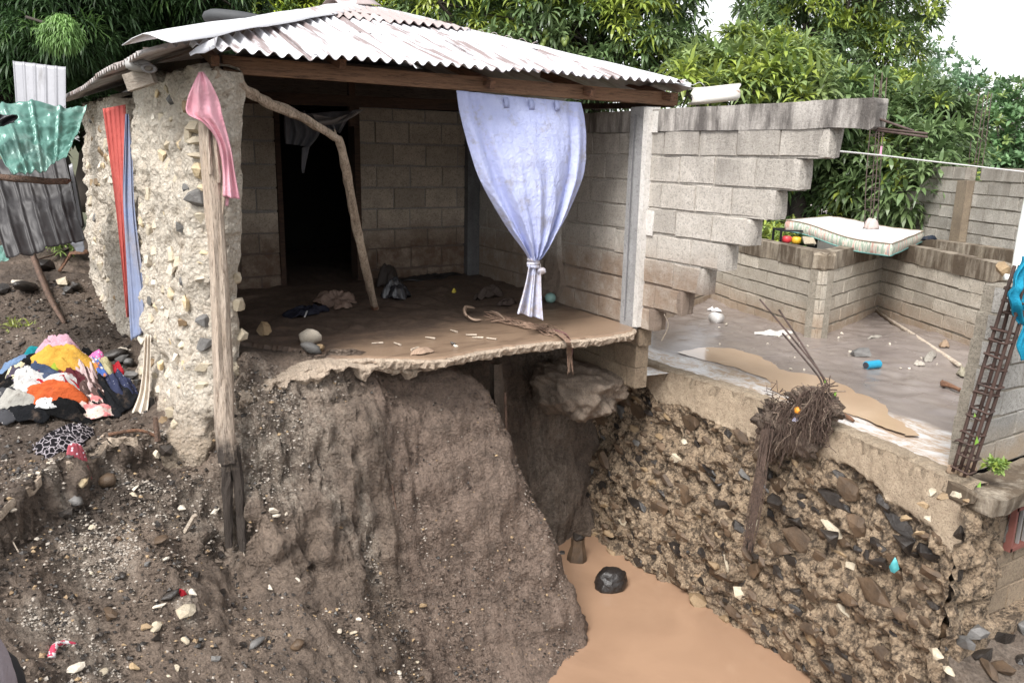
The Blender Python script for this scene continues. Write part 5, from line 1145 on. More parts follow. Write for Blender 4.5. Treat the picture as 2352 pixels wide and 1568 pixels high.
# pink cloth over the post
M_PINK = m_cloth('pink_towel', (.78, .42, .48), (.70, .34, .41), .98, (.6, .35, .4), (.5, .8), 9)
YP = 5.14
Lp = [(456, 168, YP+.08), (440, 200, YP), (429, 235, YP), (432, 262, YP), (468, 282, YP-.02), (498, 325, YP), (507, 380, YP+.03), (508, 450, YP+.03)]
Rp = [(468, 166, YP+.08), (484, 190, YP), (502, 230, YP), (510, 265, YP-.02), (522, 305, YP), (533, 350, YP), (541, 400, YP+.03), (552, 458, YP+.03)]
pk = empty('pink_towel', PY(530, 458, YP), 'pink towel draped over the top of the wooden post', 'towel')
cloth_obj('cloth', quilt(Lp, Rp, 36, 60, lambda u, v: .045*math.sin(math.pi*u)*(1-v*.5)+.012*math.sin(u*17+v*5)+.010*math.sin(u*9-v*9)), M_PINK, None, None, pk)
cloth_obj('torn_strip', quilt([(513, 448, YP+.04), (514, 472, YP+.04)], [(527, 450, YP+.04), (524, 474, YP+.04)], 4, 6, lambda u, v: .004*math.sin(u*6)), M_PINK, None, None, pk)
cloth_obj('inner_fold', quilt([(430, 240, YP+.06), (431, 258, YP+.06)], [(470, 232, YP+.06), (466, 282, YP+.06)], 8, 8, lambda u, v: .01*math.sin(u*7)), m_cloth('pink_fold', (.66, .30, .38)), None, None, pk)
# curtains in the side doorway
cr_ = empty('red_curtain', PY(293, 728, 6.7), 'red pleated curtain hanging in the stone wall doorway', 'curtain')
cloth_obj('cloth', quilt([(236, 250, 6.9), (250, 350, 6.9), (263, 450, 6.9), (275, 560, 6.8), (284, 650, 6.75), (292, 728, 6.7)], [(287, 240, 6.75), (290, 350, 6.72), (290, 450, 6.7), (290, 560, 6.7), (292, 650, 6.7), (296, 728, 6.7)], 40, 40, lambda u, v: .006*math.sin(u*30)*(1-v*.4)+.012*float(fbm(np.array([[u*5, v*.5, 0]]), 1, 3, 56)[0])), m_cloth('red_cloth', (.50, .12, .10), (.42, .09, .08)), None, None, cr_)
bc_ = empty('blue_curtain', PY(310, 780, 6.55), 'slate blue curtain hanging beside the red one at the stone wall', 'curtain')
cloth_obj('cloth', quilt([(290, 262, 6.68), (286, 360, 6.64), (284, 470, 6.62), (290, 600, 6.6), (295, 700, 6.56), (300, 783, 6.54)], [(296, 262, 6.62), (303, 360, 6.55), (308, 470, 6.5), (322, 590, 6.45), (336, 670, 6.42), (343, 752, 6.40)], 40, 46, lambda u, v: .030*float(fbm(np.array([[u*5+v*.6, v*.7, 0]]), 1, 3, 55)[0])+.03*math.exp(-((u-.75)/.1)**2)*v), m_cloth('blue_cloth', (.22, .27, .42), (.20, .22, .30), .95, (.28, .26, .27), (.45, .7), 2), None, None, bc_)
wc_ = empty('white_drape', PY(322, 942, 6.0), 'dirty white cloth hanging to the ground at the foot of the stone wall', 'cloth')
cloth_obj('cloth', quilt([(332, 772, 6.2), (328, 840, 6.12), (320, 900, 6.05), (303, 945, 5.98)], [(346, 770, 6.15), (345, 840, 6.08), (343, 900, 6.0), (338, 948, 5.95)], 20, 26, lambda u, v: .02*math.sin(u*13)+.01*v), m_cloth('white_dirty', (.66, .60, .52), (.55, .48, .40), .95, (.35, .27, .2), (.5, .7), 6), None, None, wc_)
M_NET = m_cloth('grey_net', (.17, .165, .18), (.12, .12, .13)); dn = empty('mosquito_net', PY(720, 330, 7.6), 'torn grey white net hanging above the dark doorway', 'net')
cloth_obj('cloth', quilt([(652, 262, 7.5), (652, 300, 7.5), (655, 330, 7.5)], [(700, 255, 7.5), (735, 300, 7.5), (712, 338, 7.5)], 24, 20, lambda u, v: .03*math.sin(u*22)), M_NET, None, None, dn)
cloth_obj('cloth', quilt([(690, 262, 7.4), (740, 290, 7.35), (770, 300, 7.3)], [(830, 252, 7.4), (800, 276, 7.35), (780, 306, 7.3)], 24, 20, lambda u, v: .03*math.sin(u*16+v*3)), M_NET, None, None, dn)
cloth_obj('rag', quilt([(715, 262, 7.3), (760, 270, 7.3), (785, 268, 7.28)], [(735, 285, 7.3), (780, 284, 7.3), (840, 250, 7.28)], 18, 18, lambda u, v: .03*math.sin(u*9+v*8)), m_cloth('grey_rag', (.33, .31, .31), (.25, .235, .235)), None, None, dn)
cloth_obj('strip', quilt([(693, 340, 7.45), (692, 380, 7.45), (694, 398, 7.45)], [(712, 335, 7.45), (702, 380, 7.45), (699, 398, 7.45)], 8, 12, lambda u, v: .01*math.sin(u*9)), M_NET, None, None, dn)

# ================================================================== SHEETS AT THE LEFT
def bent_sheet(name, corners, nu, nv, m, disp, label, cat, rib=None, ribamp=.014):
    a, b, c, d = [np.asarray(q) for q in corners]; V = []; n0 = np.cross(b-a, d-a); n0 /= np.linalg.norm(n0)
    if n0[1] > 0: n0 = -n0
    for i in range(nu):
        u = i/(nu-1)
        for k in range(nv):
            v = k/(nv-1); p = (a*(1-u)+b*u)*(1-v)+(d*(1-u)+c*u)*v; h = disp(u, v)
            if rib: h += ribamp*max(0, math.cos(2*math.pi*u*rib))**8
            V.append(p+n0*h)
    o = mesh(name, V, [tuple(q) for q in gridfaces(nu, nv)], m, None, True); md = o.modifiers.new('t', 'SOLIDIFY'); md.thickness = .003; return tag(o, label, cat)
nz_ = lambda u, v, s, a, f: a*float(fbm(np.array([[u*f, v*f, s]]), 1, 3, s, ridge=True)[0])
bent_sheet('metal_sheet', [PY(31, 141, 8.2), PY(158, 158, 8.0), PY(152, 262, 7.9), PY(40, 262, 8.1)], 60, 16, M_SILVER, lambda u, v: .05*u*u*(1-v)+.01*math.sin(u*5), 'upright silvery ribbed metal sheet behind the green one', 'metal sheet', 5)
bent_sheet('metal_sheet', [PY(-60, 262, 6.9), PY(200, 243, 7.0), PY(158, 352, 6.6), PY(30, 420, 6.35)], 90, 60, M_TEAL, lambda u, v: .05*math.sin(u*4+v*2)+nz_(u, v, 3, .022, 4), 'crumpled sea green metal sheet lying across the debris', 'metal sheet', 4, .02)
bent_sheet('metal_sheet', [PY(-40, 380, 7.6), PY(150, 345, 7.5), PY(197, 552, 7.0), PY(20, 600, 6.9)], 80, 50, M_DSHEET, lambda u, v: .06*math.sin(v*3)+nz_(u, v, 5, .025, 3)-.10*math.exp(-((v-.5)/.1)**2)*.4, 'dark dented ribbed metal sheet hanging under the green sheet', 'metal sheet', 6, .02)
bent_sheet('metal_sheet', [PY(-30, 566, 7.3), PY(38, 560, 7.2), PY(24, 600, 7.0), PY(-30, 612, 7.0)], 24, 16, M_TEAL, lambda u, v: nz_(u, v, 6, .012, 3), 'small sea green sheet corner low at the left edge', 'metal sheet', 3)
bent_sheet('metal_sheet', [PY(158, 380, 7.6), PY(166, 375, 7.6), PY(190, 520, 7.5), PY(184, 520, 7.5)], 8, 20, M_SILVER, lambda u, v: .01*math.sin(v*7), 'narrow pale metal strip standing against the stone wall', 'metal sheet')
bent_sheet('metal_sheet', [PY(158, 552, 7.8), PY(195, 548, 7.7), PY(192, 580, 7.6), PY(176, 578, 7.7)], 10, 10, M_SILVER, lambda u, v: .01*math.sin(v*7), 'small white sheet scrap below the dark sheet', 'metal sheet')
single('stick', tube_vf(spline(poly3([(-20, 405, 6.7), (60, 411, 6.7), (120, 416, 6.75), (163, 414, 6.8)]), 10), [.022]*9+[.006], 7, .15, 2), MW_STICK, 'broken stick poking out under the green sheet', 'stick', smooth=True)
cloth_obj('black_plastic', quilt([(-30, 262, 6.5), (-30, 298, 6.5)], [(40, 265, 6.45), (34, 282, 6.45)], 18, 10, lambda u, v: .03*math.sin(u*9+v*7)), simple('black_plastic', (.018, .018, .022), .35), 'black plastic bag caught on the green sheet', 'bag')
single('stick', tube_vf(spline([PG(76, 628)+[0, 0, .25], PG(110, 690)+[0, 0, .08], PG(148, 742)], 9), [.024, .026, .028, .028, .026, .025, .024, .022, .018], 8, .12, 3), MW_STICK, 'bare brown stick slanting out of the mud left of the doorway', 'stick', smooth=True)
single('stick', tube_vf([PG(138, 628)+[0, 0, .03], PG(165, 605)+[0, 0, .12], PY(198, 578, 8.0)], [.018, .02, .022], 7, .1, 4), MW_RAFT, 'reddish stick leaning beside the stone wall', 'stick', smooth=True)
single('stick', tube_vf([PG(75, 606)+[0, 0, .03], PG(130, 592)+[0, 0, .04], PG(165, 583)+[0, 0, .05]], [.01, .012, .01], 6, .1, 4), MW_DARK, 'thin dark stick lying under the hanging sheet', 'stick', smooth=True)
# things under the eave
V, F = lump_vf(PY(318, 150, 5.5), (.075, .05, .04), 3, 3, .05); single('electric_box', (V, F), simple('grey_box', (.33, .32, .31), .6), 'grey junction box with round sockets under the left eave', 'electric box', smooth=True)
lp_ = bpy.data.objects['electric_box']
for (x_, y_, r_) in [(311, 146, .012), (321, 150, .012), (342, 158, .035)]:
    mesh('socket', *torus_vf(PY(x_, y_, 5.43), r_, r_*.35, 14, 6, (1, .6, 1), np.array([[1, 0, 0], [0, 0, 1], [0, -1, 0]])), simple('socket_%d' % x_, (.2, .19, .19), .5), lp_, True)
V, F = bar_vf(PY(292, 192, 5.6), PY(352, 172, 5.5), .05, .10); single('wood_offcut', (V, F), m_wood('pale_plank', (.42, .36, .30), (.33, .28, .23), (.2, .15, .12), (6, 6, 20)), 'pale plank end resting on the stone wall under the eave', 'plank')
single('tyre', torus_vf(PY(590, 62, 7.4), .30, .085, 40, 12, (1.15, .8, .7), np.array([[1, 0, .12], [0, 1, 0], [-.12, 0, 1]])), simple('tyre_rubber', (.05, .052, .056), .7, sc=30), 'worn dark tyre lying on the roof behind the ridge', 'tyre', smooth=True)

# ================================================================== CLOTHES HEAP
MC = PG(140, 905); HC = (float(MC[0]), float(MC[1]))
def pile_h(x, y): dx = (x-HC[0])/.62; dy = (y-HC[1])/.46; r2 = dx*dx+dy*dy; return gh(x, y)+.21*max(0, 1-r2)**1.2
def crumple(name, c, rx_, ry_, rot, m, label, cat, hf, h=.05, seed=0, fold=.030, group=None, flat=False):
    nR, nA = 20, 52; V = [(c[0], c[1], hf(c[0], c[1])+h)]; rs = np.random.default_rng(seed); cs, sn = math.cos(rot), math.sin(rot)
    A_ = np.linspace(0, 2*math.pi, nA, endpoint=False); edge = 1+.28*fbm(np.c_[np.cos(A_)*1.6, np.sin(A_)*1.3, A_*0+seed], 1.2, 3, seed)
    pts = []
    for i in range(1, nR+1):
        t = i/nR
        for k, a in enumerate(A_):
            u = rx_*t*edge[k]*math.cos(a); v = ry_*t*edge[k]*math.sin(a); pts.append((c[0]+u*cs-v*sn, c[1]+u*sn+v*cs, t, u, v))
    P = np.array(pts); q = np.c_[P[:, 3]*6, P[:, 4]*26, P[:, 0]*0+seed]
    fo = fold*(fbm(q, 1.0, 3, seed+3, ridge=True)*.8+.5*fbm(q, 2.2, 2, seed+7))
    z = np.array([hf(a, b) for a, b in P[:, :2]])+h*(1-P[:, 2]**3)+np.maximum(fo*(1-.5*P[:, 2]**4), -h*.7)+.006
    V += [(a, b, zz2) for (a, b), zz2 in zip(P[:, :2], z)]
    F = [(0, 1+k, 1+(k+1) % nA) for k in range(nA)]
    for i in range(nR-1):
        for k in range(nA): F.append((1+i*nA+k, 1+(i+1)*nA+k, 1+(i+1)*nA+(k+1) % nA, 1+i*nA+(k+1) % nA))
    o = mesh(name, V, F, m, None, True); md = o.modifiers.new('t', 'SOLIDIFY'); md.thickness = .006; md.offset = -1; return tag(o, label, cat, group)
MCL = {}
def cm(n, c, c2=None):
    if n not in MCL: MCL[n] = m_cloth('cloth_'+n, tuple(q*.68 for q in c), tuple(q*.68 for q in c2) if c2 else None, sc=6, dirt=(.09, .065, .05), thr=(.56, .74))
    return MCL[n]
def PH(x, y): return PG(x, y, hf=pile_h)
clothes = [
 ('black_garment', 22, 884, .20, .13, .3, cm('black', (.009, .009, .010)), 'black cloth spread at the left end of the clothes heap', .04),
 ('dark_trousers', 245, 912, .20, .11, -.4, cm('char', (.016, .017, .020)), 'charcoal garment at the right end of the clothes heap', .05),
 ('black_garment', 156, 949, .18, .05, .1, cm('black', 0), 'large black sheer cloth along the front foot of the clothes heap', .05),
 ('black_garment', 70, 947, .16, .07, .2, cm('char', 0), 'charcoal cloth at the front left foot of the clothes heap', .03),
 ('navy_dotted_cloth', 274, 893, .15, .09, -.7, m_print('navy_dots', (.03, .035, .07), (.35, .35, .4), 60, (.12, .2)), 'navy cloth with small pale dots at the right of the heap', .05),
 ('floral_cloth', 216, 938, .14, .07, .4, m_print('floral', (.60, .46, .42), (.25, .3, .16), 45, (.2, .3), (.55, .2, .2)), 'pink cream floral cloth at the lower right of the heap', .03),
 ('patterned_cloth', 10, 938, .15, .10, 0, m_print('bw_print', (.05, .05, .055), (.55, .52, .5), 55, (.14, .2)), 'black cloth with thin white pattern at the left foot of the heap', .03),
 ('light_blue_jeans', 45, 853, .14, .08, .5, cm('lblue', (.22, .33, .52)), 'light blue garment on the upper left of the heap', .05),
 ('black_garment', 91, 845, .17, .09, .1, cm('black', 0), 'black garment tucked under the yellow cloth', .06),
 ('black_garment', 202, 836, .10, .07, -.4, cm('black', 0), 'small black garment right of the yellow cloth', .05),
 ('maroon_cloth', 168, 877, .14, .08, -.3, cm('maroon', (.14, .03, .04)), 'dark maroon cloth in the middle of the heap', .05),
 ('brown_trousers', 200, 890, .15, .08, -.5, m_print('brown_print', (.08, .05, .045), (.3, .22, .2), 40), 'dark brown patterned cloth right of the white shirt', .05),
 ('print_cloth', 45, 871, .09, .06, .2, m_print('purple_print', (.06, .05, .07), (.35, .22, .45), 50, (.16, .26), (.5, .45, .3)), 'dark print cloth with purple flowers at the upper left', .05),
 ('red_cloth', 122, 893, .24, .06, .25, cm('red', (.55, .03, .045)), 'bright red cloth showing between the white garments', .05),
 ('navy_garment', 112, 872, .13, .09, .1, cm('navy', (.05, .07, .13), (.09, .12, .2)), 'faded navy garment in the centre of the heap', .06),
 ('teal_cloth', 82, 833, .09, .04, .3, cm('teal', (.02, .32, .36)), 'small turquoise cloth at the top left of the heap', .05),
 ('white_shirt', 67, 893, .12, .09, .2, cm('white', (.76, .75, .74), (.68, .66, .65)), 'crumpled white shirt on the left of the heap', .06),
 ('cream_cloth', 48, 927, .14, .06, .4, cm('cream', (.58, .56, .50), (.48, .46, .42)), 'cream cloth at the lower left of the heap', .04),
 ('white_trousers', 108, 911, .25, .05, .42, cm('white', 0), 'long white garment stretched across the front of the heap', .06),
 ('orange_shirt', 128, 922, .19, .045, .28, cm('orange', (.72, .15, .045), (.62, .12, .04)), 'burnt orange shirt along the front of the heap', .06),
 ('striped_cloth', 106, 944, .07, .04, .3, m_print('stripe', (.6, .6, .6), (.02, .02, .02), 50), 'small black and white striped cloth below the orange shirt', .04),
 ('mauve_cloth', 188, 852, .13, .08, -.6, m_print('mauve', (.42, .30, .30), (.6, .5, .48), 40), 'dusty mauve patterned cloth right of the yellow one', .06),
 ('mauve_cloth', 200, 872, .11, .05, -.8, m_print('mauve2', (.45, .34, .33), (.3, .2, .2), 50), 'pinkish beige twisted cloth below the mauve one', .05),
 ('blue_white_cloth', 222, 866, .08, .05, -.2, m_print('bluew', (.06, .12, .35), (.6, .6, .6), 30, (.3, .36), (.6, .2, .05)), 'blue cloth with white and orange bits at the right', .05),
 ('cream_striped_cloth', 240, 863, .07, .05, -.5, cm('ystripe', (.55, .50, .28), (.45, .4, .25)), 'small straw yellow cloth at the right of the heap', .06),
 ('pink_bonnet', 226, 848, .05, .04, 0, m_print('cap', (.6, .15, .35), (.2, .5, .55), 40), 'little pink and turquoise cloth near the right top', .05),
 ('red_cloth', 271, 873, .06, .03, -.5, cm('red', 0), 'small red rag at the right end of the heap', .04),
 ('lime_cloth', 146, 862, .09, .045, .3, cm('lime', (.42, .52, .06), (.34, .42, .05)), 'small lime green cloth on the middle of the heap', .06),
 ('mustard_cloth', 138, 848, .13, .045, .1, cm('mustard', (.62, .34, .03), (.55, .28, .02)), 'mustard cloth just under the yellow shirt', .07),
 ('yellow_shirt', 147, 828, .18, .07, .12, cm('yellow', (.78, .47, .09), (.70, .38, .06)), 'big golden yellow shirt near the top of the heap', .09),
 ('pink_garment', 138, 806, .16, .09, .1, cm('pink', (.76, .48, .56), (.66, .38, .48)), 'pink garment on top of the clothes heap', .10)]
zl_ = 0
for i, (nm, x_, y_, rx_, ry_, ro, m_, lab, h_) in enumerate(clothes):
    p = PH(x_, y_) if i < 29 else PG(x_, y_+14, hf=lambda a, b: pile_h(a, b)+.04)
    crumple(nm, p[:2], rx_*1.02, ry_*1.25, ro-.5, m_, lab, 'clothes', (lambda a, b, d_=i*.0022: pile_h(a, b)+d_), h_, 200+i)
crumple('leopard_scarf', PG(150, 1020)[:2], .20, .17, .2, m_cells('leopard', (.010, .009, .011), (.30, .27, .29), 27, .075), 'leopard print scarf lying in the mud in front of the heap', 'scarf', gh, .045, 300)
crumple('pink_rag', PG(176, 1044)[:2], .06, .035, .2, m_print('pinkrag', (.36, .08, .1), (.7, .62, .7), 40), 'red and white edge of cloth under the leopard scarf', 'cloth', gh, .035, 301)
# ================================================================== THINGS ON THE FLOOR
def rockF(x, y, s, kind, lab, ang=True, dz=.3, hf=None, cat='rock', name='rock'):
    p = PG(x, y, hf=hf) if hf else PG(x, y); o = place_rock(name, kind, p+np.array([0, 0, s[2]*dz]), s, None, ang); return tag(o, lab, cat)
ff = lambda a, b: max(fh(a, b), -.02) if (a > 1.03 and a < XW) else -9
def PFl(x, y): return PG(x, y, 4.8, hf=ff)
rockF(607, 766, (.20, .15, .13), 'tan', 'broken tan concrete chunk on the muddy floor', hf=ff)
rockF(710, 793, (.26, .16, .22), 'white', 'white limestone at the broken floor edge', False, hf=ff)
rockF(714, 812, (.16, .12, .12), 'grey', 'round grey stone leaning on the white limestone', False, hf=ff, dz=.4)
rockF(735, 806, (.10, .08, .08), 'tan', 'small orange stone beside the grey stone', hf=ff)
rockF(1040, 793, (.09, .06, .05), 'grey', 'small grey pebble near the floor edge', hf=ff)
rockF(1047, 797, (.04, .03, .03), 'white', 'tiny white pebble next to the small grey one', False, hf=ff)
M_BROWNRAG = m_cloth('mud_rag', (.16, .105, .08), (.22, .16, .13), .8, sc=8); M_BLK = m_cloth('black_rag', (.012, .013, .022), (.02, .02, .03), .6)
crumple('muddy_cloth', PFl(770, 695)[:2], .20, .14, .2, M_BROWNRAG, 'mud-caked brown cloth lump on the floor', 'cloth', ff, .09, 310, .04)
crumple('muddy_cloth', PFl(788, 708)[:2], .09, .06, .2, M_BROWNRAG, 'small mud-caked cloth in front of the larger lump', 'cloth', ff, .05, 311, .02)
crumple('black_cloth', PFl(698, 726)[:2], .21, .10, .1, M_BLK, 'black cloth with a white stripe lying on the floor', 'cloth', ff, .05, 312, .03)
bk = bpy.data.objects['black_cloth']; a, b2 = PFl(706, 728), PFl(700, 736); mesh('stripe', *bar_vf(a+[0, 0, .055], b2+[0, 0, .03], .012, .004), cm('white', 0), bk)
crumple('plastic_bag', PFl(910, 684)[:2], .15, .12, .1, simple('bag_black', (.03, .03, .034), .25), 'shiny dark plastic bag right of the leaning branch', 'bag', ff, .11, 313, .05)
crumple('muddy_shoe', PFl(893, 656)[:2], .13, .11, .3, simple('mud_dark', (.035, .026, .022), .7), 'dark muddy lump against the back wall', 'lump', ff, .17, 314, .05)
crumple('sheet_scrap', PFl(985, 640)[:2], .45, .08, .0, simple('scrap_dark', (.02, .018, .018), .5), 'dark flat scrap along the foot of the back wall', 'scrap', ff, .03, 315, .015)
crumple('mud_clod', PFl(1125, 682)[:2], .16, .08, .2, simple('mud_dark2', (.05, .035, .028), .8), 'dark clod heap near the corner of the room', 'clod', ff, .07, 316, .04)
crumple('yellow_scrap', PFl(1042, 672)[:2], .03, .02, .2, simple('scrap_y', (.5, .4, .05), .6), 'tiny yellow scrap on the floor near the corner', 'scrap', ff, .03, 317, .01)
crumple('muddy_clod', PFl(1165, 703)[:2], .13, .05, .2, simple('mud_dark3', (.045, .03, .024), .8), 'dark clod in front of the corner heap', 'clod', ff, .05, 318, .03)
bp = PFl(1264, 694); V, F = lump_vf(bp+[0, 0, .045], (.058, .058, .052), 2, 3, .02); single('ball', (V, F), simple('ball_teal', (.20, .33, .30), .55), 'dusty turquoise ball beside the tied curtain', 'ball', smooth=True)
bpy.data.objects['muddy_shoe'].name = 'muddy_lump'
# dried leaf fibres and roots dragged across the slab
fib = empty('banana_fibre', PFl(1180, 745), 'tangle of dried banana leaf fibre trailing over the slab edge', 'plant debris')
M_FIB = m_wood('fibre', (.42, .29, .21), (.28, .17, .12), (.12, .07, .05), (9, 9, 9))
def ribbon(pts, w_, m, par, name='strand', seed=0):
    P = spline(pts, 20); V = []
    for i, p in enumerate(P):
        ww = w_*math.sin(math.pi*min(1, (i+1)/len(P)*1.05))**.5; V += [p+np.array([0, -ww, .0]), p+np.array([0, 0, ww*.8]), p+np.array([0, ww, 0])]
    o = mesh(name, V, [tuple(q) for q in gridfaces(len(P), 3)], m, par, True); md = o.modifiers.new('t', 'SOLIDIFY'); md.thickness = .004; return o
for i in range(14):
    x0 = 1110+RNG.random()*40; y0 = 722+RNG.random()*16; x1 = 1270+RNG.random()*40
    pts = [PFl(x0+(x1-x0)*t, y0+(762+RNG.random()*14-y0)*t+RNG.normal()*3)+[0, 0, .012+.02*RNG.random()] for t in np.linspace(0, 1, 6)]
    ribbon(pts, .006+.014*RNG.random(), M_FIB, fib, 'strand')
ribbon([PFl(1090, 716)+[0, 0, .03], PFl(1068, 722)+[0, 0, .06], PFl(1070, 735)+[0, 0, .04], PFl(1088, 740)+[0, 0, .02], PFl(1110, 738)+[0, 0, .02]], .03, m_cloth('husk', (.45, .33, .25)), fib, 'husk')
ribbon([PFl(1128, 722)+[0, 0, .03], PFl(1145, 730)+[0, 0, .03], PFl(1160, 742)+[0, 0, .03]], .02, bpy.data.materials['husk'], fib, 'husk')
e0 = PZ(1296, 768, .03); ribbon([PFl(1270, 765)+[0, 0, .02], e0, PY(1308, 782, e0[1]-.06), PY(1312, 800, e0[1]-.05), PY(1314, 818, e0[1]-.05)], .03, m_cloth('brown_strap', (.20, .11, .10)), fib, 'strap')
for i in range(6):
    x = 1300+i*2; ribbon([PFl(1265+i*3, 762)+[0, 0, .02], PZ(x, 785, .02), PY(x+2, 808, e0[1]-.07), PY(x+4+RNG.normal()*2, 835, e0[1]-.06), PY(x+5+RNG.normal()*3, 850+RNG.random()*16, e0[1]-.06)], .005, M_FIB, fib, 'root')
for i, (x_, y_) in enumerate([(920, 795), (945, 806), (1000, 780), (1095, 772), (1110, 778), (1140, 782), (1050, 765), (880, 790)]):
    a = PFl(x_, y_); an = RNG.random()*3; single('chip', tube_vf([a+[0, 0, .01], a+np.array([.09*math.cos(an), .09*math.sin(an), .012])], [.010, .006], 5, .1), MW_PALE, 'pale wood chip lying on the muddy slab near its broken edge', 'wood chip', 'wood chips on the slab')
crumple('leaf_litter', PFl(968, 812)[:2], .09, .05, .1, m_cloth('husk2', (.38, .27, .2)), 'dry curled leaf at the very edge of the slab', 'leaf', ff, .03, 320, .02)
# ================================================================== YARD THINGS
yf_ = lambda a, b: float(yard_z(np.array([[a, b, 0.]]))[0])
def PYd(x, y):
    p = PZ(x, y, -.5)
    for _ in range(5): p = PZ(x, y, float(yard_z(np.array([[p[0], p[1], 0.]]))[0]))
    return p
cup = PYd(1643, 741); V, F = tube_vf([cup+[-.05, 0, .05], cup+[-.02, 0, .055], cup+[.09, 0, .05]], [.075, .082, .058], 14); single('plastic_pot', (V, F), simple('white_pot', (.7, .68, .66), .4), 'white plastic pot lying on its side in the yard mud', 'pot', smooth=True)
crumple('white_scrap', PYd(1638, 714)[:2], .05, .10, .3, simple('scrap_w', (.62, .6, .6), .5), 'crumpled white scrap in the yard corner', 'scrap', yf_, .03, 330, .02)
crumple('plaster_sheet', PYd(1782, 768)[:2], .24, .10, -.15, M_PLASTER, 'flat pale plaster flake on the yard mud', 'plaster', yf_, .018, 331, .01)
def rockY(x, y, s, k, lab, ang=True): p = PYd(x, y); return tag(place_rock('rock', k, p+np.array([0, 0, s[2]*.3]), s, None, ang), lab, 'rock')
rockY(1977, 820, (.26, .18, .16), 'grey', 'rough pale cement lump in the yard mud', True)
rockY(1812, 777, (.10, .08, .05), 'white', 'white chip right of the plaster flake'); rockY(1668, 747, (.06, .05, .04), 'white', 'white chip beside the plastic pot')
cn = PYd(2003, 846); V, F = tube_vf([cn+[-.09, .01, .04], cn+[-.085, .01, .04], cn+[.085, -.01, .04], cn+[.09, -.01, .04]], [.034, .04, .04, .034], 16); can = single('can', (V, F), simple('can_blue', (.03, .36, .58), .3, .3), 'bright blue drink can lying in the yard mud', 'can', smooth=False)
mesh('can_end', *tube_vf([cn+[-.094, .01, .04], cn+[-.088, .01, .04]], [.030, .034], 14), simple('can_end', (.05, .05, .06), .4), can)
pl0, pl1 = PV(2012, 713, Bb, Cc)-np.array([.04, .03, 0]), PYd(2203, 845); single('pole', tube_vf([pl0, (pl0+pl1)/2+[0, 0, .02], pl1+[0, 0, .03]], [.020, .022, .022], 8, .05), MW_PALE, 'long pale pole leaning across the yard corner', 'pole', smooth=True)
single('root_stump', tube_vf(spline([PYd(2165, 888)+[0, 0, .03], PYd(2180, 893)+[0, 0, .04], PYd(2205, 903)+[0, 0, .03]], 8), np.linspace(.035, .018, 8), 7, .3, 5), MW_RAFT, 'reddish root end lying in the yard mud', 'root', smooth=True)
for i in range(6): pass
crumple('cloth_strip', PYd(2135, 822)[:2], .17, .05, .35, cm('strip', (.5, .46, .40)), 'pale torn strip lying by the foot of the pole', 'cloth', yf_, .03, 333, .02)
crumple('paper_scrap', PYd(2110, 838)[:2], .06, .05, .2, cm('strip2', (.66, .6, .52)), 'small pale scrap near the pole', 'scrap', yf_, .04, 334, .02)
crumple('cloth_strip', PYd(2010, 776)[:2], .14, .03, .1, cm('strip', 0), 'thin pale strip in the mud near the low wall corner', 'cloth', yf_, .02, 335, .01)
crumple('leaf_scrap', PYd(2170, 797)[:2], .08, .05, .3, cm('tanleaf', (.5, .36, .25)), 'dry tan leaf at the foot of the low wall', 'leaf', yf_, .05, 336, .02)
crumple('mortar_bag', PYd(2222, 865)[:2], .12, .09, .4, cm('bagpale', (.55, .5, .38)), 'pale crumpled bag beside the rebar cage foot', 'bag', yf_, .08, 337, .03)
single('driftwood', tube_vf([PYd(1925, 955)+[0, 0, .03], PYd(1948, 966)+[0, 0, .03], PYd(1960, 972)+[0, 0, .02]], [.016, .018, .012], 7, .15), MW_RAFT, 'short reddish stick beside the root mass', 'stick', smooth=True)
single('white_wire', tube_vf(spline([PY(1526, 722, 4.7), PY(1535, 748, 4.72), PY(1520, 782, 4.8)], 10), .004, 4), MW_PALE, 'thin pale twig hanging by the broken steps', 'twig')
# mattress on the low wall
mt = empty('mattress', PZ(1960, 540, .5), 'thin striped mattress sagging across the low wall corner', 'mattress')
fl_, frr, brr, bll = PZ(1806, 506, .72), PZ(2048, 562, .56), PZ(2121, 531, .60), PZ(1905, 497, .66)
nu, nv = 60, 24; T_ = []; B_ = []
for i in range(nu):
    u = i/(nu-1)
    for k in range(nv):
        v = k/(nv-1); p = (fl_*(1-u)+frr*u)*(1-v)+(bll*(1-u)+brr*u)*v; sag = .025*math.sin(u*6.5+.5)*(1-.5*v)-.01; tuft = .008*math.sin(u*38)*math.sin(v*16); T_.append(p+np.array([0, 0, sag+tuft]))
T_ = np.array(T_); th_ = .135; F = [tuple(q) for q in gridfaces(nu, nv)[:, ::-1]]
mesh('top', T_, F, m_cloth('mattress_top', (.72, .76, .78), (.64, .68, .70), .9, (.5, .5, .45), (.55, .8), 4), mt, True)
ring = [i*nv for i in range(nu)]+[(nu-1)*nv+k for k in range(1, nv)]+[i*nv+nv-1 for i in range(nu-2, -1, -1)]+[k for k in range(nv-2, 0, -1)]
cen = T_.mean(0); V = []
for r_ in ring:
    p = T_[r_]; o_ = p-cen; o_[2] = 0; o_ /= np.linalg.norm(o_)
    for t in np.linspace(0, 1, 6): V.append(p+np.array([0, 0, -th_*t])+o_*.018*math.sin(math.pi*t))
n_ = len(ring); F = [(i*6+k, i*6+k+1, ((i+1) % n_)*6+k+1, ((i+1) % n_)*6+k) for i in range(n_) for k in range(5)]
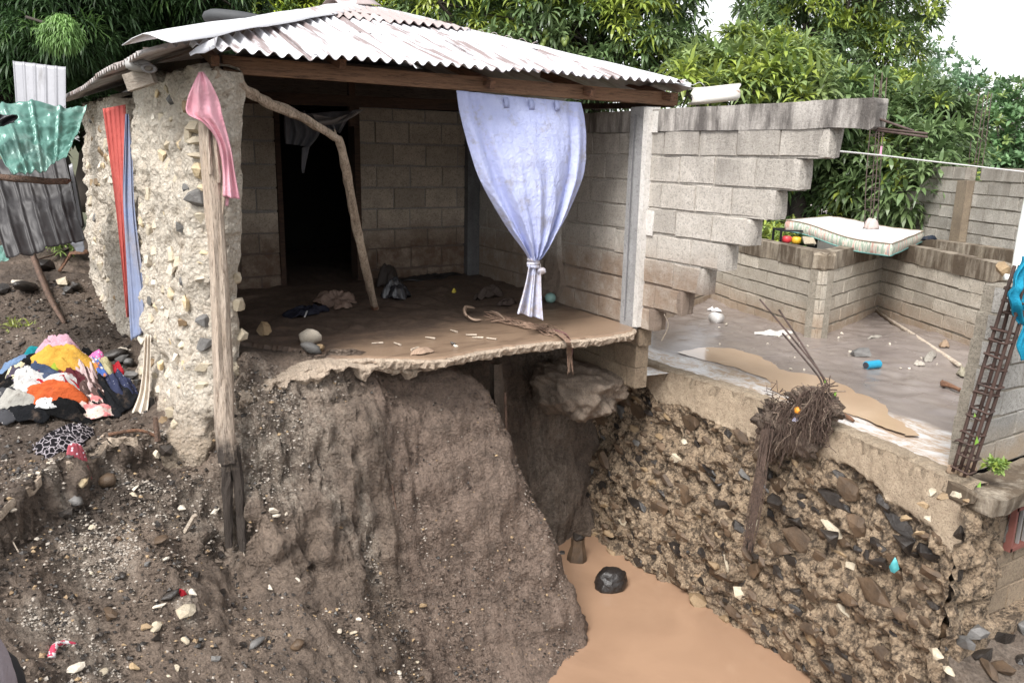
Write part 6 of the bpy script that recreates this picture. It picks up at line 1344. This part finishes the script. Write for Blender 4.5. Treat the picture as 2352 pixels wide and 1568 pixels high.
b = NB('mattress_side'); cc = b.noise(1, 3, .6, vec=b.scale((13, 13, 2))); sidecol = b.ramp(cc, [(.3, (.62, .26, .22)), (.4, (.66, .62, .54)), (.47, (.26, .36, .28)), (.55, (.66, .63, .55)), (.62, (.55, .30, .24)), (.7, (.3, .38, .42))]); b.out(sidecol, .9)
mesh('side', V, F, b.m, mt, True); Bm = T_+np.array([0, 0, -th_]); mesh('underside', Bm, [tuple(q) for q in gridfaces(nu, nv)], b.m, mt, True)
for zo in (0.002, -th_-.002): pts = [T_[r_]+np.array([0, 0, zo]) for r_ in ring]; mesh('piping', *tube_vf(pts+[pts[0]], .009, 5, cap=False), simple('piping_tan' if zo > 0 else 'piping_teal', (.3, .24, .18) if zo > 0 else (.12, .28, .26), .8), mt, True)
# crate with pots, under the mattress end
crt = empty('crate', PD(1820, 556, 10.0), 'black open frame crate behind the low wall', 'crate'); c0 = PD(1792, 559, 10.0); M_BLKF = simple('crate_black', (.015, .015, .018), .4)
uu = np.array([math.cos(-.5), math.sin(-.5), 0]); vv = np.array([.5, .85, 0]); L = []
for s_, t_ in ((0, 0), (.46, 0), (0, .3), (.46, .3)): L.append(bar_vf(c0+uu*s_+vv*t_+[0, 0, -.05], c0+uu*s_+vv*t_+[0, 0, .17], .022, .022))
for zz2 in (-.04, .16):
    for t_ in (0, .3): L.append(bar_vf(c0+vv*t_+[0, 0, zz2], c0+uu*.46+vv*t_+[0, 0, zz2], .022, .022))
    for s_ in (0, .46): L.append(bar_vf(c0+uu*s_+[0, 0, zz2], c0+uu*s_+vv*.3+[0, 0, zz2], .022, .022))
for l_ in L: mesh('bar', *l_, M_BLKF, crt)
for (x_, y_, c_, nm, lab) in [(1807, 549, (.6, .05, .06), 'red_pot', 'small red pot inside the black crate'), (1829, 551, (.75, .45, .04), 'yellow_pot', 'yellow pot inside the black crate')]:
    p = PD(x_, y_, 10.05); single(nm, tube_vf([p+[0, 0, -.05], p+[0, 0, -.03], p+[0, 0, .03], p+[0, 0, .04]], [.035, .058, .058, .04], 16), simple(nm+'_col', c_, .4), lab, 'pot', smooth=True)
rockp = PD(1858, 552, 9.6); tag(place_rock('rock', 'pale', rockp, (.22, .16, .16), None, True), 'rough pale rubble lump beside the yellow pot', 'rock')
crumple('sack', PD(1999, 528, 8.9)[:2], .11, .07, 0, cm('sack', (.8, .66, .62), (.68, .56, .52)), 'pinkish beige cloth sack standing on the mattress', 'sack', lambda a, b: float(PD(1999, 528, 8.9)[2]), .11, 340, .02)
crumple('dark_rag', PD(2132, 550, 9.0)[:2], .10, .06, 0, cm('drag', (.04, .05, .07)), 'small dark rag beside the mattress end', 'rag', lambda a, b: float(PD(2132, 552, 9.0)[2]), .04, 341, .02)
bl_p = PD(1722, 520, 10.5); crumple('turquoise_tarp', bl_p[:2], .16, .1, .2, cm('turq', (.10, .42, .50)), 'bit of turquoise tarp behind the broken wall end', 'tarp', lambda a, b: float(bl_p[2]), .12, 342, .03)
# ================================================================== REBAR
def cage(name, label, pts_bot, pts_top, wdt, n_st, r=.006, ext=0.0, twist=0, m=M_RUSTD, st=None, mid=None):
    o = empty(name, pts_bot, label, 'rebar'); a = np.asarray(pts_bot, float); b = np.asarray(pts_top, float); d, s, t = frame(b-a)
    for i, (p, q) in enumerate(((-1, -1), (1, -1), (1, 1), (-1, 1))):
        off = s*wdt/2*p+t*wdt/2*q; e = ext*(.7+.3*random.random()); P = [a+off, (a+b)/2+off*1.02+RNG.normal(size=3)*.01, b+off+d*e+RNG.normal(size=3)*.01*(1 if ext else 0)]
        mesh('bar', *tube_vf(spline(P, 8), r, 6), m, o, True)
    for k in range(n_st):
        c = a+(b-a)*(k+.5)/n_st+RNG.normal(size=3)*.01; L = [c+(s*p+t*q)*(wdt/2+r)+RNG.normal(size=3)*.004 for p, q in ((-1, -1), (1, -1), (1, 1), (-1, 1), (-1, -1))]
        V, F = join_vf([tube_vf([L[i], L[i+1]], r*.6, 4) for i in range(4)]); mesh('stirrup', V, F, m, o)
    return o
cage('rebar_column', 'tall thin rebar column with tied stirrups standing behind the mattress', PD(2000, 520, 9.6), PD(2018, 250, 9.6), .10, 11, .006, .45)
cage('rebar_starter', 'upright pair of rebars rising from the far stepped wall', PD(2237, 410, 11.9), PD(2262, 228, 11.9), .12, 3, .007, .1)
lad = cage('rebar_cage', 'rusty leaning rebar cage with vines at the end of the yard wall', PY(2205, 1088, 2.57)+[.02, 0, 0], PY(2342, 650, 2.47)+[0, 0, 0], .075, 15, .012, .12, m=M_RUST)
for (x0_, y0_, x1_, y1_) in [(2016, 294, 2130, 307), (2018, 299, 2130, 315), (2014, 268, 2098, 301)]:
    single('rebar', tube_vf([PX(x0_-10, y0_, XW+.05), PX(x1_, y1_, XW+.05)], .008, 6), M_RUSTD, {294: 'upper straight rebar sticking out of the ring beam end', 299: 'lower rebar sticking out of the ring beam end', 268: 'slanting rebar bent down from the ring beam end'}[y0_], 'rebar', smooth=True)
b0 = PX(1897, 878, 5.1)
for i, (x_, y_, dx) in enumerate([(1745, 687, -8), (1789, 711, 0), (1797, 765, 6)]):
    base_ = b0+np.array([.01, .03*(i-1), -.05]); tp = PY(x_, y_, base_[1]+.45); mid = base_*.55+tp*.45+np.array([.01, 0, .02])
    single('rebar', tube_vf(spline([base_, base_+(mid-base_)*.25+[0, -.01, .02], mid, tp], 12), .0075, 6), M_RUSTD, ['longest slanting rebar rising from the root mass', 'middle slanting rebar rising from the root mass', 'shortest slanting rebar rising from the root mass'][i], 'rebar', smooth=True)
# rope, pipe, blue net
single('rope', tube_vf(spline([PX(1888, 344, XW), PD(2022, 357, 6.6), PD(2150, 372, 7.4), PD(2380, 398, 8.4)], 20), .007, 6), simple('rope_white', (.75, .73, .72), .8), 'thin white clothes line stretched from the broken wall', 'rope', smooth=True)
pp_ = PD(2023, 350, 6.6); single('clothes_peg', bar_vf(pp_+[0, 0, -.03], pp_+[0, 0, .05], .012, .012), simple('peg_pink', (.7, .35, .5), .6), 'small pink peg on the clothes line', 'peg')
single('drain_pipe', tube_vf(spline([PD(2368, 440, 5.2), PD(2350, 530, 5.2), PD(2334, 628, 5.2)], 8), .032, 14), simple('pipe_white', (.74, .76, .73), .35), 'white plastic drain pipe at the right edge', 'pipe', smooth=True)
mesh('elbow', *tube_vf(spline([PD(2334, 628, 5.2), PD(2328, 638, 5.2), PD(2308, 636, 5.2)], 8), [.032, .034, .034, .030, .024, .022, .022, .022], 12), bpy.data.materials['pipe_white'], bpy.data.objects['drain_pipe'], True)
tag(place_rock('rock', 'tan', PD(2303, 618, 5.25), (.12, .1, .13), None), 'broken brown stone beside the white pipe', 'rock')
M_BNET = m_cloth('blue_net', (.02, .30, .46), (.015, .22, .36), .7, sc=12)
nt = empty('blue_net', PY(2350, 820, 2.4), 'torn bright blue netting caught on the rebar cage', 'net')
cloth_obj('cloth', quilt([(2350, 590, 2.42), (2325, 650, 2.42), (2318, 690, 2.42), (2345, 745, 2.42)], [(2372, 588, 2.42), (2375, 650, 2.42), (2380, 700, 2.42), (2385, 760, 2.42)], 26, 26, lambda u, v: .02*math.sin(u*18+v*4)+.008*math.sin(v*20)), M_BNET, None, None, nt)
cloth_obj('strip', quilt([(2350, 745, 2.42), (2338, 790, 2.42), (2345, 828, 2.42)], [(2366, 745, 2.42), (2352, 790, 2.42), (2356, 826, 2.42)], 8, 16, lambda u, v: .008*math.sin(u*9+v*8)), M_BNET, None, None, nt)
# debris at the cage foot
for i, (x_, y_, k) in enumerate([(2190, 1080, 'tan'), (2212, 1088, 'pale'), (2225, 1075, 'tan')]):
    crumple('leaf_debris', PZ(x_, y_, -.47)[:2], .045, .03, i, cm('tanleaf', 0), ['dry tan leaf at the left foot of the rebar cage', 'dry curled leaf in the middle of the cage foot', 'dry leaf at the right foot of the rebar cage'][i], 'leaf', lambda a, b: -.49, .05, 350+i, .02)
M_GL = simple('bright_leaf', (.16, .30, .04), .45)
def leaf(p, s, name, lab, ax=(1, 0, .3)):
    d = np.array(ax, float); d /= np.linalg.norm(d); sd_ = np.cross(d, [0, -1, .2]); sd_ /= np.linalg.norm(sd_)
    V = [p, p+d*s*.35-sd_*s*.36+[0, -.01, 0], p+d*s*.4, p+d*s*.35+sd_*s*.36+[0, -.01, 0], p+d*s]; return tag(mesh(name, V, [(0, 1, 2), (0, 2, 3), (1, 4, 2), (2, 4, 3)], M_GL), lab, 'leaf')
leaf(PY(2238, 1022, 2.46), .06, 'vine_leaf', 'heart-shaped green leaf on the rebar cage', (0.2, 0, 1)); leaf(PY(2243, 1118, 2.44), .05, 'vine_leaf', 'lower green vine leaf at the cage foot', (.6, 0, .5)); leaf(PY(2235, 958, 2.48), .03, 'vine_leaf', 'smallest vine leaf high on the rebar cage', (.3, 0, 1))
tree('weed', 'small green weed growing on the ledge', [(2280, 1068, 4.98, .035), (2298, 1072, 4.98, .03)], PY(2285, 1078, 2.5), ML_MANGO, .03, 6, .045, .008, .3, .2, 81, None, .004, .0, (2.2, 2, 1.4))
# root mass over the wall edge
rm = empty('root_mass', PX(1850, 1000, 5.0), 'tangled root clump draped over the retaining wall edge', 'roots')
M_ROOT = m_wood('root', (.16, .105, .08), (.09, .058, .045), (.04, .028, .022), (14, 14, 14)); M_ROOTP = m_wood('root_pale', (.40, .31, .24), (.28, .2, .15), (.1, .07, .05), (14, 14, 14))
mesh('clod', *lump_vf(PX(1872, 925, 5.0), (.10, .20, .10), 5, 4, .35, 3), M_SOIL, rm, True); mesh('clod', *lump_vf(PX(1812, 985, 4.98), (.10, .26, .16), 6, 4, .35, 3), M_SOIL, rm, True)
def root_bundle(n, xr, yr, ln, r0, m, name, seed):
    rs = np.random.default_rng(seed); L = []
    for i in range(n):
        x_ = rs.uniform(*xr); y_ = np.interp(x_, [1750, 1800, 1850, 1900], [960, 930, 905, 885])+rs.uniform(*yr); p = PX(x_, y_, 4.93+rs.uniform(-.08, .02)); l_ = ln*rs.uniform(.4, 1.2); P = [p+np.array([rs.normal()*.03+.04, rs.normal()*.05, rs.uniform(0, .03)]), p]
        cur = p.copy()
        for k in range(4): cur = cur+np.array([-.012+rs.normal()*.014, rs.normal()*.022, -l_/4]); P.append(cur.copy())
        L.append(tube_vf(spline(P, 8), np.linspace(r0*rs.uniform(.6, 1.3), r0*.25, 8), 4, 0, i, False))
    V, F = join_vf(L); o = mesh(name, V, F, m, rm, True); o['kind'] = 'stuff'
root_bundle(300, (1752, 1908), (-10, 70), .27, .0042, M_ROOT, 'hanging_roots', 1); root_bundle(90, (1752, 1905), (-10, 80), .18, .0045, M_ROOTP, 'pale_roots', 2)
rs = np.random.default_rng(5); L = []
for i in range(150):
    p = PX(rs.uniform(1765, 1905), rs.uniform(900, 1010), 4.95)+rs.normal(size=3)*.02; q_ = [p+rs.normal(size=3)*.038 for _ in range(4)]; L.append(tube_vf(spline(q_, 7), .003, 4, 0, i, False))
V, F = join_vf(L); mesh('root_tangle', V, F, M_ROOT, rm, True)['kind'] = 'stuff'
L = []
for i in range(40):
    x_ = 1752-i*.0+rs.normal()*7; P = [PX(x_+12, 985, 4.84), PX(x_, 1060+rs.normal()*8, 4.78), PX(x_-10+rs.normal()*5, 1130, 4.76), PX(x_-24+rs.normal()*4, 1200, 4.75), PX(x_-34+rs.normal()*3, 1240+rs.uniform(-20, 30), 4.75)]; L.append(tube_vf(spline(P, 10), np.linspace(.006, .002, 10), 4, 0, i, False))
V, F = join_vf(L); mesh('long_roots', V, F, M_ROOT, rm, True)['kind'] = 'stuff'
V, F = lump_vf(PX(1833, 942, 4.86), (.03, .03, .03), 2, 3, .02); single('orange_fruit', (V, F), simple('orange_skin', (.75, .30, .03), .5), 'small orange fruit caught in the root clump', 'fruit', smooth=True)
leaf(PX(1912, 905, 5.0), .05, 'sprout_leaf', 'green sprout leaf right of the root clump', (1, 0, .2)); leaf(PX(1893, 880, 5.02), .03, 'sprout_leaf', 'tiny green leaf on top of the root clump', (0, 0, 1))
crumple('plastic_scrap', PX(1828, 965, 4.85)[:2], .03, .02, 0, simple('scrap_blue', (.45, .45, .6), .4), 'pale blue plastic scrap in the root clump', 'scrap', lambda a, b: float(PX(1828, 968, 4.85)[2]), .03, 360, .01)
V = [PX(2050+dx, 1300+dy, 4.72+q) for dx, dy, q in [(-8, 0, 0), (6, -22, -.02), (12, -10, 0), (16, 6, .02), (4, 16, .0), (-4, 12, -.02)]]
cloth_obj('plastic_scrap', (V, [(0, 1, 2, 3), (0, 3, 4, 5)]), simple('scrap_teal', (.10, .42, .45), .35), 'crumpled turquoise plastic stuck to the rubble wall', 'scrap')
# ================================================================== ROCKS AND LITTER ON THE BANK
big = [(176, 1103, (.17, .13, .13), 'yellow', 'angular yellowish stone on the terrace edge', True), (239, 1105, (.13, .12, .11), 'brown', 'rounded reddish brown stone below the terrace edge', False), (169, 1150, (.13, .11, .11), 'grey', 'round grey stone under the terrace edge', False), (151, 1178, (.14, .10, .09), 'dark', 'dark flat stone in the dark band', True),
 (380, 1035, (.16, .12, .12), 'dark', 'dark wet stone on the ledge beside the post', True), (357, 1045, (.09, .06, .09), 'pale', 'pale stone left of the dark wet one', True), (427, 1400, (.20, .14, .07), 'pale', 'large rough white plaster lump on the slope', True),
 (417, 1165, (.08, .06, .05), 'white', 'white stone left of the post foot', True), (492, 1172, (.09, .07, .05), 'white', 'white stone just left of the charred post', True), (626, 1173, (.10, .08, .06), 'white', 'larger white stone right of the post', True), (632, 1184, (.07, .05, .05), 'white', 'white stone touching the one right of the post', False), (657, 1178, (.09, .03, .03), 'white', 'thin white flake right of the post', True), (721, 1158, (.10, .035, .04), 'white', 'long slim white stone high on the bank', True),
 (311, 1122, (.08, .04, .03), 'white', 'white flake near the top of the pale gravel', True), (211, 1214, (.07, .06, .05), 'pale', 'pale pebble where the gravel begins', True), (379, 1286, (.06, .05, .04), 'white', 'round white pebble in the middle of the slope', False), (749, 1295, (.10, .07, .06), 'white', 'bright white stone right of the slope middle', True), (626, 1228, (.08, .06, .05), 'pale', 'pale tan stone right of the post foot', True), (677, 1333, (.08, .05, .05), 'white', 'egg-shaped white stone on the lower slope', False), (619, 1349, (.10, .05, .05), 'white', 'white knuckle-shaped stone on the lower slope', True),
 (439, 1361, (.08, .06, .06), 'white', 'white stone above the plaster lump', True), (364, 1393, (.10, .04, .04), 'white', 'long white stone left of the plaster lump', True), (334, 1442, (.08, .05, .06), 'tan', 'tan angular stone at the lower left', True), (357, 1443, (.10, .08, .08), 'pale', 'pale brown angular stone beside the tan one', True), (424, 1472, (.06, .05, .05), 'pale', 'pale pebble below the plaster lump', False), (169, 1537, (.13, .07, .06), 'white', 'white crumpled lump at the bottom left', True), (809, 1453, (.08, .03, .03), 'pale', 'slim pale stone near the clay crease', True),
 (446, 1323, (.10, .07, .06), 'dark', 'dark glossy stone in the slope middle', True), (281, 1323, (.06, .05, .05), 'dark', 'small black stone on the pale gravel', False), (506, 1273, (.08, .06, .05), 'dark', 'dark stone left of the post tip', True), (387, 1369, (.10, .07, .06), 'dark', 'dark stone next to the long white one', False), (508, 1363, (.10, .07, .05), 'dark', 'dark oval stone below the post', False), (253, 1414, (.15, .10, .08), 'brown', 'dark brown angular stone on the lower left', True), (359, 1467, (.10, .06, .06), 'dark', 'dark flat stone under the tan stones', True),
 (587, 1479, (.14, .08, .06), 'grey', 'smooth blue grey flat stone near the bottom', False), (682, 1484, (.10, .10, .08), 'brown', 'brown domed stone near the bottom', False), (494, 1513, (.08, .08, .05), 'grey', 'blue grey stone at the bottom edge', True), (555, 1481, (.08, .05, .05), 'dark', 'small dark stone left of the blue grey flat stone', True), (364, 1242, (.15, .10, .05), 'brown', 'flat brown half-buried stone on the slope', False), (696, 1309, (.09, .05, .04), 'tan', 'pinkish broken brick bit on the slope', True), (777, 1207, (.09, .07, .06), 'tan', 'tan lump near the top of the clay crease', True), (722, 1282, (.06, .07, .05), 'dark', 'small dark stone right of the white one', True), (843, 983, (.07, .06, .06), 'tan', 'orange stone in the face below the slab', True), (970, 1390, (.09, .07, .06), 'tan', 'triangular tan stone on the clay mound', True)]
for x_, y_, s, k, lab, ang in big:
    s = tuple(q*.95 for q in s); p = PG(x_, y_); n = gnormal(p[0], p[1]); tag(place_rock('rock', k, p+n*s[2]*.22, s, None, ang), lab, 'rock')
p = PG(425, 1214); n = gnormal(*p[:2]); single('stick_stub', bar_vf(p-[0, 0, .02], p+n*.09+[.03, .0, .06], .03, .02), MW_PALE, 'short grey wooden stub standing in the gravel', 'stick')
p = PG(309, 1537); tag(place_rock('rock', 'tan', p+[0, 0, .02], (.07, .06, .05), None), 'small orange broken pebble near the bottom edge', 'rock')
crumple('red_scrap', PG(420, 1365)[:2], .022, .018, 0, cm('red', 0), 'tiny red scrap above the plaster lump', 'scrap', gh, .02, 401, .008)
# rope of red and white cloth
pts = [PG(x_, y_)+[0, 0, .015] for x_, y_ in [(118, 1515), (122, 1500), (128, 1488), (142, 1482), (158, 1481), (176, 1484)]]; b = NB('red_white'); cc = b.noise(40, 2, .5); b.out(b.ramp(cc, [(.48, (.72, .68, .68)), (.52, (.55, .05, .1))]), .9)
single('cloth_rope', tube_vf(spline(pts, 16), np.linspace(.022, .005, 16), 7, .15), b.m, 'red and white twisted cloth strip at the lower left', 'cloth strip', smooth=True)
for i, pts in enumerate([[(503, 1063), (512, 1090), (540, 1120)], [(800, 1215), (815, 1245), (826, 1280)], [(38, 1240), (32, 1258), (44, 1275)], [(894, 1080), (900, 1120), (910, 1175)], [(545, 1230), (556, 1260), (562, 1285)]]):
    P = [PG(*p)+[0, 0, .02+.02*(k == 1)] for k, p in enumerate(pts)]; single('twig', tube_vf(spline(P, 10), .0035 if i != 3 else .006, 4), MW_PALE if i != 3 else MW_STICK, ['thin pale twig left of the post top of the bank', 'thin curved twig on the bank near the clay crease', 'tiny pale root loop in the dark band', 'brown root sticking from the face below the slab', 'thin pale twig at the post foot'][i], 'twig')
single('branch', tube_vf(spline([PG(250, 1005)+[0, 0, .02], PG(320, 998)+[0, 0, .03], PG(368, 1015)+[0, 0, .03]], 8), .012, 6, .15), MW_RAFT, 'thin reddish branch lying on the terrace edge', 'branch', smooth=True)
single('stake', tube_vf([PG(362, 1012), PG(362, 1012)+[0, .02, .16]], [.022, .018], 6, .2), MW_STICK, 'short brown stake standing at the terrace edge', 'stake')
rockF(283, 812, (.16, .12, .09), 'white', 'white stone leaning at the stone wall foot')
for i, (x_, y_, s, k, lab) in enumerate([(105, 622, .30, 'dark', 'large dark stone near the hanging sheets'), (60, 668, .26, 'dark', 'dark lump left of the slanting stick'), (145, 655, .20, 'pale', 'pale stone right of the slanting stick'), (45, 655, .13, 'white', 'white stone at the left by the dark lump'), (155, 672, .16, 'dark', 'dark stone before the pale one'), (176, 668, .2, 'dark', 'dark stone nearest the stone wall'), (8, 672, .2, 'dark', 'dark stone at the far left edge'), (262, 825, .2, 'dark', 'dark stone between heap and stone wall'), (282, 832, .16, 'grey', 'grey stone between heap and stone wall'), (296, 840, .15, 'grey', 'grey stone at the foot of the white drape'), (304, 868, .16, 'grey', 'rounded grey stone just left of the white drape'), (125, 700, .1, 'grey', 'small grey stone on the far mud')]):
    rockF(x_, y_, (s, s*.75, s*.6), k, lab, i % 2 == 0)
tree('plant_debris', 'uprooted weeds with yellow stems at the left', [(40, 756, 6.7, .05), (70, 762, 6.7, .05), (20, 752, 6.8, .04)], PG(45, 762), ML_MANGO, .05, 5, .10, .006, .4, .2, 82, None, .006, .0, (1.6, 1.3, .8))
rs = np.random.default_rng(9)
for i in range(34):
    x_ = rs.uniform(4.95, 6.1); y_ = rs.uniform(1.7, 2.42); z_ = -1.66-.25*(2.5-y_); k = ['dark', 'grey', 'brown'][rs.integers(3)]; s = rs.uniform(.06, .22)
    tag(place_rock('loose_stone', k, (x_, y_, z_+s*.1), (s, s*.8, s*.6), None), 'dark loose rubble stone below the basement wall', 'stone', 'rubble below the basement wall')
# stones in the pit water
def PW(x, y, z=-2.5): return PZ(x, y, z)
p = PW(1402, 1345); tag(mesh('boulder', *lump_vf(p+[0, 0, .05], (.155, .135, .135), 12, 4, .13, 1.3), m_stone('wet_black', (.035, .03, .028), (.018, .015, .014), .22), None, True), 'shiny black boulder half sunk in the brown water', 'boulder')
p = PW(1327, 1285); st_ = single('tree_stub', tube_vf([p+[0, 0, -.05], p+[0, 0, .05], p+[0, 0, .16], p+[0, 0, .24]], [.10, .085, .062, .058], 9, .15), MS_BROWN, 'dark stub standing upright in the brown water', 'stub'); place_rock('cap', 'dark', p+[0, 0, .25], (.19, .17, .15), st_)
p = PW(1291, 1270); tag(place_rock('rock', 'dark', p, (.10, .08, .07), None), 'small black stone in the water beside the stub', 'rock')
# foreground grey cloth bundle at the lower left corner
c = PY(-12, 1560, 2.9)
fb_ = empty('grey_bundle', c, 'lilac grey cloth bundle with a black rim at the lower left corner', 'bundle')
mesh('bundle', *lump_vf(PY(-75, 1600, 2.6), (.125, .16, .24), 3, 4, .06, 1.2), m_cloth('lilac_cloth', (.36, .31, .33), (.30, .25, .27)), fb_, True)
mesh('rim', *lump_vf(PY(-55, 1620, 2.68), (.135, .12, .21), 4, 3, .05), simple('rim_black', (.02, .02, .022), .8), fb_, True)
MS_GRIT = m_stone('grit', (.50, .45, .39), (.38, .33, .28), .85)
# gravel: loose small stones and clods, far too many to count
def scatter(name, n, mats_, region, smin, smax, seed, label, embed=.3, power=2.2, k=(1, 1, 1)):
    rs = np.random.default_rng(seed); base = np.array([[1, 0, 0], [-1, 0, 0], [0, 1, 0], [0, -1, 0], [0, 0, 1], [0, 0, -1]], float)*.5
    fc = np.array([[0, 2, 4], [2, 1, 4], [1, 3, 4], [3, 0, 4], [2, 0, 5], [1, 2, 5], [3, 1, 5], [0, 3, 5]]); bm = _bm.new(); _bm.ops.create_cube(bm, size=.9)
    cube = np.array([v.co for v in bm.verts]); cf = [[v.index for v in f.verts] for f in bm.faces]; bm.free()
    V = []; F = []; cnt = 0
    ct = 0
    while ct < n:
        x_, y_ = region(rs)
        if not (xs[0] < x_ < xs[-1] and 1.3 < y_ < 9): continue
        z_ = gh(x_, y_); s = smin+(smax-smin)*rs.random()**power; nn = gnormal(x_, y_)
        v = base*(1+rs.uniform(-.25, .25, (6, 1)))*np.array([1, rs.uniform(.6, 1), rs.uniform(.4, .8)])*s
        a, b, c_ = rs.uniform(0, 6.28), rs.normal()*.5, rs.normal()*.5
        Rz = np.array([[math.cos(a), -math.sin(a), 0], [math.sin(a), math.cos(a), 0], [0, 0, 1]]); Rx = np.array([[1, 0, 0], [0, math.cos(b), -math.sin(b)], [0, math.sin(b), math.cos(b)]])
        v = v @ Rx.T @ Rz.T+np.array([x_, y_, z_])+nn*s*embed*.3; V.append(v); F.append(fc+6*ct); ct += 1
    VV = np.concatenate(V); ii = np.clip(((VV[:, 0]-xs[0])/.021).astype(int), 0, len(xs)-1); jj = np.clip(np.searchsorted(ysf, VV[:, 1]), 0, len(ysf)-1)
    o = fastmesh(name, VV, np.concatenate(F), mats_, tint=np.c_[pale*(1-clay*.5), clay, darkz][ii*len(ysf)+jj]); tag(o, label, None, kind='stuff'); return o
GVR = (GX.ravel() > -9)
def reg_bank(rs):
    while True:
        x_ = rs.uniform(-1.4, 2.9); y_ = rs.uniform(3.2, 5.6)
        if x_ > 2.0 and rs.random() < .8: continue
        if y_ > 5.06 and x_ > .8 and rs.random() < .75: continue
        if y_ > 5.3 and x_ > .95: continue
        return x_, y_
palg = pale.reshape(GX.shape)
def reg_pale(rs):
    while True:
        i = rs.integers(0, len(xs)-1); j = rs.integers(0, len(ysf)-1)
        if 3.4 < ysf[j] < 6 and palg[i, j] > .25+.4*rs.random(): return xs[i]+rs.random()*.02, ysf[j]+rs.random()*.02
def reg_left(rs): return rs.uniform(-1.8, .55), rs.uniform(5.0, 8.8)
def reg_clay(rs): return rs.uniform(1.9, 3.6), rs.uniform(4.2, 5.4)
scatter('gravel', 3000, MS_GRIT, reg_bank, .006, .028, 1, 'pale limestone grit scattered over the bank')
scatter('gravel', 2800, MS_GRIT, reg_pale, .006, .026, 2, 'dense pale grit in the limy patches')
scatter('gravel', 3400, MS_DARK, reg_bank, .010, .05, 3, 'dark pebbles scattered over the bank')
scatter('gravel', 900, MS_TAN, reg_bank, .012, .04, 4, 'tan pebbles scattered over the bank')
scatter('gravel', 1500, MS_GRIT, reg_left, .008, .032, 5, 'pale grit on the left terrace')
scatter('gravel', 1300, MS_DARK, reg_left, .015, .07, 6, 'dark stones on the left terrace')
scatter('gravel', 350, MS_GRIT, reg_clay, .006, .020, 7, 'sparse pale grit on the clay mound')
def reg_face(rs):
    while True:
        x_, y_ = rs.uniform(.9, 3.5), rs.uniform(4.4, 5.42)
        if y_ > 4.85 or x_ > 2.2: return x_, y_
scatter('gravel', 3600, M_SOIL, reg_face, .008, .042, 18, 'crumbs of earth on the steep face under the slab', -.3, 2.6)
scatter('gravel', 700, MS_DARK, reg_face, .008, .034, 19, 'dark pebbles embedded in the steep face', -.2)
scatter('gravel', 500, MS_GRIT, reg_face, .006, .022, 20, 'pale grit embedded in the steep face', -.2)
scatter('gravel', 160, MS_TAN, reg_face, .012, .04, 21, 'tan pebbles embedded in the steep face', -.2)
scatter('gravel', 7000, M_SOIL, reg_bank, .012, .045, 8, 'small clods of dark earth over the bank', .2)
scatter('gravel', 1500, M_SOIL, reg_clay, .010, .035, 9, 'small clods of earth on the clay mound', .1)
scatter('gravel', 4000, M_SOIL, reg_left, .015, .07, 10, 'small clods of earth on the left terrace', .2)
# countable loose stones, one object each
rs = np.random.default_rng(77); n_ = 0
while n_ < 120:
    x_, y_ = reg_bank(rs); s = rs.uniform(.035, .07); k = ['white', 'pale', 'dark', 'grey', 'brown'][rs.choice(5, p=[.26, .14, .36, .14, .10])]
    p = np.array([x_, y_, gh(x_, y_)]); nn = gnormal(x_, y_); dk = k in ('dark', 'grey', 'brown')
    o = place_rock('loose_stone', k, p+nn*s*.12, (s, s*rs.uniform(.6, .9), s*rs.uniform(.4, .7)), None, rs.random() < .6); tag(o, 'dark loose stone lying on the eroded bank' if dk else 'pale loose stone lying on the eroded bank', 'stone', 'dark stones on the bank' if dk else 'pale stones on the bank'); n_ += 1
for i in range(26):
    x_ = rs.uniform(1560, 2180); y_ = rs.uniform(740, 850); p = PYd(x_, y_)
    if p[0] > 8.2: continue
    tag(place_rock('loose_stone', 'white', p+[0, 0, .005], (rs.uniform(.02, .05),)*3, None), 'small white chip lying on the yard mud', 'stone', 'white chips on the yard mud')
